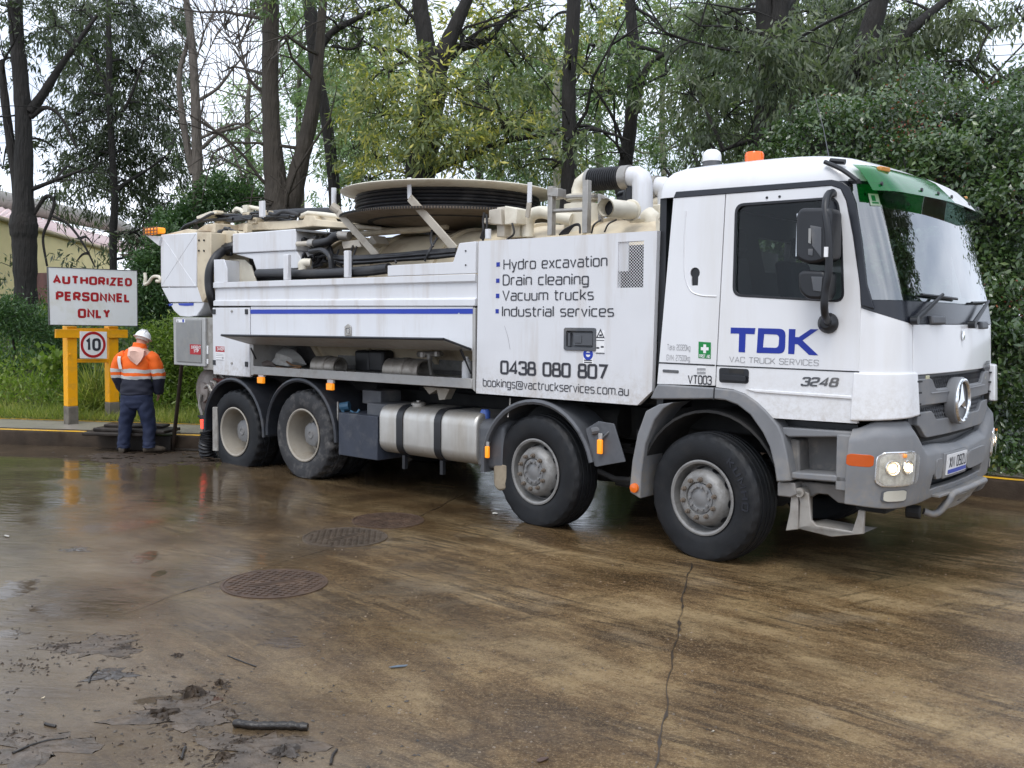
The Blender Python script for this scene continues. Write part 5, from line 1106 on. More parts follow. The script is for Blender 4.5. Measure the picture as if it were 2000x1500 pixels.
# ---- bumper
def bump_lo(s): return .575+.02*smoothstep(.8, 1, abs(s))+.02*(1-smoothstep(.35, .6, abs(s)))
def bump_hi(s): a = abs(s); return .955+.03*smoothstep(.0, .45, a)+.20*smoothstep(.52, .72, a)-.06*smoothstep(.88, 1, a)
def bsk(u, v): s = -1+2*u; return (abs(s) < .46 and .16 < v < .46)
def bs(u, v, o): s = -1+2*u; return CF(s, bump_lo(s)+(bump_hi(s)-bump_lo(s))*v, .03+o+.025*math.exp(-((v-.55)/.35)**2)-.05*smoothstep(.85, 1.0, v))
bump = T('bumper', MB().grid(lambda u, v: bs(u, v, 0), 100, 22, back=lambda u, v: bs(u, v, -.07), skip=bsk), GREYPL, .008, smooth=45)
T('bumper_side', MB().box(1.06, 1.17, -1.24, -1.1, .68, 1.08), GREYPL, .01, parent=bump); T('bumper_side', MB().box(1.06, 1.17, 1.1, 1.24, .68, 1.08), GREYPL, .01, parent=bump)
T('intake_back', skin_patch(-.6, .6, .6, 1.05, -.06, 20, 3, .02), BLACKPL, parent=bump)
T('intake_slats', MB().tube([CF(-.4+.8*i/10, .735, -.02) for i in range(11)], .01, 6).tube([CF(-.4+.8*i/10, .70, -.02) for i in range(11)], .01, 6), BLACKPL, parent=bump)
def bpatch(name, s0, s1, z0, z1, off, mt, th=.02, bev=.004, rnd=.3, parent=None, n=12):
    "rounded patch lying on the bumper skin"
    def f(u, v, o):
        x, y = 2*u-1, 2*v-1
        k = 1-rnd*.5*(1-math.sqrt(max(0, 1-abs(y)**6))); k2 = 1-rnd*.5*(1-math.sqrt(max(0, 1-abs(x)**6)))
        return CF((s0+s1)/2+(s1-s0)/2*x*k, (z0+z1)/2+(z1-z0)/2*y*k2, o)
    return T(name, MB().grid(lambda u, v: f(u, v, off), n, n, back=lambda u, v: f(u, v, off-th)), mt, bev, smooth=50, parent=parent)
LREF = mat('lamp_reflector', (.80, .78, .74), .25, .35, var=.25, scale=30)
for sg in (-1, 1):
    c = FS(*Z2(1405, 540), .06); sc_, zc_ = (c if sg < 0 else (-c[0], c[1]))
    hw = .098; z0, z1 = zc_-.125, zc_+.125
    hl_ = bpatch('headlight', sc_-hw, sc_+hw, z0, z1, .060, CHROME, .05, .01, parent=bump)
    bpatch('lamp_reflector', sc_-hw*.86, sc_+hw*.86, z0+.018, z1-.018, .0615, LREF, .004, 0, parent=hl_)
    for k, rr_ in ((-.35, .05), (.35, .048)):
        P_ = CF(sc_+k*hw, zc_+.01, .066); n_ = (CF(sc_+k*hw, zc_, .2)-CF(sc_+k*hw, zc_, 0)).normalized()
        Q_ = n_.to_track_quat('Z', 'Y').to_matrix()
        T('bulb', MB().lathe([(.0, .012), (.022, .010), (.028, 0)], P_, 'z', 16, M=Q_), emit('lit_bulb', (1, .78, .5), 9) if 'lit_bulb' not in bpy.data.materials else bpy.data.materials['lit_bulb'], parent=hl_)
        T('bulb_ring', MB().lathe([(rr_+.007*math.cos(a*math.pi/3), .007*math.sin(a*math.pi/3)) for a in range(6)], P_, 'z', 24, close=True, M=Q_), CHROME, parent=hl_)
    T('turn_bulb', MB().lathe([(.016, 0), (.012, .016), (0, .02)], CF(sc_+.1*hw, zc_+.095, .064), 'x', 12), AMBERL, parent=hl_)
    bpatch('lamp_glass', sc_-hw*.92, sc_+hw*.92, z0+.012, z1-.012, .088, LAMPG, .002, 0, parent=hl_)
    c = FS(*Z2(1375, 670), .05); sc2, zc2 = (c if sg < 0 else (-c[0], c[1]))
    fo_ = bpatch('fog_light', sc2-.062, sc2+.062, zc2-.045, zc2+.045, .045, GREYPL2, .04, .006, parent=bump)
    bpatch('fog_lens', sc2-.054, sc2+.054, zc2-.038, zc2+.038, .050, mat('dull_lens', (.55, .53, .45), .3, var=.1, dirt=(.3, .25, .2), damt=.5) if 'dull_lens' not in bpy.data.materials else bpy.data.materials['dull_lens'], .01, .004, parent=fo_)
p = S(*Z2(1173, 524), -1.262); q = S(*Z2(1256, 472), -1.262)
bpatch('side_indicator', -1.0, -.90, p[1], q[1], .056, REDL, .03, .005, parent=bump)
# number plate
s0_, z0_ = FS(*Z2(1630, 558), .08); s1_, z1_ = FS(*Z2(1728, 458), .08); zc_ = (z0_+z1_)/2
npl = T('number_plate', MB().grid(lambda u, v: CF(s0_+(s1_-s0_)*u, zc_-.075+.15*v, .072), 8, 2, back=lambda u, v: CF(s0_+(s1_-s0_)*u, zc_-.075+.15*v, .06)), WHITEV, parent=bump)
front_text('lettering', 'XN 09ZU', INK, s0_+.025, s1_-.02, zc_-.022, .075, .0745, npl, wt=.16, gap=.24)
T('plate_strip', MB().grid(lambda u, v: CF(s0_+.008+(s1_-s0_-.016)*u, zc_-.068+.03*v, .0745), 8, 1), BLUEV, parent=npl, fix=False)
T('plate_holder', MB().grid(lambda u, v: CF(s0_-.03+(s1_-s0_+.06)*u, zc_-.1+.19*v, .062), 8, 2, back=lambda u, v: CF(s0_-.03+(s1_-s0_+.06)*u, zc_-.1+.19*v, .03)), GREYPL, .006, parent=bump)
for (sa, sb) in ((-.44, s0_-.05), (s1_+.05, .46)):
    bpatch('bumper_pad', sa, sb, zc_-.09, zc_+.06, .062, GREYPL, .02, .008, parent=bump)
# guard tube and skid plate under the bumper
gtp = [CF(-.36, .47, -.02), CF(-.33, .45, .03), CF(-.30, .475, .07), CF(-.275, .55, .10), CF(-.255, .60, .10), CF(-.15, .605, .10), CF(0, .605, .10), CF(.2, .605, .10), CF(.36, .60, .10), CF(.39, .585, .09), CF(.40, .53, .07), CF(.40, .50, .0)]
T('guard_tube', MB().tube(catmull(gtp, 5), .026, 10), GREYPL, smooth=60)
def skp(u, v, o): s = -.25+.62*u; return CF(s, .46+.12*v-.02*math.sin(math.pi*u), .03+.06*v+o)
T('skid_plate', MB().grid(lambda u, v: skp(u, v, 0), 30, 6, back=lambda u, v: skp(u, v, -.02), skip=lambda u, v: .3 < v < .55 and min(abs(u-.22), abs(u-.48), abs(u-.74)) < .045), mat('grey_skid', (.30, .29, .27), .5, .1, var=.1, dirt=(.2, .17, .13), damt=.6), .006, smooth=50)
T('bumper_step', MB().grid(lambda u, v: CF(-.42+.84*u, .618, -.02+.11*v), 30, 3, back=lambda u, v: CF(-.42+.84*u, .598, -.02+.11*v)), GREYPL, .004)
T('underrun_beam', MB().box(1.1, 1.32, -.95, .95, .50, .66).tube([(1.35, -.62, .48), (1.45, -.60, .48)], .05, 10), DARK, .01)
# ---- wheel arch, steps
yo = -1.262
arch = poly(Z1, [(172, 1247), (208, 1176), (490, 1194), (585, 1204), (640, 1226), (692, 1262), (735, 1303), (772, 1345)], yo) + poly(Z2, [(800, 330), (822, 380), (843, 480), (862, 600), (790, 604), (778, 520), (755, 430), (722, 362), (662, 276), (600, 228), (540, 205), (482, 199)], yo) + poly(Z1, [(207, 1250)], yo)
T('wheel_arch', MB().prism(arch, yo, -1.0, 'y'), GREYPL, .012, smooth=30)
T('panel_seam', MB().tube([S3(*Z1(488, 1194), yo-.001), S3(*Z1(484, 1252), yo-.001)], .006, 4), BLACKPL)
ra = poly(Z2, [(287, 214), (216, 224), (152, 258), (112, 368), (86, 500), (75, 615), (75, 655), (126, 686), (130, 560), (150, 420), (195, 300), (240, 245)], -1.25)
T('rear_arch_guard', MB().prism(ra, -1.25, -.95, 'y'), GREYPL, .01)
fx, fz = S(*Z2(100, 632), -1.25)
T('marker_lamp', MB().lathe([(.04, 0), (.038, -.02), (.0, -.026)], (fx, -1.25, fz), n=20), AMBER, smooth=40)
lin = MB().grid(lambda u, v: Vector((.02+.62*math.cos(R(10+165*u)), -1.2+.5*v, .50+.66*math.sin(R(10+165*u)))), 18, 3, back=lambda u, v: Vector((.02+.64*math.cos(R(10+165*u)), -1.2+.5*v, .50+.68*math.sin(R(10+165*u)))))
T('arch_liner', lin, DARK, smooth=50)
# entry steps between arch and bumper
ex0 = S(*Z2(862, 600), -1.25)[0]; ex1 = 1.15
T('entry_step', MB().prism(poly(Z2, [(815, 335), (1195, 360), (1190, 385), (850, 385), (822, 372)], -1.22), -1.22, -.95, 'y').prism(poly(Z2, [(862, 555), (1140, 575), (1140, 610), (862, 588)], -1.24), -1.24, -.9, 'y'), GREYPL, .012)
T('step_well', MB().prism(poly(Z2, [(800, 330), (1200, 350), (1165, 640), (790, 604)], -.98), -.98, -.9, 'y').prism(poly(Z2, [(1140, 400), (1200, 350), (1165, 610), (1140, 600)], -1.22), -1.22, -.95, 'y').prism(poly(Z2, [(815, 380), (900, 400), (905, 560), (862, 600)], -1.15), -1.15, -.95, 'y'), mat('muddy_grey_plastic', (.16, .155, .15), .7, var=.15, dirt=(.34, .30, .25), damt=.9, dscale=6), .015)
T('sill_shadow', MB().prism(poly(Z2, [(780, 295), (1190, 325), (1190, 352), (815, 335)], -1.1), -1.1, -.9, 'y'), BLACKPL)
T('step_beam', MB().prism(poly(Z2, [(795, 604), (880, 608), (890, 665), (860, 680), (795, 672)], -1.22), -1.22, -.95, 'y').prism(poly(Z2, [(890, 600), (1170, 625), (1160, 715), (1090, 705), (1040, 665), (990, 660), (940, 690), (900, 650)], -1.1), -1.1, -1.02, 'y'), mat('muddy_grey_plastic2', (.22, .21, .20), .7, var=.15, dirt=(.36, .32, .26), damt=.8, dscale=6), .01)
FS_ = mat('worn_step_steel', (.36, .34, .31), .55, .2, var=.15, dirt=(.2, .16, .12), damt=.7, dscale=9)
ym = -1.18
T('folding_step', MB().prism(poly(Z2, [(888, 645), (915, 640), (948, 660), (960, 790), (985, 815), (1160, 845), (1185, 770), (1190, 740), (1220, 745), (1215, 858), (1060, 872), (898, 832), (905, 700)], ym), ym, ym+.03, 'y').prism(poly(Z2, [(898, 820), (960, 812), (1165, 850), (1215, 855), (1060, 872), (898, 832)], ym), ym, ym+.28, 'y'), FS_, .006)
T('step_guard', MB().prism(poly(Z2, [(862, 660), (895, 655), (898, 835), (835, 842), (855, 750)], ym-.01), ym-.01, ym+.25, 'y'), FS_, .006)
T('step_pivot', MB().lathe([(.035, 0), (.035, .3), (0, .3)], S3(*Z2(902, 655), ym-.03), n=14).lathe([(.015, -.006), (0, -.006)], S3(*Z2(902, 655), ym-.03), n=10), FS_)
# ---- mirrors
my = -1.46
mo = rpoly(poly(Z1, [(884, 350), (905, 315), (1045, 313), (1058, 335), (1055, 560), (1000, 585), (945, 592), (882, 565)], my), .05)
mir = T('mirror', MB().prism(mo, my, my+.20, 'y'), BLACKPL, .025, seg=3)
mr_ = T('mirror', MB().prism(rpoly(poly(Z1, [(893, 632), (920, 618), (1020, 622), (1035, 640), (1030, 735), (1010, 765), (935, 762), (896, 720)], my), .05), my, my+.2, 'y'), BLACKPL, .025, seg=3)
T('mirror_ribs', MB().prism(poly(Z1, [(955, 400), (1010, 410), (1010, 560), (965, 500)], my-.008), my-.008, my+.01, 'y').prism(poly(Z1, [(945, 515), (968, 515), (968, 550), (945, 545)], my-.006), my-.006, my, 'y').prism(poly(Z1, [(960, 650), (1015, 652), (1010, 725), (970, 720)], my-.008), my-.008, my, 'y'), GREYPL2, .004, parent=mir)
T('mirror_slot', MB().prism(poly(Z1, [(948, 415), (960, 415), (958, 490), (947, 485)], my-.012), my-.012, my-.006, 'y'), mat('slot_grey', (.3, .3, .29), .5, var=.05), parent=mir)
T('mirror_glass', MB().box(S(*Z1(905, 450), my)[0]-.035, S(*Z1(905, 450), my)[0]-.03, my+.02, my+.18, S(*Z1(900, 550), my)[1], S(*Z1(900, 340), my)[1]), CHROME, parent=mir)
arm = catmull([S3(*Z1(1065, 240), -1.26), S3(*Z1(1042, 255), -1.36), S3(*Z1(1030, 320), my+.03), S3(*Z1(1046, 450), my+.0), S3(*Z1(1046, 620), my+.0), S3(*Z1(1030, 720), my+.01), S3(*Z1(1025, 800), my+.02), S3(*Z1(1032, 850), -1.38), S3(*Z1(1048, 882), -1.26)], 6)
T('mirror_arm', MB().tube(arm, .027, 12), BLACKPL, smooth=60)
T('mirror_foot', MB().lathe([(.075, 0), (.07, -.03), (.04, -.06), (0, -.062)], S3(*Z1(1047, 878), -1.245), n=20).prism(rpoly(poly(Z1, [(1045, 228), (1088, 232), (1085, 262), (1040, 265)], -1.25), .02), -1.29, -1.245, 'y'), BLACKPL, .006, smooth=40)
p = S(*Z1(1023, 555), my-.06); q = S(*Z1(1042, 505), my-.06); T('mirror_label', MB().box(p[0], q[0], my-.062, my-.05, p[1], q[1]), WHITEV)
arm2 = MB().tube([(x, -y, z) for x, y, z in arm], .036, 10); T('mirror_arm', arm2, BLACKPL, smooth=60)
m2 = MB().prism(mo, my, my+.2, 'y'); m2.v = [(x, -y, z) for x, y, z in m2.v]; T('mirror', m2, BLACKPL, .025)
# ---- sun visor
def vz(u, v, s0, s1, o=0):
    s = s0+(s1-s0)*u; return CF(s, 2.99-.20*v-.02*abs(s), .045+.11*v+o-(.0))
for nm, s0, s1, mt in (('visor_wing', -.84, -.02, VISG), ('visor_centre', -.015, .42, WHITE2), ('visor_wing', .425, .95, VISC)):
    T(nm, MB().grid(lambda u, v: vz(u, v, s0, s1), 20, 5, back=lambda u, v: vz(u, v, s0, s1, -.005)), mt, smooth=60)
T('visor_bracket', MB().tube(catmull([CF(-.93, 3.0, .02), CF(-.90, 2.93, .06), CF(-.87, 2.84, .11)], 5), .016, 8).tube(catmull([CF(-.90, 3.01, .0), CF(-.86, 2.99, .05)], 3), .02, 8).tube([CF(-.88, 2.86, .0), CF(-.87, 2.84, .12)], .016, 8).tube([CF(.88, 2.98, .0), CF(.85, 2.86, .12)], .016, 8), BLACKPL)
vbm = MB()
for s in (-.80, -.45, -.22, .0, .36, .6): vbm.lathe([(.016, 0), (.014, .012), (0, .013)], vz((s+1)/2, .75, -1, 1, .002), 'x', 10)
T('visor_screw', vbm, BLACKPL)
for s in (-.70, .80):
    P_ = vz((s+1)/2, .12, -1, 1, .005); T('visor_lamp', MB().obox(Matrix.Translation(P_)@Matrix.Rotation(s*.3, 4, 'Z'), .04, .12, .035), mat('dull_amber', (.55, .25, .06), .25, var=.1) if 'dull_amber' not in bpy.data.materials else bpy.data.materials['dull_amber'], .008)
# ---- wipers
for (a, b, c, d, e, f, g_, h) in ((1465, 865, 1598, 738, 1500, 738, 1672, 760), (1745, 885, 1820, 770, 1745, 778, 1836, 785)):
    A_ = CF(*FS(*Z1(a, b), .03), .04); B_ = CF(*FS(*Z1(c, d), .05), .06); C_ = CF(*FS(*Z1(e, f), .03), .03); D_ = CF(*FS(*Z1(g_, h), .03), .03)
    M_ = (C_+D_)/2; M_ = CF(ys(M_.y), M_.z, .035)
    T('wiper', MB().tube([A_, B_], [.02, .012], 8).tube([C_, M_, D_], .011, 6).tube([B_, M_], .01, 6).lathe([(.03, 0), (.03, .05), (0, .05)], A_-Vector((.03, 0, 0)), 'x', 12), BLACKPL)
for a, b in ((1565, 862), (1790, 888)):
    s_, z_ = FS(*Z1(a, b)); T('cowl_grip', MB().grid(lambda u, v: CF(s_-.09+.18*u, z_-.03+.06*v, .035), 6, 2, back=lambda u, v: CF(s_-.09+.18*u, z_-.03+.06*v, .0)), GREYPL2, .012)
# ---- roof gear
bx_, bz_ = S(1473, 326, -.45); bz_ += .035
bc = MB().lathe([(.075, bz_-.0), (.078, bz_+.10), (.07, bz_+.118), (0, bz_+.122)], (bx_, -.45, -.035), 'z', 24).lathe([(.085, bz_-.05), (.085, bz_)], (bx_, -.45, -.035), 'z', 24)
T('roof_beacon', bc, ORANGEB, smooth=40)
ix, iz = S(1390, 330, .5)
T('intake_stack', MB().lathe([(.085, iz-.6), (.085, iz+.04)], (ix, .5, .03), 'z', 24), GREYPL2, smooth=40)
T('intake_cap', MB().lathe([(.09, iz+.04), (.09, iz+.09), (.08, iz+.125), (.05, iz+.15), (0, iz+.155)], (ix, .5, .03), 'z', 24), WHITEV, smooth=50)
ax0 = S3(1622, 322, .2); ax1 = S3(1592, 190, .2)
T('aerial_base', MB().lathe([(.04, -.02), (.035, .05), (.02, .07), (0, .075)], ax0, 'z', 14), BLACKPL)
T('aerial', MB().tube([ax0, S3(1608, 250, .2), ax1], [.005, .004, .003], 5), GREYPL2)
T('roof_plug', MB().lathe([(.014, 0), (.012, -.008), (0, -.009)], S3(*Z1(527, 165), -1.13), n=10), BLACKPL)
for y in (-1.0, 1.0): T('cab_lift_cylinder', MB().tube([(-.5, y*.6, 1.2), (-.52, y*.6, 1.9)], .05, 10), DARK)
T('gap_machinery', MB().box(-.62, -.47, -.9, .9, 1.2, 2.35), DARK, .02)
# ---- things lying in the open locker
def loc(px, py, y): return TM @ S3(px, py, y)
def thing_mesh(mb, name, mt, label, cat, group=None, bevel=0, smooth=40):
    o = mb.build(name, mt, None, bevel, smooth); return tag(o, label, cat, group)
# ================================================================== SIGN
P1 = G(139, 826, .12); P2 = G(219, 817, .14); SU = (P2-P1); SU.z = 0; SU.normalize(); SNn = Vector((SU.y, -SU.x, 0))
def onsign(px, py, d=0):
    o = P1+SNn*d; r_ = ray(px, py); k = (o-CAM).dot(SNn)/r_.dot(SNn); p = CAM+r_*k; return ((p-P1).dot(SU), p.z)
sg = empty('sign'); sg.matrix_world = Matrix(((SU.x, -SNn.x, 0, P1.x), (SU.y, -SNn.y, 0, P1.y), (0, 0, 1, 0), (0, 0, 0, 1)))
tag(sg, 'white and red authorized personnel only board on yellow posts beside the grass', 'sign')
YEL = mat('yellow_post_paint', srgb(245, 172, 12), .45, var=.05, scale=5, dirt=(.25, .15, .05), damt=.6, dscale=5)
POSTB = mat('weathered_post_foot', (.14, .125, .10), .8, var=.3, scale=9)
def sq(Zf, pts, d=0): return [onsign(*Zf(a, b), d) for a, b in pts]
ID = lambda a, b: (a, b)
for (a, b, yb, yt) in ((128, 147.5, 826, 637), (209, 228, 818, 637)):
    u0, _ = onsign(a, 750); u1, _ = onsign(b, 750); zt = onsign((a+b)/2, yt)[1]; zb = onsign((a+b)/2, yb)[1]; zm = onsign((a+b)/2, yb-33)[1]
    po = MB().box(u0, u1, -.07, .07, zm, zt).build('post', YEL, sg, .008)
    MB().box(u0-.004, u1+.004, -.075, .075, zb-.15, zm).build('post_foot', POSTB, po, .01)
cbm = sq(ID, [(107, 643), (248, 644), (248, 660), (107, 660)], .08)
MB().prism(cbm, -.11, -.072, 'y').build('crossbeam', YEL, sg, .006)
MB().prism(sq(ID, [(147, 701), (210, 701), (210, 708), (147, 708)]), -.05, .0, 'y').build('rail', YEL, sg, .005)
MB().prism(sq(ID, [(147, 641), (210, 641), (210, 650), (147, 650)]), -.05, .0, 'y').build('rail', YEL, sg, .005)
bt = MB()
for a, b in ((132, 692), (221, 692)):
    u, z = onsign(a, b); bt.lathe([(.02, 0), (.018, -.015), (0, -.016)], (u, -.07, z), n=8)
bt.build('bolt', YEL, sg)
bdp = sq(ID, [(92, 521.5), (266.5, 528.5), (267.5, 637), (95.5, 634.5)], .12)
BW = mat('sign_white', (.84, .85, .83), .4, var=.03, scale=3, dirt=(.55, .52, .35), damt=.5, dscale=3)
bdo = MB().prism(bdp, -.14, -.115, 'y').build('board', BW, sg, .004)
def inset(pts, f): 
    c = (sum(p[0] for p in pts)/4, sum(p[1] for p in pts)/4); return [(p[0]+(c[0]-p[0])*f, p[1]+(c[1]-p[1])*f*1.5) for p in pts]
MB().prism(inset(bdp, -.006), -.145, -.11, 'y', [inset(bdp, .010)]).build('board_frame', mat('sign_edge', (.09, .09, .085), .5, var=.2), bdo, .002)
SRED = mat('sign_red', srgb(172, 22, 30), .5, var=.05)
def signtext(text, p0, p1, hpx, mt, wt, d=.1405, parent=None, gap=.2):
    a = onsign(*p0, d); b = onsign(*p1, d); cap = onsign(p0[0], p0[1]-hpx, d)[1]-a[1]
    return letter('lettering', text, mt, lambda u, v: (a[0]+(b[0]-a[0])*u, -d-.002, a[1]+(b[1]-a[1])*u+(.06+.88*v)*cap), wt=.31, gap=gap, rad=.2, width=True, parent=parent)
signtext('AUTHORIZED', Z7(155, 249), Z7(667, 267), 15, SRED, .25, parent=bdo, gap=.42)
signtext('PERSONNEL', Z7(176, 361), Z7(655, 374), 16, SRED, .25, parent=bdo, gap=.42)
signtext('ONLY', Z7(322, 477), Z7(522, 479), 16, SRED, .25, parent=bdo, gap=.42)
tb = sq(Z7, [(327, 570), (505, 573), (506, 752), (328, 750)], .12)
ten = MB().prism(tb, -.13, -.113, 'y').build('speed_board', BW, sg, .003)
cu, cz_ = onsign(*Z7(416, 659), .13); rr0 = abs(onsign(*Z7(505, 659), .13)[0]-cu)*.93
MB().prism(circ(cu, cz_, rr0, 40), -.133, -.1305, 'y', [circ(cu, cz_, rr0*.80, 40)]).build('speed_ring', SRED, ten, 0, 0)
letter('lettering', '10', INK, lambda u, v: (cu+rr0*(-.5+1.0*u), -.133, cz_+rr0*(-.38+.78*v)), wt=.25, gap=.42, rad=.28, width=True, parent=ten)

# ================================================================== PIT, LIDS, POLE
def gz(px, py, z=GD+.0): return G(px, py, z)
WOODL = mat('wet_dark_timber', (.026, .020, .016), .5, spec=.3, var=.3, scale=6, dirt=(.1, .085, .07), damt=.5, bump=.3)
IRON = mat('wet_cast_iron', (.05, .043, .036), .32, .55, var=.25, scale=12, dirt=(.10, .062, .035), damt=.9, dscale=10, bump=.2)
def slab(name, label, a, b, wd, th, z, grp, mt=WOODL, cat='pit cover'):
    "bar lying from pixel a to pixel b (ground height z)"
    p, q = G(*a, z), G(*b, z); d = q-p; n_ = Vector((-d.y, d.x, 0)).normalized()
    o = MB().add([p, q, q+n_*wd, p+n_*wd] + [v+Vector((0, 0, th)) for v in (p, q, q+n_*wd, p+n_*wd)], [(0, 1, 2, 3), (4, 5, 6, 7), (0, 1, 5, 4), (1, 2, 6, 5), (2, 3, 7, 6), (3, 0, 4, 7)]).build(name, mt, None, .012)
    return tag(o, label, cat, grp)
kt = KH-.0
slab('pit_cover', 'lowest and longest dark cover slab stacked on the kerb behind the worker', (159, 851), (280, 853), .55, .045, .125, 'pit covers stacked on the kerb')
slab('pit_cover', 'middle dark cover slab of the stack on the kerb behind the worker', (181, 842), (320, 848), .45, .045, .172, 'pit covers stacked on the kerb')
slab('pit_cover', 'uppermost short dark cover slab of the stack on the kerb behind the worker', (202, 834), (316, 837), .28, .04, .219, 'pit covers stacked on the kerb')
pc = [G(312, 879, GD), G(398, 882, GD), G(402, 869, GD), G(300, 866, GD)]
pc = [(p.x, p.y) for p in pc]
pb_ = MB().prism(rpoly(pc, .05), GD+.005, GD+.03, 'z', [[(p[0]+((sum(q[0] for q in pc)/4)-p[0])*.10, p[1]+((sum(q[1] for q in pc)/4)-p[1])*.14) for p in pc]]).build('drain_pit', IRON, None, .006)
tag(pb_, 'dark iron frame of the open drain pit at the gutter by the pole', 'drain pit')
ins = [(p[0]+((sum(q[0] for q in pc)/4)-p[0])*.09, p[1]+((sum(q[1] for q in pc)/4)-p[1])*.12) for p in pc]
MB().add([(x, y, GD+.007) for x, y in ins], [(0, 1, 2, 3)]).build('pit_mouth', mat('pit_black', (.004, .004, .004), .1, var=.2), pb_, 0, 0)  # flat black sheet closes the pit mouth instead of a real hole
slab('pit_lintel', 'dark wet timber block under the stacked covers at the kerb edge', (226, 880), (334, 881), .50, .212, GD, None, cat='lintel')
pt = Vector(TM @ S3(355, 712, -1.12)); pbm = G(337, 879, GD)
pole = MB().tube([pbm+Vector((0, 0, -.02)), pt], [.028, .024], 10).build('pole', mat('rusty_pole', (.06, .045, .035), .5, .3, var=.3, dirt=RUST, damt=.6), None, 0, 40)
tag(pole, 'dark steel pole standing in the drain pit and leaning on the truck cabinet', 'pole')

# ================================================================== MANHOLE COVERS
def manhole(c, rx, label, mt, rot):
    t = empty('manhole_cover', (c.x, c.y, 0), None, rot); tag(t, label, 'manhole cover', 'round iron manhole covers set in the road')
    MB().lathe([(rx*1.0, .0), (rx*1.0, .008), (rx*.955, .009), (rx*.95, .004)], (0, 0, 0), 'z', 56).build('frame_ring', mt, t, 0, 40)
    MB().lathe([(rx*.935, .0), (rx*.935, .007), (0, .007)], (0, 0, 0), 'z', 56).build('lid', mt, t, 0, 40)
    mb = MB(); st = rx/10.5
    for i in range(-10, 11):
        for j in range(-10, 11):
            x, y = i*st, j*st; r_ = math.hypot(x, y)
            if r_ > rx*.9 or (abs(j) < 2 and abs(i) < 6) or (i+j) % 2: continue
            mb.box(x-st*.42, x+st*.42, y-st*.32, y+st*.32, .007, .012)
    mb.box(-5.5*st, 5.5*st, -.9*st, -.5*st, .007, .011).box(-5.5*st, 5.5*st, .5*st, .9*st, .007, .011).box(-4*st, 4*st, -.2*st, .2*st, .007, .011)
    o = mb.build('tread_stud', mt, t, 0, 0); o['kind'] = 'stuff'
    return t
IRB = mat('brown_silted_iron', (.085, .052, .034), .45, .3, var=.3, scale=10, dirt=(.16, .10, .06), damt=.8, dscale=8, bump=.2)
IRL = mat('wet_bright_iron', (.105, .080, .058), .30, .25, var=.3, scale=10, dirt=(.09, .06, .035), damt=.8, dscale=8, bump=.2)
c1 = G(537, 1140); r1 = (G(640, 1140)-G(434, 1140)).length/2
manhole(c1, r1, 'nearest and largest brown iron manhole cover in the wet road', IRB, .5)
c2_ = G(674, 1050); r2 = (G(757, 1050)-G(591, 1050)).length/2
manhole(c2_, r2, 'middle shiny studded manhole cover in the wet road', IRL, .9)
c3 = G(758, 1017); r3 = (G(828, 1016)-G(684, 1016)).length/2
manhole(c3, r3*.98, 'farthest mud filled manhole cover in the wet road', IRB, .2)

# ================================================================== LITTER AND MUD ON THE ROAD
MUDM = mat('black_wet_mud', (.040, .027, .017), .55, spec=.35, var=.5, scale=20, bump=.6, bscale=40)
BARK = mat('wet_stick', (.020, .016, .013), .32, var=.4, scale=14, bump=.5)
def clod(px, py, wpx, hh, label, seed, nm='mud_clod', mt=MUDM, cat='mud clod', grp='clods of mud on the near road', flat=.6):
    random.seed(seed); c = G(px, py); r_ = wpx/2*c.y/FOC; mb = MB(); n1, n2 = 16, 30
    ph = [random.uniform(0, 6.3) for _ in range(6)]
    def f(u, v):
        th = 2*math.pi*v; a = u*math.pi/2
        k = 1+.30*math.sin(3*th+ph[0])+.22*math.sin(5*th+ph[1])+.20*math.sin(9*th+ph[4]+6*u)+.12*math.sin(14*th+ph[5])
        zz = .62*hh*math.cos(a)**1.3*(1+.5*math.sin(4*th+ph[2])*math.sin(a)+.5*math.sin(11*u+ph[3]+3*th)+.35*math.sin(17*u+7*th))
        return Vector((c.x+r_*k*math.sin(a)*math.cos(th), c.y+r_*.8*k*math.sin(a)*math.sin(th), max(.001, zz)))
    mb.grid(f, n1, n2); return tag(mb.build(nm, mt, None, 0, 35), label, cat, grp)
clod(376, 1358, 44, .05, 'lumpy black mud clod with tufts left of centre on the near road', 1)
clod(318, 1395, 52, .028, 'flat dark mud clod lower left of the tall lumpy one', 2)
clod(428, 1336, 16, .028, 'small upright mud lump beside the lumpy black clod', 3)
clod(424, 1366, 18, .012, 'reddish brown flat mud flake beside the lumpy black clod', 4, mt=mat('red_mud', (.10, .05, .03), .4, var=.2))
clod(556, 1470, 56, .035, 'grey mud clod near the bottom edge below the black stick', 5, mt=mat('grey_mud', (.075, .062, .052), .5, var=.35, scale=18, bump=.5))
clod(348, 1281, 20, .015, 'small dark mud lump above the lumpy black clod', 6)
clod(215, 1318, 80, .008, 'wide thin silt patch with twigs on the left of the road', 7, mt=mat('silt', (.06, .05, .042), .3, var=.4, scale=20))
clod(436, 1480, 34, .025, 'dark leafy mud clod at the bottom edge beside the grey one', 8)
clod(468, 1450, 40, .012, 'thin dark mud smear just under the black stick', 9)
clod(120, 1262, 34, .006, 'faint thin mud patch at the left edge of the road', 10)
clod(240, 1265, 40, .007, 'thin dark leaf mush right of the faint left patch', 11)
clod(148, 1073, 50, .006, 'flat muddy puddle rim far left below the yellow reflections', 12, mt=mat('silt2', (.10, .085, .07), .2, var=.3))
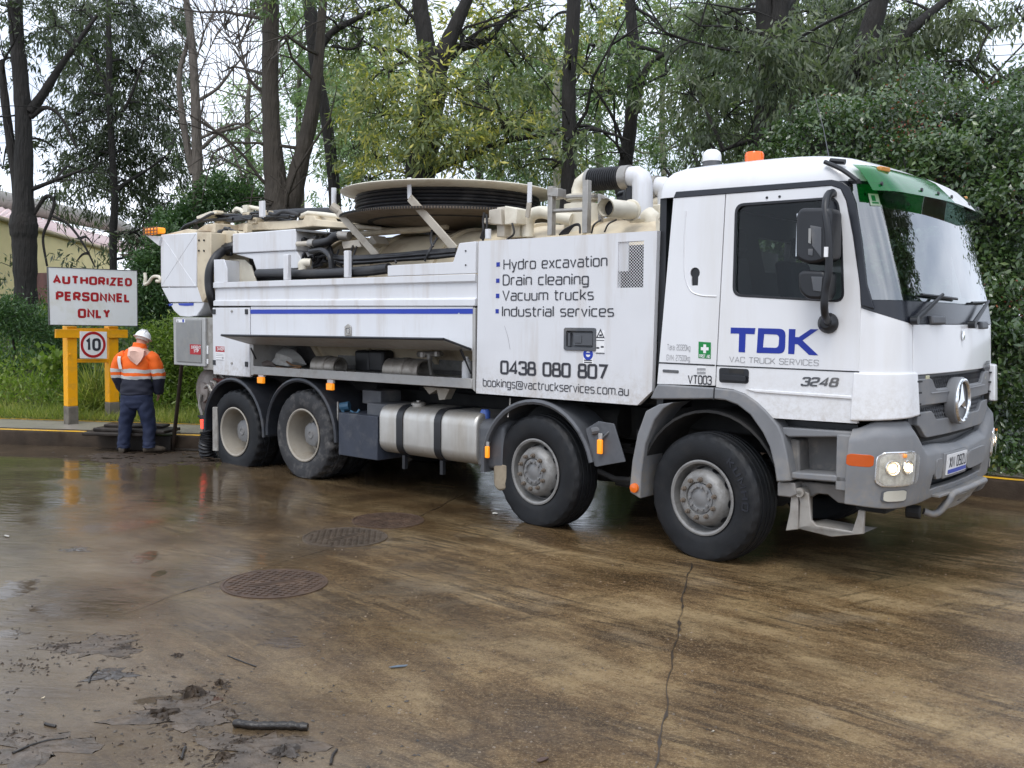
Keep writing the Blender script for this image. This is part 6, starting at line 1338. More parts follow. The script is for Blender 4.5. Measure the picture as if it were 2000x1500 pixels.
for k, (px, py, w_, hh, lb) in enumerate(((352, 1392, 190, .006, 'broad thin smear of brown mud under the lumpy clods'), (505, 1466, 200, .007, 'broad brown mud smear along the bottom edge round the grey clod'), (70, 1462, 190, .005, 'broad thin mud smear in the lower left corner round the bent twig'), (190, 1262, 150, .004, 'faint brown silt smear left of the straight twig'))):
    clod(px, py, w_, hh, lb, 30+k, nm='mud_smear', mt=mat('brown_mud_smear', (.085, .062, .042), .35, var=.45, scale=9, bump=.6, bscale=30) if 'brown_mud_smear' not in bpy.data.materials else bpy.data.materials['brown_mud_smear'], cat='mud smear', grp='mud smears on the near road')
# mud spread round the pit and the worker's boots
random.seed(21); mb = MB()
for k in range(340):
    px = random.gauss(290, 60); py = 893+random.gauss(0, 8)+abs(px-290)*.02
    if py < 880: continue
    c = G(px, py, road_z(*V2(G(px, py)))); r_ = random.uniform(.02, .13)*random.random()**.6+.01; h_ = random.uniform(.002, .010)
    a0 = random.uniform(0, 6); ring_ = [(c.x+r_*math.cos(a0+j*1.05)*random.uniform(.7, 1.3), c.y+r_*.8*math.sin(a0+j*1.05), c.z) for j in range(6)]
    mb.add(ring_+[(c.x, c.y, c.z+h_)], [(j, (j+1) % 6, 6) for j in range(6)])
o = mb.build('mud_spill', MUDM, None, 0, 30); o['kind'] = 'stuff'; tag(o, 'dark wet mud spilled over the road round the open drain pit', 'mud')
random.seed(61); mb = MB()
for k in range(420):
    px, py = random.uniform(250, 2000), 1010+490*random.random()**.8
    c = G(px, py); L_ = random.uniform(.003, .011); w_ = L_*random.uniform(.5, .9); a = random.uniform(0, 6.3); u_ = Vector((math.cos(a), math.sin(a), 0)); v_ = Vector((-u_.y, u_.x, 0)); h_ = Vector((0, 0, random.uniform(.003, .008)))
    mb.add([c-u_*L_, c+v_*w_, c+u_*L_, c-v_*w_, c+h_], [(0, 1, 4), (1, 2, 4), (2, 3, 4), (3, 0, 4)])
o = mb.build('fine_gravel', mat('gravel_mix', (.13, .10, .07), .6, var=.8, scale=3), None, 0, 0); o['kind'] = 'stuff'; tag(o, 'small stones and crumbs scattered thinly over the road by the truck', 'gravel')
# grit and leaf bits scattered over the near road
random.seed(33); mb = MB()
for k in range(420):
    px, py = random.uniform(0, 1000)**1.0, random.uniform(1180, 1500)
    if random.random() < (px/1100): continue
    c = G(px, py); L_ = random.uniform(.004, .018); w_ = L_*random.uniform(.2, .7); a = random.uniform(0, 6.3); u_ = Vector((math.cos(a), math.sin(a), 0)); v_ = Vector((-u_.y, u_.x, 0)); h_ = Vector((0, 0, random.uniform(.003, .010)))
    mb.add([c-u_*L_+Vector((0, 0, .001)), c+v_*w_+Vector((0, 0, .002)), c+u_*L_+Vector((0, 0, .001)), c-v_*w_+Vector((0, 0, .002)), c+h_], [(0, 1, 4), (1, 2, 4), (2, 3, 4), (3, 0, 4)])
o = mb.build('road_grit', mat('leaf_grit', (.05, .04, .03), .5, var=.6, scale=40), None, 0, 0); o['kind'] = 'stuff'; tag(o, 'grit and leaf crumbs strewn over the near road', 'grit')
random.seed(51); mb = MB()   # crumbs and shredded bark round every clod
for (px, py, wpx) in ((376, 1358, 60), (318, 1395, 80), (430, 1340, 30), (556, 1470, 70), (215, 1318, 110), (436, 1480, 60), (470, 1452, 80), (120, 1262, 60), (240, 1265, 70), (30, 1440, 70), (60, 1300, 60), (430, 1400, 90), (340, 1460, 120)):
    for k in range(46):
        c = G(px+random.gauss(0, wpx*.42), py+random.gauss(0, wpx*.17)); L_ = random.uniform(.004, .022); w_ = L_*random.uniform(.15, .6); a = random.uniform(0, 6.3); u_ = Vector((math.cos(a), math.sin(a), 0)); v_ = Vector((-u_.y, u_.x, 0)); h_ = Vector((0, 0, random.uniform(.002, .010)))
        mb.add([c-u_*L_+Vector((0, 0, .001)), c+v_*w_+Vector((0, 0, .001)), c+u_*L_+Vector((0, 0, .001)), c-v_*w_+Vector((0, 0, .001)), c+h_], [(0, 1, 4), (1, 2, 4), (2, 3, 4), (3, 0, 4)])
o = mb.build('bark_crumbs', MUDM, None, 0, 0); o['kind'] = 'stuff'; tag(o, 'dark bark crumbs and wet leaf shreds round the clods on the near road', 'debris')
def stick(pts, r0, label, r1=None, nm='stick', mt=BARK, grp='sticks and twigs on the road', seed=0):
    random.seed(seed); P_ = [G(px, py)+Vector((0, 0, r0*.9)) for px, py in pts]; C_ = catmull(P_, 8)
    rs = [(r0+((r1 or r0)-r0)*i/(len(C_)-1))*random.uniform(.82, 1.15) for i in range(len(C_))]
    return tag(MB().tube(C_, rs, 9).build(nm, mt, None, 0, 40), label, 'stick', grp)
stick([(457, 1419), (500, 1424), (560, 1424), (601, 1427)], .019, 'thick black stick lying flat near the bottom of the road', seed=1)
stick([(25, 1474), (60, 1458), (95, 1448), (125, 1444)], .006, 'long bent twig at the lower left corner', .003, seed=2)
stick([(174, 1335), (178, 1322), (190, 1310)], .005, 'short curved twig on the silt patch', seed=3)
stick([(445, 1282), (470, 1292), (500, 1303)], .004, 'thin straight twig in the middle of the near road', seed=4)
stick([(646, 1495), (650, 1478), (658, 1466)], .006, 'short upright twig at the bottom edge right of the grey clod', seed=5)
stick([(88, 1416), (98, 1419), (109, 1421)], .007, 'stubby dark twig left of the flat mud clod', seed=6)
stick([(355, 1485), (358, 1472), (362, 1462)], .007, 'stubby twig at the bottom edge under the flat clod', seed=7)
def flake(px, py, wpx, col, label, cat, name, seed, asp=.5):
    random.seed(seed); c = G(px, py); r_ = wpx/2*c.y/FOC; a = random.uniform(0, 3); mb = MB()
    u_ = Vector((math.cos(a), math.sin(a), 0)); v_ = Vector((-u_.y, u_.x, 0)); P_ = []
    for j in range(8):
        t = 2*math.pi*j/8; P_.append(c+u_*r_*math.cos(t)+v_*r_*asp*math.sin(t)*random.uniform(.7, 1.2)+Vector((0, 0, .004+.006*random.random())))
    mb.add(P_+[p+Vector((0, 0, .002)) for p in P_], [tuple(range(8)), tuple(range(15, 7, -1))]+[(j, (j+1) % 8, 8+(j+1) % 8, 8+j) for j in range(8)])
    return tag(mb.build(name, mat(name+'_stuff', col, .4, var=.2), None, 0, 0), label, cat)
flake(778, 1304, 40, (.10, .13, .16), 'bluish plastic scrap on the road in front of the truck', 'litter', 'plastic_scrap', 1, .25)
flake(786, 1411, 0.1, (.4, .36, .3), 'tiny pale crumb on the road', 'litter', 'crumb', 2) if False else None
flake(1392, 1431, 10, (.5, .45, .36), 'pale bark chip right of the crack in the road', 'litter', 'bark_chip', 3)
flake(1060, 1486, 32, (.07, .035, .022), 'red brown leaf at the bottom edge left of the crack', 'leaf', 'fallen_leaf', 4, .4)
flake(968, 1004, 14, (.7, .68, .62), 'pale paper scrap on the road beside the second front wheel', 'litter', 'paper_scrap', 5, .8)
flake(13, 1048, 22, (.4, .38, .33), 'pale flat leaf at the left edge of the wet road', 'leaf', 'pale_leaf', 6, .3)
flake(84, 1365, 9, (.55, .45, .3), 'yellow crumb of bark on the left of the road', 'litter', 'yellow_chip', 7)

# ================================================================== THINGS IN THE LOCKER
Lz = lambda px, py, y=-.95: TM @ S3(px, py, y)
def bagmesh(pts2, y, seed, dep=.2):
    random.seed(seed); cx = sum(p[0] for p in pts2)/len(pts2); cz = sum(p[1] for p in pts2)/len(pts2); mb = MB(); n_ = len(pts2)
    ringA = [Vector((x, y, z)) for x, z in pts2]; mid = [Vector((cx+(x-cx)*.6+random.uniform(-.02, .02), y-dep*random.uniform(.5, .9), cz+(z-cz)*.6+random.uniform(-.02, .02))) for x, z in pts2]
    mb.add([TM @ v for v in ringA+mid+[Vector((cx, y-dep*.8, cz))]], [(i, (i+1) % n_, n_+(i+1) % n_, n_+i) for i in range(n_)]+[(n_+i, n_+(i+1) % n_, 2*n_) for i in range(n_)]); return mb
BAG = mat('white_plastic_bag', (.60, .59, .56), .45, var=.1, scale=8, dirt=(.3, .26, .2), damt=.6, dscale=5)
tag(bagmesh(poly(Z3, [(755, 1180), (765, 1130), (785, 1078), (840, 1095), (880, 1130), (912, 1178), (860, 1195), (800, 1192)], -.85), -.85, 1).build('plastic_bag', BAG, None, 0, 25), 'white plastic bag with a peaked top in the open locker', 'bag', 'plastic bags in the open locker')
tag(bagmesh(poly(Z3, [(628, 1150), (625, 1080), (690, 1070), (770, 1085), (770, 1140), (745, 1180), (690, 1178)], -.72), -.72, 2).build('plastic_bag', mat('dull_plastic_bag', (.38, .37, .36), .5, var=.15), None, 0, 25), 'dull grey plastic bag behind the white one in the open locker', 'bag', 'plastic bags in the open locker')
tag(bagmesh(poly(Z3, [(655, 1200), (660, 1155), (690, 1150), (720, 1165), (740, 1190)], -1.05), -1.05, 3, .1).build('work_glove', mat('glove_cloth', (.22, .18, .16), .9, var=.3), None, 0, 30), 'crumpled grey work glove at the left end of the open locker', 'glove')
tag(MB().tube(catmull([Lz(*Z3(745, 1192), -1.15), Lz(*Z3(810, 1200), -1.18), Lz(*Z3(880, 1190), -1.1), Lz(*Z3(830, 1180), -1.0), Lz(*Z3(800, 1160), -.98)], 6), .012, 6).build('orange_cord', mat('brown_cord', (.25, .13, .06), .8, var=.3), None, 0, 40), 'brown cord coiled beside the white bag in the locker', 'cord')
def coupling(a, b, r_, w_, label):
    o = MB().lathe([(r_*.8, -w_/2), (r_, -w_/2), (r_, -w_*.1), (r_*1.1, -w_*.08), (r_*1.1, w_*.08), (r_, w_*.1), (r_, w_/2), (r_*.8, w_/2)], (0, 0, 0), 'x', 28, close=True).build('hose_coupling', mat('worn_coupling_steel', (.34, .31, .27), .45, .6, var=.2, dirt=(.12, .09, .07), damt=.8, dscale=8) if 'worn_coupling_steel' not in bpy.data.materials else bpy.data.materials['worn_coupling_steel'], None, .003)
    x, z = S(a, b, -1.05); o.matrix_world = TM @ Matrix.Translation((x, -1.05, z)) @ Matrix.Rotation(.12, 4, 'Z'); return tag(o, label, 'coupling', 'steel hose couplings on the locker tray')
coupling(*Z3(1035, 1190), .115, .36, 'steel hose coupling left of the black boots on the locker tray')
coupling(*Z3(1470, 1212), .125, .46, 'steel hose coupling right of the black boots on the locker tray')
bo = MB()
for a in (1255, 1330): bo.prism(poly(Z3, [(a-42, 1095), (a+48, 1098), (a+42, 1180), (a+50, 1222), (a-40, 1215), (a-38, 1180)], -.75), -.85, -.68, 'y')
bo.v = [tuple(TM @ Vector(v)) for v in bo.v]
tag(bo.build('rubber_boots', mat('black_boot_rubber', (.012, .012, .013), .5, var=.2), None, .03), 'pair of black rubber boots hanging in the middle of the locker', 'boots')
tp_ = MB().tube([Lz(*Z3(1535, 1120), -.95), Lz(*Z3(1665, 1118), -.95)], .028, 8).tube([Lz(*Z3(1598, 1118), -.95), Lz(*Z3(1598, 1150), -.96)], .03, 8).tube(catmull([Lz(*Z3(1598, 1140), -.96), Lz(*Z3(1600, 1190), -1.0), Lz(*Z3(1612, 1238), -1.05)], 6), .02, 8).tube([Lz(*Z3(1560, 1108), -.97), Lz(*Z3(1560, 1135), -.97)], .036, 8).tube([Lz(*Z3(1640, 1105), -.97), Lz(*Z3(1640, 1130), -.97)], .036, 8)
tag(tp_.build('standpipe', STEEL, None, 0, 40), 'tee shaped steel standpipe key hanging at the right of the locker', 'standpipe')

# ================================================================== WORKER
wc = G(268, 886, GD); MPX = wc.y/FOC/3.41
wk = empty('person', (wc.x, wc.y, GD)); wk.scale = (.95, .95, 1); tag(wk, 'worker in orange hi-vis jacket and white hard hat seen from behind at the pit', 'person')
def B(a, b, y=0): return Vector(((a-715)*MPX, y, (1388-b)*MPX))
def skin(name, joints, edges, mt, parent, sub=2):
    me = bpy.data.meshes.new(name); me.from_pydata([tuple(j[0]) for j in joints], edges, []); o = bpy.data.objects.new(name, me); COL.objects.link(o); o.parent = parent
    sk_ = o.modifiers.new('skin', 'SKIN'); sk_.use_smooth_shade = True
    for i, j in enumerate(joints):
        r_ = j[1]; me.skin_vertices[0].data[i].radius = r_ if isinstance(r_, tuple) else (r_, r_)
    me.skin_vertices[0].data[0].use_root = True
    ss = o.modifiers.new('subdiv', 'SUBSURF'); ss.levels = sub; ss.render_levels = sub
    me.materials.append(mt); return o
SKINM = mat('skin_tone', (.48, .26, .18), .5, var=.06)
def jacket_mat():
    M_ = mat('hi_vis_jacket', (.86, .135, .008), .75, var=.08, scale=9, bump=.35, bscale=14); t = M_.node_tree; n = t.nodes; l = t.links; p = n['Principled BSDF']
    old = p.inputs['Base Color'].links[0].from_socket; tc = n.new('ShaderNodeTexCoord'); sx = n.new('ShaderNodeSeparateXYZ'); l.new(tc.outputs['Object'], sx.inputs[0])
    nz = n.new('ShaderNodeTexNoise'); nz.inputs['Scale'].default_value = 5; l.new(tc.outputs['Object'], nz.inputs['Vector'])
    ad = n.new('ShaderNodeMath'); ad.operation = 'MULTIPLY_ADD'; ad.inputs[1].default_value = .07; l.new(nz.outputs['Fac'], ad.inputs[0]); l.new(sx.outputs['Z'], ad.inputs[2])
    def band(lo, hi):
        a = n.new('ShaderNodeMath'); a.operation = 'GREATER_THAN'; a.inputs[1].default_value = lo; l.new(ad.outputs[0], a.inputs[0])
        b = n.new('ShaderNodeMath'); b.operation = 'LESS_THAN'; b.inputs[1].default_value = hi; l.new(ad.outputs[0], b.inputs[0])
        c = n.new('ShaderNodeMath'); c.operation = 'MULTIPLY'; l.new(a.outputs[0], c.inputs[0]); l.new(b.outputs[0], c.inputs[1]); return c.outputs[0]
    def mixin(f, a, col):
        x = n.new('ShaderNodeMix'); x.data_type = 'RGBA'; l.new(f, x.inputs['Factor']); l.new(a, x.inputs['A']); x.inputs['B'].default_value = col+(1,); return x.outputs['Result']
    zz = lambda b: (1388-b)*MPX+.035
    c = mixin(band(-1, zz(872)), old, (.012, .014, .028)); c = mixin(band(zz(880), zz(860)), c, (.52, .52, .50)); c = mixin(band(zz(838), zz(812)), c, (.56, .55, .52))
    l.new(c, p.inputs['Base Color']); return M_
JK = jacket_mat(); TRS = mat('navy_trousers', (.012, .019, .050), .8, var=.25, scale=6, bump=.5, bscale=10)
body = skin('body', [(B(716, 1000), (.13, .10)), (B(718, 850, .01), (.14, .10)), (B(722, 720, .03), (.16, .10)), (B(735, 668, .05), .058), (B(742, 640, .07), .062), (B(747, 618, .085), (.074, .088)), (B(610, 735, .03), .06), (B(575, 860, .06), .045), (B(600, 960, .12), .038), (B(838, 735, .03), .06), (B(870, 860, .08), .045), (B(845, 960, .14), .038),
  (B(650, 1080), .09), (B(632, 1190, .03), .06), (B(613, 1320), .045), (B(785, 1080), .09), (B(800, 1190, .03), .06), (B(800, 1325), .045), (B(618, 1372, .06), .04), (B(806, 1362, .08), .04)],
  [(0, 1), (1, 2), (2, 3), (3, 4), (4, 5), (2, 6), (6, 7), (7, 8), (2, 9), (9, 10), (10, 11), (0, 12), (12, 13), (13, 14), (0, 15), (15, 16), (16, 17), (14, 18), (17, 19)], SKINM, wk)
def cloth(mb, path, wr=.05, seed=0, n=28, sub=5):
    "garment tube: rings (point, half width, half depth) with soft folds"
    random.seed(seed); ph = [random.uniform(0, 6.3) for _ in range(6)]; k = len(path)
    C_ = catmull([p for p, _, _ in path], sub); ta = [i/sub for i in range(len(C_))]
    rx = [float(np.interp(t, range(k), [q[1] for q in path])) for t in ta]; ry = [float(np.interp(t, range(k), [q[2] for q in path])) for t in ta]; rings = []
    for i, c in enumerate(C_):
        t = (C_[min(i+1, len(C_)-1)]-C_[max(0, i-1)]).normalized(); u = Vector((1, 0, 0)); u = (u-t*u.dot(t)).normalized(); v = t.cross(u); r_ = []
        for j in range(n):
            a = 2*math.pi*j/n; f_ = 1+wr*(.5*math.sin(3*a+ph[0]+i*.55)+.35*math.sin(5*a+ph[1]-i*.8)+.4*math.sin(i*1.25+ph[2]+math.sin(a*2+ph[3])*1.6))
            r_.append(c+u*rx[i]*f_*math.cos(a)+v*ry[i]*f_*math.sin(a))
        rings.append(r_)
    mb.loft(rings)
P_ = lambda a, b, rx, ry, y=0: (B(a, b, y), rx*MPX, ry*MPX)
jm = MB(); cloth(jm, [P_(716, 990, 108, 74), P_(716, 978, 113, 78), P_(716, 940, 111, 78), P_(717, 895, 103, 74), P_(718, 850, 105, 76), P_(720, 780, 110, 76), P_(722, 745, 110, 70, .01), P_(724, 718, 94, 60, .02), P_(728, 697, 70, 52, .03), P_(732, 676, 50, 46, .04), P_(735, 650, 45, 44, .05)], .045, 1, 36)
cloth(jm, [P_(645, 728, 36, 44), P_(612, 748, 43, 48), P_(588, 800, 48, 50, .01), P_(578, 862, 46, 47, .03), P_(588, 915, 40, 42, .07), P_(600, 955, 36, 38, .11), P_(603, 962, 30, 32, .115)], .06, 2, 22)
cloth(jm, [P_(806, 728, 36, 44), P_(834, 748, 43, 48), P_(853, 800, 48, 50, .01), P_(864, 862, 47, 47, .04), P_(856, 925, 40, 42, .08), P_(846, 972, 36, 38, .12), P_(844, 980, 30, 32, .125)], .06, 3, 22)
jm.build('jacket', JK, wk, 0, 70)
tm_ = MB(); cloth(tm_, [P_(716, 960, 108, 70), P_(716, 1000, 112, 74), P_(716, 1040, 112, 76), P_(717, 1075, 88, 66), P_(717, 1090, 40, 40)], .03, 4, 30)
cloth(tm_, [P_(668, 1020, 56, 66), P_(660, 1075, 58, 64), P_(645, 1130, 52, 58, .01), P_(632, 1190, 46, 52, .02), P_(626, 1250, 42, 47, .01), P_(622, 1300, 41, 46), P_(620, 1330, 43, 47), P_(620, 1348, 44, 48)], .07, 5, 24)
cloth(tm_, [P_(768, 1020, 56, 66), P_(776, 1075, 58, 64), P_(787, 1130, 53, 58, .01), P_(796, 1190, 48, 52, .03), P_(798, 1250, 43, 47, .02), P_(799, 1300, 41, 46, .01), P_(800, 1326, 43, 47), P_(800, 1342, 44, 48)], .07, 6, 24)
tm_.build('trousers', TRS, wk, 0, 70)
BOOT = mat('muddy_boot', (.07, .055, .04), .6, var=.3, scale=12)
bm1 = MB()
def boot(a, b, yaw_, seed):
    mb = MB(); M_ = Matrix.Translation(B(a, b)+Vector((0, 0, 0))) @ Matrix.Rotation(yaw_, 4, 'Z'); rings = []
    for (y, w_, h0, h1) in ((-.095, .03, .02, .06), (-.085, .042, .0, .11), (-.04, .046, .0, .14), (.02, .046, .0, .13), (.08, .046, .0, .085), (.14, .05, .0, .07), (.19, .045, .0, .06), (.215, .03, .01, .045)):
        rings.append([M_ @ Vector((w_*math.cos(q)*(1 if math.sin(q) > -.5 else .95), y, h0+(h1-h0)*(.5+.5*max(-1, min(1, 1.25*math.sin(q)))))) for q in [2*math.pi*k/16 for k in range(16)]])
    mb.loft(rings); return mb.build('boot', BOOT, wk, 0, 60)
boot(616, 1384, .1, 1); boot(806, 1374, -1.0, 2)
hc_ = B(748, 612, .09)
def dome(r0, hz, c, n=24): return [(r0*math.cos(R(a)), hz*math.sin(R(a))) for a in range(0, 91, 10)]
hat = MB().lathe([(.128, -.010), (.131, -.005), (.113, .003)]+[(x, .003+z) for x, z in dome(.110, .105, 0)], (0, 0, 0), 'z', 28, mod=lambda i, j: 1+.10*max(0, math.sin(2*math.pi*j/28))*(1 if i < 3 else .4))
rbm = MB()
for y in (-.045, 0, .045): rbm.tube([(y*.7, .100*math.cos(R(a)), .006+.107*math.sin(R(a))) for a in range(20, 161, 14)], .007, 6)
ho = hat.build('hard_hat', WHITEV, wk, 0, 50); ho.matrix_local = Matrix.Translation(B(748, 611, .085)) @ Matrix.Rotation(R(-12), 4, 'Y').inverted() @ Matrix.Rotation(R(-18), 4, 'X')
rbm.build('hat_ridge', WHITEV, ho, 0, 50)
MB().lathe([(.086, -.04), (.092, -.03), (.094, .0), (.088, .004)], (0, 0, 0), 'z', 20).build('hat_band', mat('hat_liner', (.55, .50, .45), .8, var=.1), ho, 0, 50)
for s_ in (-1, 1):
    e = MB().lathe([(.0, .02), (.02, .018), (.032, .006), (.03, -.006), (0, -.008)], (0, 0, 0), 'x', 12).build('ear', SKINM, body, 0, 50); e.location = B(747, 632, .09)+Vector((s_*.074, -.01, 0)); e.scale = (1, .7, 1.15)
MB().lathe([(0, -.03), (.018, -.015), (.024, .01), (.012, .03), (0, .035)], B(752, 640, .178), 'z', 10).build('nose', SKINM, body, 0, 50)
skin('beard', [(B(768, 648, .12), .042), (B(782, 656, .13), .030), (B(762, 662, .12), .038)], [(0, 1), (0, 2)], mat('grey_beard', (.30, .27, .25), .9, var=.2), wk)
# hood hanging on the back
hd = [(688, 676), (704, 668), (750, 672), (796, 692), (797, 728), (776, 762), (752, 788), (708, 758), (686, 728)]
hm = MB(); hv = [B(a, b, -.135-.035*(b > 700)) for a, b in hd]; hi_ = [B(744+(a-744)*.55, 722+(b-722)*.55, -.185+.0004*(a-742)) for a, b in hd]; hb_ = [B(a, b, -.06) for a, b in hd]; n_ = len(hd)
hm.add(hb_+hv+hi_+[B(738, 718, -.178)], [(i, (i+1) % n_, n_+(i+1) % n_, n_+i) for i in range(n_)]+[(n_+i, n_+(i+1) % n_, 2*n_+(i+1) % n_, 2*n_+i) for i in range(n_)]+[(2*n_+i, 2*n_+(i+1) % n_, 3*n_) for i in range(n_)])
ob = hm.build('hood', mat('faded_pink_hood', (.80, .50, .40), .8, var=.06, scale=6, bump=.4, bscale=12), wk, 0, 28)
TAPE = mat('reflective_tape', (.56, .55, .52), .5, .1, var=.08)
for pts in ([(618, 702, .02), (616, 730, -.075), (618, 765, -.105), (632, 815, -.125)],):
    q_ = catmull([B(a, b, y) for a, b, y in pts], 5); MB().add([p+Vector((s_*.022, -.012, 0)) for p in q_ for s_ in (-1, 1)], [(2*i, 2*i+2, 2*i+3, 2*i+1) for i in range(len(q_)-1)]).build('shoulder_tape', TAPE, wk, 0, 60, fix=False)
MB().tube([B(606, 862, -.12), B(650, 845, -.165), B(715, 850, -.168), B(780, 872, -.165), B(812, 885, -.13)], .006, 6).build('jacket_seam', TAPE, wk, 0, 60) if False else None
def hand(p, s_):
    mb = MB().lathe([(0, .045), (.028, .04), (.036, 0), (.036, -.04), (.02, -.055), (0, -.056)], (0, 0, 0), 'z', 10); mb.v = [(x*.55, y, z) for x, y, z in mb.v]
    for k in range(4):
        y = -.027+.018*k; L_ = (.055, .065, .062, .048)[k]
        mb.tube([(0, y, -.04), (-.006*s_, y+.004, -.04-L_*.5), (-.022*s_, y+.006, -.04-L_)], [.0095, .009, .007], 7)
    mb.tube([(0, .03, .01), (-.012*s_, .05, -.02), (-.018*s_, .052, -.05)], [.012, .011, .008], 7)
    return mb.build('hand', SKINM, body, 0, 60, loc=p)
hand(B(843, 985, .15), 1); hand(B(602, 975, .14), -1)
# ================================================================== PLANTS
def leaf_mat(name, cols, rough=.42, trans=.3, spec=.5):
    M_ = bpy.data.materials.new(name); M_.use_nodes = True; t = M_.node_tree; n = t.nodes; l = t.links; p = n['Principled BSDF']; o = n['Material Output']
    at = n.new('ShaderNodeAttribute'); at.attribute_name = 'var'; r_ = n.new('ShaderNodeValToRGB'); e = r_.color_ramp.elements
    while len(e) < len(cols): e.new(.5)
    for i, c in enumerate(cols): e[i].position = i/(len(cols)-1); e[i].color = tuple(c)+(1,)
    l.new(at.outputs['Fac'], r_.inputs[0]); l.new(r_.outputs[0], p.inputs['Base Color']); p.inputs['Roughness'].default_value = rough; p.inputs['Specular IOR Level'].default_value = spec
    tr = n.new('ShaderNodeBsdfTranslucent'); mx = n.new('ShaderNodeMixShader'); mx.inputs[0].default_value = trans
    br = n.new('ShaderNodeMix'); br.data_type = 'RGBA'; br.blend_type = 'MULTIPLY'; br.inputs['Factor'].default_value = 1; l.new(r_.outputs[0], br.inputs['A']); br.inputs['B'].default_value = (1.3, 1.5, .7, 1)
    l.new(br.outputs['Result'], tr.inputs[0]); l.new(p.outputs[0], mx.inputs[1]); l.new(tr.outputs[0], mx.inputs[2]); l.new(mx.outputs[0], o.inputs[0]); return M_
def leaf_obj(name, mt, parent, base, d, L, Wd, var, mid=.45, up=None, fold=.12, kind=None):
    n_ = len(base); d = d/np.linalg.norm(d, axis=1, keepdims=True)
    r_ = rng.normal(size=(n_, 3)) if up is None else up
    s = np.cross(d, r_); s /= np.linalg.norm(s, axis=1, keepdims=True)+1e-9; nn = np.cross(s, d)
    L = np.asarray(L).reshape(-1, 1)*np.ones((n_, 1)); Wd = np.asarray(Wd).reshape(-1, 1)*np.ones((n_, 1))
    m_ = base+d*L*mid; V = np.stack([base, m_+s*Wd/2-nn*Wd*fold, base+d*L-nn*L*.06, m_-s*Wd/2-nn*Wd*fold], 1).reshape(-1, 3)
    idx = np.arange(n_)[:, None]*4; F = np.concatenate([idx+np.array([[0, 1, 2]]), idx+np.array([[0, 2, 3]])], 1).reshape(-1)
    me = bpy.data.meshes.new(name); me.vertices.add(4*n_); me.vertices.foreach_set('co', V.astype(np.float32).ravel())
    me.loops.add(6*n_); me.loops.foreach_set('vertex_index', F.astype(np.int32)); me.polygons.add(2*n_)
    me.polygons.foreach_set('loop_start', np.arange(0, 6*n_, 3, dtype=np.int32)); me.polygons.foreach_set('loop_total', np.full(2*n_, 3, np.int32)); me.update()
    a = me.attributes.new('var', 'FLOAT', 'POINT'); a.data.foreach_set('value', np.repeat(np.clip(var, 0, 1), 4).astype(np.float32))
    me.materials.append(mt); o = bpy.data.objects.new(name, me); COL.objects.link(o)
    if parent: o.parent = parent
    if kind: o['kind'] = kind
    return o
def bark(name, col, var=.35, dirt=(.015, .012, .010)):
    M_ = mat(name, col, .8, var=var, scale=3, dirt=dirt, damt=.8, dscale=3); t = M_.node_tree; n = t.nodes; l = t.links; p = n['Principled BSDF']
    tc = n.new('ShaderNodeTexCoord'); mp = n.new('ShaderNodeMapping'); mp.inputs['Scale'].default_value = (14, 14, 2.2); l.new(tc.outputs['Object'], mp.inputs[0])
    w_ = n.new('ShaderNodeTexNoise'); w_.inputs['Scale'].default_value = 1.6; w_.inputs['Detail'].default_value = 6; l.new(mp.outputs[0], w_.inputs['Vector'])
    b = n.new('ShaderNodeBump'); b.inputs['Strength'].default_value = 1; b.inputs['Distance'].default_value = .06; l.new(w_.outputs['Fac'], b.inputs['Height']); l.new(b.outputs[0], p.inputs['Normal']); return M_
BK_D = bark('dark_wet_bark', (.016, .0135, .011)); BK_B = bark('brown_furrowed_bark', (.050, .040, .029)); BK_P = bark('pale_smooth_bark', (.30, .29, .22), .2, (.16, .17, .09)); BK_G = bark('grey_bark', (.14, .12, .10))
LF_DK = leaf_mat('dull_dark_leaf', [(0.041, 0.057, 0.032), (0.074, 0.097, 0.054), (0.135, 0.162, 0.095)], trans=.35)
LF_MD = leaf_mat('mid_green_leaf', [(0.060, 0.098, 0.049), (0.129, 0.186, 0.089), (0.286, 0.329, 0.132)], trans=.36)
LF_YL = leaf_mat('olive_yellow_leaf', [(0.071, 0.102, 0.047), (0.171, 0.212, 0.098), (0.264, 0.293, 0.120), (0.623, 0.557, 0.127)], trans=.36)
LF_GG = leaf_mat('grey_green_leaf', [(0.065, 0.089, 0.055), (0.131, 0.161, 0.101), (0.226, 0.250, 0.161)], trans=.42)
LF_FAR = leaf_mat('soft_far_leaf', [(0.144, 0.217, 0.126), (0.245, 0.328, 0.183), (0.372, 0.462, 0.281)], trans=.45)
LF_BR = leaf_mat('bright_weed_leaf', [(0.078, 0.133, 0.023), (0.164, 0.239, 0.043), (0.310, 0.365, 0.085)], trans=.45)
LF_SH = leaf_mat('dark_shrub_leaf', [(0.029, 0.067, 0.024), (0.061, 0.120, 0.042), (0.120, 0.200, 0.072)])
LF_HG = leaf_mat('glossy_hedge_leaf', [(0.037, 0.073, 0.025), (0.077, 0.133, 0.042), (0.166, 0.221, 0.077)], rough=.24, trans=.28, spec=1.0)
GRASS = leaf_mat('wet_grass_blade', [(0.133, 0.170, 0.039), (0.238, 0.292, 0.065), (0.475, 0.437, 0.142)], trans=.4)
def limb(pts, Y, dY=0, wig=.0, n=6):
    "traced limb: (px, py, width px) met at the tree's distance; dY bends it in depth along its length"
    P_ = []; k = len(pts)
    for i, (a, b, w_) in enumerate(pts):
        y = Y+dY*i/(k-1); p = W(a, b, y); P_.append((p, w_*y/FOC/2))
    C_ = catmull([p for p, _ in P_], n); rr_ = [float(np.interp(i/n, range(k), [r for _, r in P_])) for i in range(len(C_))]
    return C_, rr_
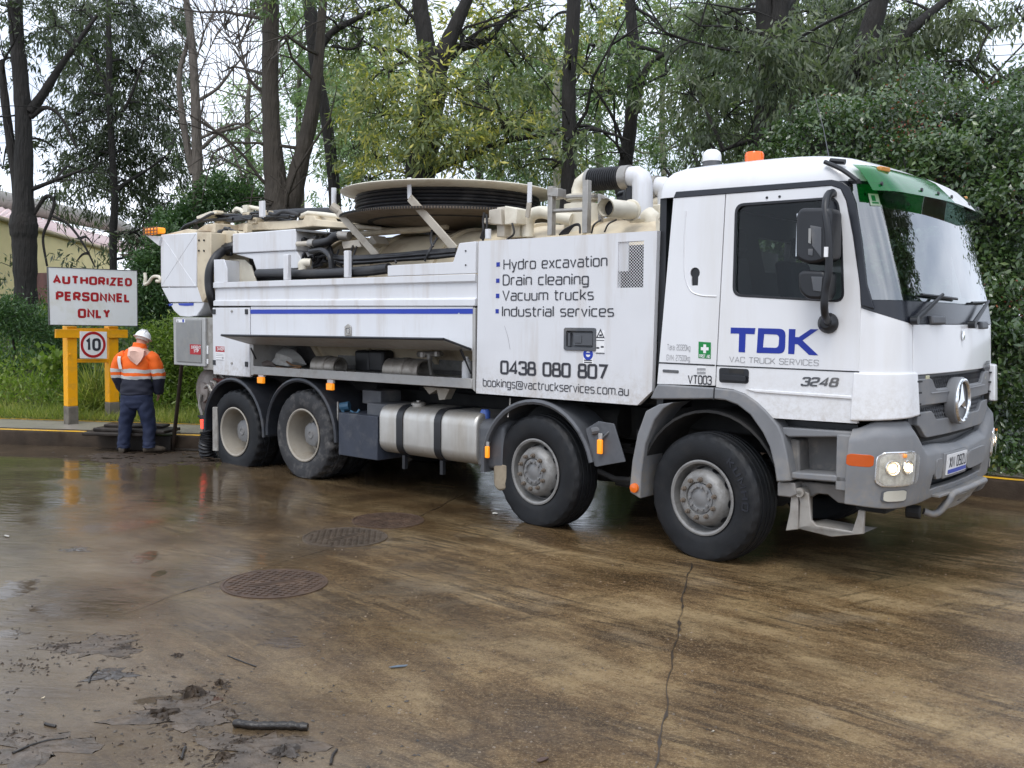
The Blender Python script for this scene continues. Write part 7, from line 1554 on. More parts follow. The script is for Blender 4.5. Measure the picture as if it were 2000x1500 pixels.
def grow_crown(tree, clumps, Y, mt, leafL=.145, leafW=.038, spray=26, dens=1.0, limbs=(), twig_mat=None, down=.4, sprayr=.16, spread=1.0):
    "leaf sprays hung through each clump (px, py, radius px[, depth offset])"
    B_, D_, L_, V_ = [], [], [], []; tw = MB(); anchors = [p for c, r in limbs for p in c]
    for c in clumps:
        px, py, rp = c[:3]; y = Y+(c[3] if len(c) > 3 else rng.uniform(.2, 1.9))
        if isinstance(px, Vector): C_ = np.array(px); R_ = py; rp = R_*FOC/16
        else: C_ = np.array(W(px, py, y)); R_ = rp*y/FOC
        ns = max(3, int(dens*(rp**2)/110)); hub = Vector(C_)
        if anchors:
            a = min(anchors, key=lambda p: (p-hub).length)
            if (a-hub).length < 4.5:
                m_ = a.lerp(hub, .5)+Vector((0, 0, .12*(a-hub).length)); tw.tube(catmull([a, m_, hub], 3), [.035, .03, .026, .022, .018, .015, .012], 5, cap=False)
        cv = rng.normal(0, .16)
        for _ in range(ns):
            v = rng.normal(size=3); v /= np.linalg.norm(v); v *= R_*rng.uniform(.15, 1.0)**.55*np.array([1, .9, .85]); s = C_+v
            if rng.random() < .5: tw.tube([hub, hub.lerp(Vector(s), .6)+Vector((0, 0, .08)), Vector(s)], [.010, .007, .004], 3, cap=False)
            k = int(spray*rng.uniform(.6, 1.4)); ax = v/(np.linalg.norm(v)+1e-6)*spread+np.array([0, 0, -down*.6])+rng.normal(0, .35, 3); ln = sprayr*rng.uniform(.9, 2.2)
            t = rng.random((k, 1)); b = s+ax*t*ln+rng.normal(0, sprayr*.45, (k, 3))
            d = rng.normal(0, .55, (k, 3))+ax*.5+np.array([0, 0, -down])
            B_.append(b); D_.append(d); L_.append(leafL*rng.uniform(.55, 1.25, k)); V_.append(np.clip(rng.normal(.45+cv, .22, k)+rng.normal(0, .1), 0, 1))
    B_ = np.concatenate(B_); L_ = np.concatenate(L_); o = leaf_obj('crown', mt, tree, B_, np.concatenate(D_), L_, L_*(leafW/leafL), np.concatenate(V_))
    if tw.v: tw.build('twigs', twig_mat or BK_D, tree, 0, 60, fix=False, kind='stuff')
    return o
def make_tree(name, label, Y, trunk, limbs, mt, clumps, lm, group='gum trees behind the truck', nb=10, **k):
    t = empty(name, (0, 0, 0)); p0 = W(trunk[0][0], trunk[0][1], Y); base = Vector((p0.x, p0.y, terr(p0.x, p0.y)-.15)); t.location = base; tag(t, label, 'tree', group)
    C_, rr_ = limb(trunk, Y); mb = MB(); L_ = [(C_, rr_)]
    C0 = [base]+C_ if C_[0].z > base.z+.2 else C_; r0 = ([rr_[0]*1.25]+rr_) if len(C0) > len(C_) else rr_
    def add(c, r):
        r = [x*rng.uniform(.95, 1.06) for x in r]; mb.tube(c, r, 14, cap=True)
    add(C0, r0)
    for lb in limbs:
        dY = lb[0] if isinstance(lb[0], (int, float)) else 0; pts = lb[1:] if isinstance(lb[0], (int, float)) else lb
        c, r = limb(pts, Y, dY); add(c, r); L_.append((c, r))
    o = mb.build('trunk', mt, t, 0, 60, fix=False); bt_ = MB()
    for _ in range(nb):
        c, r = L_[rng.integers(0, len(L_))]; i = rng.integers(1, len(c)); p = c[i]; dr = Vector((rng.normal(0, 1), rng.normal(-.2, .5), rng.uniform(-.1, .9))).normalized(); q = [p]; ln = rng.uniform(1.0, 2.8)
        for s in range(5): dr = (dr+Vector((rng.normal(0, .28), rng.normal(0, .15), rng.normal(.02, .25)))).normalized(); q.append(q[-1]+dr*ln/5)
        r0 = min(.034, r[i]*.4); bt_.tube(q, [r0*(1-.16*s) for s in range(6)], 5, cap=False)
        for s in range(4):
            k0 = rng.integers(1, 5); d2 = (dr+Vector((rng.normal(0, .9), rng.normal(0, .3), rng.normal(0, .7)))).normalized(); l2 = rng.uniform(.4, 1.1); bt_.tube([q[k0], q[k0]+d2*l2*.5+Vector((0, 0, .05)), q[k0]+d2*l2], [r0*.45, r0*.3, r0*.15], 4, cap=False)
    if nb: bt_.build('branches', mt, t, 0, 60, fix=False, kind='stuff')
    if clumps: o2 = grow_crown(t, clumps, Y, lm, limbs=L_, twig_mat=mt, **k)
    for ch in [x for x in COL.objects if x.parent == t]: ch.location = -base
    return t
def twiggery(pts, Y, seed, n=26, L=1.0):
    "bare dead twigs along a traced limb"
    random.seed(seed); out_ = []; C_, r_ = limb(pts, Y)
    for _ in range(n):
        i = random.randrange(1, len(C_)); p = C_[i]; d = Vector((random.uniform(-1, 1), random.uniform(-.4, .4), random.uniform(.0, 1.2))).normalized(); q = [p]; l_ = L*random.uniform(.4, 1.3)
        for s in range(4): d = (d+Vector((random.uniform(-.35, .35), random.uniform(-.2, .2), random.uniform(-.1, .4)))).normalized(); q.append(q[-1]+d*l_/4)
        out_.append((q, [.012, .009, .007, .005, .003]))
    return out_
# 1 left big tree
make_tree('gum_tree', 'tall dark tree with a swollen trunk at the far left behind the sign', 19,
 [(52, 668, 46), (50, 560, 42), (48, 480, 46), (46, 440, 52), (46, 385, 37), (46, 250, 31), (40, 150, 29), (32, 60, 27), (26, -60, 24)],
 [[(38, 460, 20), (34, 370, 20), (22, 290, 17), (10, 200, 16), (2, 120, 12)], [(60, 218, 20), (88, 178, 17), (118, 130, 13), (150, 85, 9), (190, 30, 6)], [(60, 228, 12), (90, 210, 8), (120, 230, 5), (150, 290, 4)], [(1.2, ), ] if False else [(66, 418, 8), (90, 384, 8), (106, 395, 7), (96, 430, 6), (84, 465, 5), (92, 520, 4)], [(100, 420, 5), (135, 440, 5), (165, 480, 4), (186, 522, 3)], [(62, 370, 9), (108, 352, 7), (170, 328, 4)]],
 BK_D, [(20, 20, 80), (110, 50, 70), (40, 130, 36), (160, 20, 60), (5, 330, 46), (12, 260, 30), (150, 330, 45), (110, 290, 30), (180, 475, 34), (150, 510, 30), (20, 520, 34), (15, 600, 40), (70, 620, 28), (160, 130, 40)], LF_DK, dens=.65)
make_tree('gum_tree', 'slender drooping dark tree between the sign and the truck', 21.5,
 [(222, 560, 14), (221, 460, 15), (224, 400, 14), (222, 350, 13), (216, 240, 12), (213, 120, 11), (212, -50, 9)],
 [[(228, 372, 11), (245, 358, 8), (290, 330, 5), (330, 300, 3)], [(220, 240, 8), (250, 200, 6), (280, 120, 4)], [(215, 180, 7), (185, 120, 5), (160, 60, 3)], [(221, 465, 6), (255, 455, 5), (290, 440, 3)]],
 BK_D, [(150, 50, 70), (225, 30, 85), (305, 50, 65), (180, 140, 75), (265, 140, 85), (328, 130, 45), (150, 225, 60), (230, 220, 75), (308, 235, 60), (195, 305, 70), (280, 310, 66), (338, 325, 44), (150, 315, 46), (262, 380, 58), (330, 395, 46), (205, 385, 44), (300, 440, 36), (255, 470, 26), (350, 260, 26), (125, 395, 30), (280, 475, 34), (300, 515, 30)], LF_DK, dens=1.7, leafL=.17, leafW=.034, down=.8)
T3L = [[(376, 340, 13), (358, 240, 13), (350, 150, 10), (366, 84, 8), (376, 20, 5)], [(394, 290, 7), (430, 258, 7), (468, 248, 5), (500, 228, 3), (520, 210, 2)], [(390, 195, 7), (425, 172, 6), (458, 130, 4), (480, 105, 2)], [(394, 335, 4), (430, 322, 3), (444, 300, 2)], [(376, 215, 5), (420, 255, 4), (452, 290, 4), (480, 360, 5), (510, 395, 5)], [(392, 270, 6), (440, 248, 6), (470, 242, 5), (500, 258, 4), (525, 262, 3)], [(385, 160, 3), (410, 95, 2), (440, 40, 2)], [(383, 120, 3), (400, 60, 3), (425, 15, 2)]]
t3 = make_tree('bare_tree', 'nearly leafless tree with dead branches left of the thick forked trunk', 20,
 [(388, 470, 20), (386, 400, 20), (385, 300, 20), (381, 180, 17), (374, 80, 15), (360, -30, 11)], T3L, BK_G, [(385, 395, 34), (408, 360, 26), (360, 300, 22), (350, 190, 20), (395, 440, 34)], LF_MD, dens=.6)
tw = MB()
for q in T3L:
    for c, r in twiggery(q, 20, len(q)*7+int(q[0][0]), 13, 1.1): tw.tube(c, r, 4, cap=False)
for q in ([(512, 182, 7), (485, 150, 5), (468, 80, 4), (462, 10, 3)], [(468, 90, 4), (490, 40, 3), (510, 0, 2)], [(468, 100, 3), (440, 60, 2), (425, 20, 2)]):
    c, r = limb(q, 17.2); tw.tube(c, r, 5, cap=False)
    for c, r in twiggery(q, 17.2, int(q[0][0]), 22, 1.0): tw.tube(c, r, 4, cap=False)
o = tw.build('dead_twigs', BK_G, t3, 0, 60, fix=False, kind='stuff'); o.location = -t3.location
make_tree('gum_tree', 'thick forked brown trunk rising behind the rear of the truck', 16.5,
 [(548, 470, 66), (545, 415, 58), (538, 350, 42), (531, 270, 35), (528, 180, 31), (528, 80, 31), (530, -50, 30)],
 [[(556, 430, 46), (570, 385, 40), (586, 320, 33), (600, 262, 29), (612, 200, 26), (622, 120, 20), (628, 40, 17), (634, -30, 14)], [(532, 190, 8), (505, 172, 6), (482, 148, 4)]],
 BK_B, [(545, -10, 60, -.6), (500, -30, 50)], LF_MD, dens=.6)
make_tree('gum_tree', 'leaning dark trunk with yellowish leaves right of the forked trunk', 18.5,
 [(656, 440, 24), (653, 370, 23), (645, 290, 22), (635, 220, 22), (620, 150, 24), (612, 80, 26), (606, 20, 26), (590, -50, 20)],
 [[(624, 95, 16), (650, 62, 13), (690, 40, 11), (740, 18, 8), (780, 5, 5)], [(650, 90, 6), (690, 95, 5), (712, 70, 4)]],
 BK_D, [(640, 40, 50), (700, 30, 60), (665, 120, 50), (745, 25, 55), (632, 235, 28), (628, 190, 26), (700, 100, 45)], LF_YL, dens=.75)
make_tree('gum_tree', 'broad centre tree with many spreading limbs above the hose reel', 16.8,
 [(818, 440, 64), (820, 350, 60), (828, 290, 58), (838, 220, 56), (845, 160, 55), (843, 110, 56)],
 [[(838, 130, 36), (830, 70, 32), (822, 20, 30), (815, -40, 26)], [(855, 130, 40), (872, 90, 32), (892, 45, 26), (912, 0, 22), (930, -50, 18)], [.8, (868, 118, 20), (905, 92, 17), (950, 78, 14), (985, 40, 9), (1020, 5, 6)], [-.8, (850, 330, 20), (890, 312, 18), (940, 295, 16), (990, 275, 12), (1050, 266, 8), (1090, 262, 5)], [(846, 120, 14), (822, 60, 10), (815, 10, 8)], [-.7, (820, 130, 9), (780, 100, 8), (740, 96, 6), (710, 80, 4)], [(852, 322, 12), (885, 285, 10), (910, 262, 7), (940, 270, 5)], [.6, (905, 95, 12), (900, 60, 9), (880, 20, 6)]],
 BK_D, [(760, 140, 70, -.8), (850, 190, 75, -1), (960, 175, 75, -.7), (745, 225, 66, -.6), (695, 195, 56), (935, 55, 66), (870, 250, 60, -1.2), (985, 250, 62, -1), (1025, 115, 60), (790, 50, 60, .8), (905, 300, 46, -1.2), (735, 310, 46), (1045, 235, 55), (820, 270, 45, -1.2), (780, 320, 40, .5), (1000, 30, 60), (690, 290, 50), (720, 350, 40)], LF_YL, dens=.95)
make_tree('gum_tree', 'straight dark trunk behind the ladder on the truck', 15.8,
 [(1106, 470, 34), (1110, 380, 31), (1112, 290, 29), (1111, 160, 27), (1118, 60, 27), (1123, -50, 26)], [[(1116, 268, 9), (1150, 252, 8), (1195, 262, 5), (1230, 275, 4)], [(1114, 180, 5), (1140, 130, 4), (1160, 90, 3)]],
 BK_D, [(1105, 275, 34, -.8), (1060, 60, 60, 1), (1140, 140, 36), (1080, 330, 40), (1015, 330, 50), (1115, 110, 24, -.8), (1160, 20, 50)], LF_YL, dens=.9)
make_tree('gum_tree', 'dark trunk with a forked side limb behind the truck exhaust pipes', 18.5,
 [(1218, 440, 30), (1220, 340, 28), (1232, 240, 25), (1238, 130, 24), (1234, 50, 22), (1228, -30, 18)], [[(1242, 220, 17), (1252, 160, 14), (1275, 118, 11), (1320, 98, 9), (1355, 84, 6)], [(1240, 92, 9), (1268, 96, 7), (1310, 110, 4)], [(1228, 330, 8), (1210, 260, 6), (1180, 200, 5), (1150, 160, 3)], [(1260, 370, 7), (1320, 340, 6), (1390, 320, 5)]],
 BK_D, [(1200, 50, 66), (1285, 50, 62), (1295, 170, 56), (1180, 165, 50), (1315, 265, 46), (1250, 150, 46, -1), (1160, 235, 44), (1290, 330, 34), (1210, 110, 44, -1)], LF_MD, dens=.8)
make_tree('gum_tree', 'heavy dark trunk standing directly behind the orange roof beacon', 15.2,
 [(1488, 420, 46), (1490, 320, 44), (1494, 220, 40), (1498, 130, 42), (1505, 70, 48)], [[(1500, 90, 34), (1492, 30, 32), (1490, -40, 28)], [(1508, 85, 36), (1520, 30, 38), (1532, -40, 36)], [(1504, 210, 12), (1530, 175, 9), (1570, 130, 6)], [(1480, 270, 10), (1420, 290, 7), (1380, 310, 5)]],
 BK_D, [(1430, 55, 74), (1395, 145, 74), (1475, 120, 60, -1), (1530, 100, 56, -1), (1420, 225, 66), (1375, 55, 70), (1350, 185, 56), (1380, 275, 46), (1525, 190, 46, -.8), (1445, 300, 36), (1560, 60, 56)], LF_GG, dens=1.05, down=.85)
make_tree('gum_tree', 'dark trunk half hidden in drooping leaves right of the beacon trunk', 17.5,
 [(1562, 420, 38), (1560, 270, 36), (1558, 170, 33), (1550, 60, 30), (1544, -30, 28)], [[(1560, 200, 10), (1600, 180, 8), (1640, 175, 5)]],
 BK_D, [(1605, 35, 78), (1585, 135, 68), (1645, 85, 78), (1560, 235, 48), (1620, 190, 56), (1590, 270, 50)], LF_GG, dens=1.05, down=.85)
make_tree('gum_tree', 'leaning heavy limbed tree with drooping foliage above the flowering hedge', 15.5,
 [(1605, 430, 54), (1640, 280, 50), (1668, 180, 46), (1690, 90, 42), (1715, 10, 36), (1730, -50, 30)], [[.5, (1680, 140, 30), (1740, 90, 24), (1800, 40, 18), (1860, -10, 12)], [(1655, 220, 18), (1720, 190, 16), (1790, 160, 10), (1850, 150, 6)], [1, (1820, 300, 14), (1880, 215, 14), (1930, 172, 13), (1990, 140, 11), (2060, 105, 9)], [(1905, 120, 4), (1935, 60, 3), (1980, 45, 2)]],
 BK_D, [(1700, 50, 86), (1675, 145, 72, -.8), (1780, 55, 76), (1755, 135, 66, -.8), (1850, 50, 66), (1830, 130, 56), (1640, 190, 60), (1900, 40, 44), (1880, 130, 36), (1790, 200, 50), (1700, 215, 56, -.6), (1860, 200, 40), (1930, 120, 24), (1985, 20, 40), (1820, 250, 40), (1760, 250, 44)], LF_GG, dens=1.05, down=.85)
t = empty('gum_tree', (14.5, 9, 0)); tag(t, 'gum tree standing outside the right of the picture, mirrored in the windscreen', 'tree', 'gum trees behind the truck')
MB().tube([(0, 0, -.3), (.1, .1, 3), (-.1, .2, 6), (.2, 0, 11)], [.32, .27, .22, .12], 12).tube([(0, .15, 4), (.5, 1.2, 6), (.6, 2, 8)], [.16, .11, .06], 8).tube([(0, .15, 3.4), (-.3, -1.2, 5.5), (-.4, -2.2, 7.5)], [.15, .1, .06], 8).build('trunk', BK_D, t, 0, 60, fix=False)
o = grow_crown(t, [(Vector((14.5+rng.normal(0, .8), rng.uniform(5.5, 11.8), rng.uniform(2.6, 9.5))), rng.uniform(.8, 1.3), 0, 0) for _ in range(38)], 16, LF_DK, leafL=.2, leafW=.04, dens=.7)
for ch in [x for x in COL.objects if x.parent == t and x.name.split('.')[0] in ('crown', 'twigs')]: ch.location = -t.location
# pale trunks and soft crowns farther back
FARG = 'paler trees farther back in the wood'
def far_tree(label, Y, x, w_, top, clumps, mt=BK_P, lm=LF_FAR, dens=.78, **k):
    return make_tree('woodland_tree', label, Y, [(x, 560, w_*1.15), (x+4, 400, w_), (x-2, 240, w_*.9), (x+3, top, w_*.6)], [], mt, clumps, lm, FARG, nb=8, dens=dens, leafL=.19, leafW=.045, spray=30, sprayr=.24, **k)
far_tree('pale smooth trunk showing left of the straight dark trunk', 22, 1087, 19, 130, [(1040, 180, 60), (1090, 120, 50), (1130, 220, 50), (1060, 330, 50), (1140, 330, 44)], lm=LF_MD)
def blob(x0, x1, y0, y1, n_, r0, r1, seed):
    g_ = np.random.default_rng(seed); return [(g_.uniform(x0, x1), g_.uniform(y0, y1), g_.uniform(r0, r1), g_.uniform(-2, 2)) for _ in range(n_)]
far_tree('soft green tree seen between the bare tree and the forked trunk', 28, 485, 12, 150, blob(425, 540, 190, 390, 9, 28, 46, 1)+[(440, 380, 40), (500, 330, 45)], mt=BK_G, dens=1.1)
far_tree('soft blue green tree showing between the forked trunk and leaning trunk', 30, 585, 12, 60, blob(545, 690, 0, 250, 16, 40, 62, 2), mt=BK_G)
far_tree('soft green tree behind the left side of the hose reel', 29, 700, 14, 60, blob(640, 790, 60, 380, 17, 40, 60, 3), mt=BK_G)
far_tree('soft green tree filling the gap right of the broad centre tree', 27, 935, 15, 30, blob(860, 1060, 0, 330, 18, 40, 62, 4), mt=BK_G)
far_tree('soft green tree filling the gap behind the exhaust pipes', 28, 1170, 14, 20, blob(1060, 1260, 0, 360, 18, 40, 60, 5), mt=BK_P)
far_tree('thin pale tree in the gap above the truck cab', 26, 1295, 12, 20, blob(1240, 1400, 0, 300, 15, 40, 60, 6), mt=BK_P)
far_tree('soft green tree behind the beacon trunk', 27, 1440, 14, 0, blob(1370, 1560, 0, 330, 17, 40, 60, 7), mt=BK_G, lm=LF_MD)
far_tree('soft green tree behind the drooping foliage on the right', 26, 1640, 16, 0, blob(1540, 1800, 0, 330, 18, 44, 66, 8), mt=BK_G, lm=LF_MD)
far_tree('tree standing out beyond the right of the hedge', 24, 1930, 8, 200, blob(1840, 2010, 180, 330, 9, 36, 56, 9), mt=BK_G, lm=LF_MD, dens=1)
# low wood behind, seen between the trunks
def mass(name, label, n_, fn, mt, L0, W0, down=.5, kind='stuff', cat='undergrowth', parent=None):
    b, d, v = fn(n_); o = leaf_obj(name, mt, parent, b, d, L0*rng.uniform(.6, 1.3, n_), W0*rng.uniform(.7, 1.2, n_), v, kind=kind)
    if label: tag(o, label, cat)
    return o
# shrubs
def shrub(name, label, spots, Y, mt, n_, L0, W0, cat='shrub', upw=.2, grp=None, sd=0, stems=True):
    t = empty(name); C_ = [np.array(W(a, b, Y+(q[0] if q else 0))) for a, b, r, *q in spots]; base = Vector((C_[0][0], C_[0][1], terr(C_[0][0], C_[0][1]))); t.location = base; tag(t, label, cat, grp)
    rs = [r*Y/FOC for a, b, r, *q in spots]; wgt = np.array([r*r for r in rs]); wgt = wgt/wgt.sum(); k = rng.choice(len(spots), n_, p=wgt); cc = np.array(C_)[k]; rr_ = np.array(rs)[k][:, None]
    v = rng.normal(size=(n_, 3)); v /= np.linalg.norm(v, axis=1, keepdims=True); b = cc+v*rr_*rng.random((n_, 1))**.45*np.array([1, .8, 1])
    nclump = 90; cl = b[rng.integers(0, n_, nclump)]; j = rng.integers(0, nclump, n_); f = rng.random((n_, 1)) < .6; b = np.where(f, cl[j]+rng.normal(0, .11, (n_, 3)), b)
    d = v*.8+rng.normal(0, .6, (n_, 3))+np.array([0, 0, upw]); o = leaf_obj('foliage', mt, t, b, d, L0*rng.uniform(.6, 1.3, n_), W0*rng.uniform(.7, 1.2, n_), np.clip(rng.normal(.45, .2, n_)+np.where(f[:, 0], rng.normal(0, .18, nclump)[j], 0), 0, 1)); o.location = -base
    if stems:
        mb = MB()
        for c in C_:
            g_ = Vector((c[0]+.1, c[1], terr(c[0], c[1])-.05)); mb.tube([g_, g_.lerp(Vector(c), .5)+Vector((.06, 0, 0)), Vector(c)], [.03, .022, .012], 6)
        o = mb.build('stem', BK_D, t, 0, 60, fix=False); o.location = -base
    return t
shrub('shrub', 'dark leafy shrub behind the sign board beside the truck rear', [(285, 600, 55), (300, 530, 45), (318, 470, 34), (285, 520, 30), (320, 600, 40)], 17.5, LF_SH, 9000, .09, .035, grp='shrubs on the bank')
shrub('shrub', 'bright green feathery shrub just right of the worker', [(345, 680, 46), (320, 720, 40), (375, 720, 46), (305, 660, 30), (360, 640, 34), (330, 760, 34), (385, 760, 30)], 16.2, LF_BR, 9000, .085, .024, upw=.3, grp='shrubs on the bank')
shrub('shrub', 'low dark shrub at the foot of the far left tree', [(15, 620, 44), (70, 640, 40), (110, 660, 34)], 17.5, LF_SH, 5000, .08, .028, grp='shrubs on the bank')
shrub('shrub', 'dark green bush behind the rear boom of the truck', [(420, 385, 46), (470, 390, 40), (380, 420, 36), (330, 440, 36), (510, 400, 30)], 20, LF_SH, 7000, .11, .04, grp='shrubs on the bank')
shrub('grass_tussock', 'strappy grass tussock between the yellow posts', [(185, 775, 26), (172, 795, 18), (200, 795, 16)], 15.6, GRASS, 500, .42, .022, cat='grass tussock', upw=.9, stems=False)
shrub('weed', 'broad leaved pale weed left of the sign post', [(112, 705, 22), (95, 715, 16)], 16.2, LF_BR, 160, .16, .10, cat='weed', upw=.5, stems=False)
# undergrowth and grass on the bank
def bank(n_, x0, x1, d0, d1, hmax, lean, yl=None):
    x = rng.uniform(x0, x1, n_); d = d0+(d1-d0)*rng.random(n_)**1.3; y = np.array([kerb_y(a) for a in x])+d; z = np.array([terr(a, b) for a, b in zip(x, y)])
    cl = np.sin(x*2.1+1)+np.sin(y*1.7+x*.8)+np.sin(x*5.3-y*3.1)*.6
    b = np.stack([x, y, z+rng.random(n_)*hmax*(0.5+.25*np.clip(cl, -1, 2))], 1); dr = rng.normal(0, lean, (n_, 3))+np.array([0, -.2, 1.0]); return b, dr, np.clip(rng.normal(.42, .2, n_)+cl*.10, 0, 1)
mass('verge_grass', 'short wet grass on the verge behind the footpath', 26000, lambda n_: bank(n_, -13, -2, 1.2, 3.2, .02, .5), GRASS, .16, .011, cat='grass')
mass('bank_weeds', 'tangled green weeds covering the bank on the left', 42000, lambda n_: bank(n_, -14, -1, 2.2, 8.5, .55, .9), LF_BR, .10, .034, cat='weeds')
mass('bank_weeds', 'dark straggling ground cover higher on the bank', 22000, lambda n_: bank(n_, -16, 0, 3.0, 11, .9, 1.0), LF_SH, .11, .035, cat='weeds')
# flowering hedge on the right
hg = empty('flowering_hedge', (5.5, 12.3, .2)); tag(hg, 'tall dense hedge with small red flowers towering right of the truck cab', 'hedge')
def hedge_top(x): return float(np.interp(x, [1.6, 2.4, 3.0, 3.6, 4.3, 5.2, 6.2, 8, 14], [1.6, 3.0, 3.7, 4.15, 4.75, 4.85, 4.7, 4.6, 4.2]))
def hedge_y(x, z): return kerb_y(np.maximum(x, 2.6) if False else x) if False else None
HX = np.array([hedge_top(x) for x in np.linspace(1.6, 6.5, 200)])
def hedge_pts(n_, depth):
    x = rng.uniform(1.6, 6.5, n_*2); ht = np.interp(x, np.linspace(1.6, 6.5, 200), HX); z = .15+(ht)*rng.random(n_*2)**.9
    bump_ = .45*np.sin(x*2.3+z*1.1)*np.cos(z*2.0-x*.6)+.38*np.sin(x*5.1-z*3.7)*np.cos(z*2.9+x)+.30*np.sin(z*6.3+x*7.7)*np.sin(x*4.1-z*5.2)
    yk = np.interp(x, KX, KY); f0 = np.maximum(yk+.75, 10.6 if False else yk+.75)-bump_*.85+.55*np.clip((z/ht-.55)/.45, 0, 1)**2*2.2
    y = f0+rng.random(n_*2)**1.6*depth; k = rng.random(n_*2) < .98; idx = np.nonzero(k)[0][:n_]; return np.stack([x, y, z+bump_*.35], 1)[idx]
n_ = 105000; b = hedge_pts(n_, .9); ncl = 1100; cidx = rng.integers(0, n_, ncl); j = rng.integers(0, ncl, n_); f = rng.random(n_) < .62
b = np.where(f[:, None], b[cidx][j]+rng.normal(0, [.13, .10, .11], (n_, 3)), b)
d = rng.normal(0, .55, (n_, 3))+np.array([-.15, -.45, -.25]); up = np.tile(np.array([0, -.6, .8]), (n_, 1))+rng.normal(0, .5, (n_, 3))
o = leaf_obj('foliage', LF_HG, hg, b, d, .080*rng.uniform(.4, 1.5, n_), .044*rng.uniform(.5, 1.3, n_), np.clip(rng.normal(.42, .22, n_)+np.where(f, rng.normal(0, .16, ncl)[j], 0), 0, 1), up=up); o.location = -hg.location
n_ = 2600; b = hedge_pts(n_, .35); ncl = 95; cx = hedge_pts(ncl, .15); j = rng.integers(0, ncl, n_); b = cx[j]+rng.normal(0, .11, (n_, 3)); b = b[b[:, 2] > 1.2]; n_ = len(b)
FLW = leaf_mat('red_flower', [(.09, .022, .016), (.20, .045, .028), (.30, .10, .045)], trans=.25)
o = leaf_obj('flowers', FLW, hg, b, rng.normal(size=(n_, 3)), .035*rng.uniform(.6, 1.3, n_), .026*np.ones(n_), rng.random(n_)); o.location = -hg.location; o['kind'] = 'stuff'
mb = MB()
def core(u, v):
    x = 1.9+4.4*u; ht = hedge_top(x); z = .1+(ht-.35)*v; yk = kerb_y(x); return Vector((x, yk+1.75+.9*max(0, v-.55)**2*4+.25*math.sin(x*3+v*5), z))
mb.grid(core, 40, 12)  # dark backing sheet for the hedge's shaded inside, meshed with the stems
for k in range(26):
    x = rng.uniform(2.2, 6.2); yk = kerb_y(x); mb.tube([(x, yk+1.7, .1), (x+rng.uniform(-.4, .4), yk+1.6, 1.5), (x+rng.uniform(-.8, .8), yk+1.55, hedge_top(x)*.8)], [.03, .02, .01], 5, cap=False)
o = mb.build('stems', mat('hedge_stems_shade', (.022, .024, .015), .9, var=.5, scale=9), hg, 0, 50, fix=False); o.location = -hg.location
mass('hedge_litter', 'leaf litter and creeping leaves at the foot of the hedge', 2200, lambda n_: (lambda x: (np.stack([x, np.interp(x, KX, KY)+rng.uniform(.25, 1.3, n_), .21+rng.random(n_)*.18], 1), rng.normal(0, 1, (n_, 3)), rng.random(n_)))(rng.uniform(4.2, 6.5, n_)), LF_HG, .07, .04, cat='leaf litter')
# ================================================================== SHED BEHIND THE TREES
def corrugated(a, b, c, d, pitch, amp, mt, name, parent, label=None):
    "ribbed sheet over the quad a (start low) b (end low) c (end high) d (start high)"
    a, b, c, d = map(Vector, (a, b, c, d)); n_ = max(6, int((b-a).length/pitch)*2); nn = (b-a).cross(d-a).normalized(); mb = MB(); vs = []
    for i in range(n_+1):
        o = nn*(amp if i % 2 else 0); vs += [a.lerp(b, i/n_)+o, d.lerp(c, i/n_)+o]
    mb.add(vs, [(2*i, 2*i+2, 2*i+3, 2*i+1) for i in range(n_)]); return mb.build(name, mt, parent, 0, 0, fix=False, label=label)
A0 = W(-60, 425, 22); B0 = W(226, 531, 34); zE = 4.0
A0.z = 4.0; B0.z = 3.75; A1 = Vector((A0.x, A0.y, 1.0)); B1 = Vector((B0.x, B0.y, 1.0))
C0 = W(-60, 388, 30); D0 = W(330, 497, 46); D0b = W(330, 540, 44)
sh = empty('shed', (A1+B1)/2); tag(sh, 'yellow corrugated shed with a faded pink roof behind the trees on the left', 'shed'); so_ = -sh.location
YC = mat('yellow_sheet', (.95, .80, .44), .6, var=.05, scale=2, dirt=(.6, .46, .22), damt=.3, dscale=1.5, streak=1); PK = mat('faded_pink_roof', (.66, .50, .47), .55, var=.08, scale=2, dirt=(.40, .32, .30), damt=.5, dscale=2)
corrugated(A1, B1, B0, A0, .18, .04, YC, 'wall', sh).location = so_
_bk = Vector((-7.5, 2.2, 0)); ew = corrugated(A1+_bk, A1, A0, A0+_bk+Vector((0, 0, 1.4)), .18, .04, YC, 'end_wall', sh); ew.location = so_
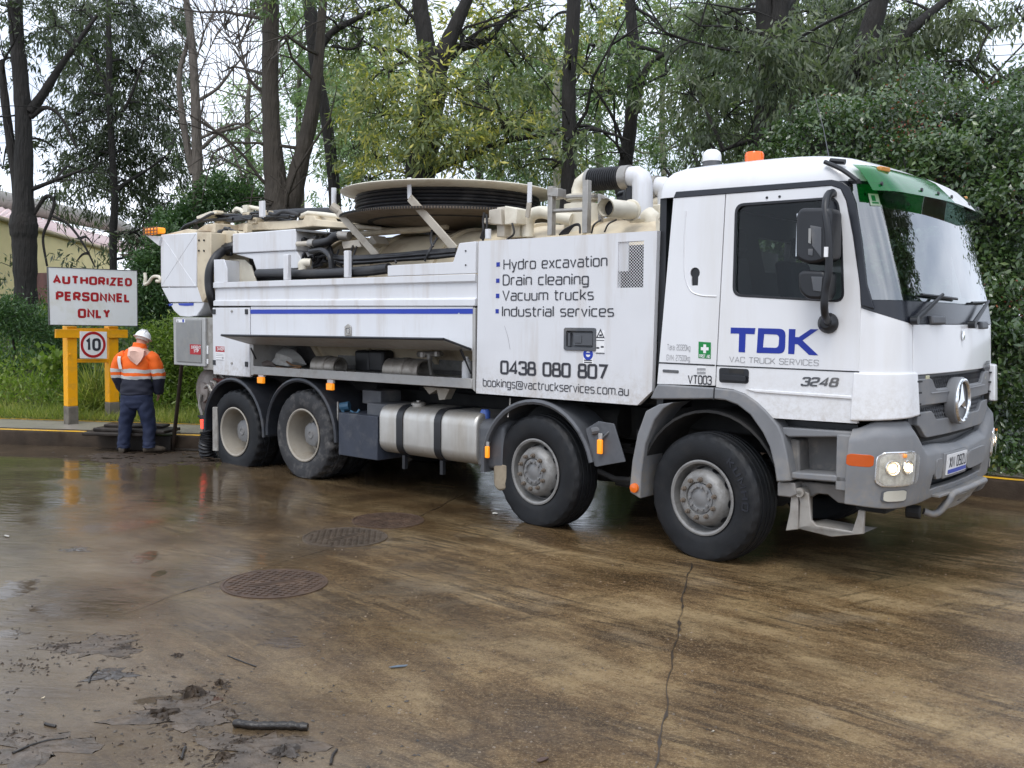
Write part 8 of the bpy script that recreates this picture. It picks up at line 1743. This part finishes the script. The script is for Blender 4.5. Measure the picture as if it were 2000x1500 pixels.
e0 = A0.copy(); rf = corrugated(A0+Vector((.1, -.2, -.05)), B0+Vector((.1, -.2, -.05)), D0, C0, .3, .05, PK, 'roof', sh); rf.location = so_
gb_ = corrugated(B0+Vector((0, .05, -.1)), D0b, D0, D0.lerp(B0, .3), .3, .03, PK, 'roof_end', sh); gb_.location = so_
rv = MB().tube([C0+Vector((0, 0, .15)), W(215, 437, 40), D0+Vector((0, 0, .12))], .32, 12).build('ridge_vent', mat('grey_vent', (.30, .28, .25), .7, var=.15), rf, 0, 50)
gt = MB().tube([A0+Vector((.12, -.25, -.05)), B0+Vector((.12, -.25, -.05))], .07, 8).build('gutter', mat('dull_gutter', (.35, .27, .14), .6, var=.1), sh, 0, 50); gt.location = so_
un = (B1-A1).normalized(); nm_ = Vector((un.y, -un.x, 0))
def onwall(px, py):
    r_ = ray(px, py); k = (A1-CAM).dot(nm_)/r_.dot(nm_); return CAM+r_*k
dq = [onwall(68, 604), onwall(92, 604), onwall(92, 533), onwall(68, 533)]
dd_ = MB().add([p+nm_*(.06 if nm_.dot(CAM-A1) > 0 else -.06) for p in dq]+[p-nm_*.02 for p in dq], [(0, 1, 2, 3), (7, 6, 5, 4), (0, 1, 5, 4), (1, 2, 6, 5), (2, 3, 7, 6), (3, 0, 4, 7)]).build('door', mat('brown_red_door', (.20, .07, .05), .7, var=.3, scale=3), sh, 0, 0); dd_.location = so_
# ================================================================== OVERHEAD WIRES
def wire(p, q, sag, label, Yp=30, Yq=30):
    a, b = W(*p, Yp), W(*q, Yq); n_ = 16; P_ = [a.lerp(b, i/n_)-Vector((0, 0, sag*4*(i/n_)*(1-i/n_))) for i in range(n_+1)]
    return tag(MB().tube(P_, .011, 5).build('overhead_wire', BLACKPL, None, 0, 60), label, 'wire', 'overhead wires')
wire((-60, 238), (640, 168), .3, 'upper overhead wire crossing the sky on the left', 32, 36)
wire((-60, 280), (640, 212), .3, 'lower overhead wire crossing the sky on the left', 32, 36)
wire((1780, 88), (2080, 78), .1, 'upper overhead wire in the sky at the right edge', 34, 30)
wire((1780, 108), (2080, 98), .1, 'lower overhead wire in the sky at the right edge', 34, 30)
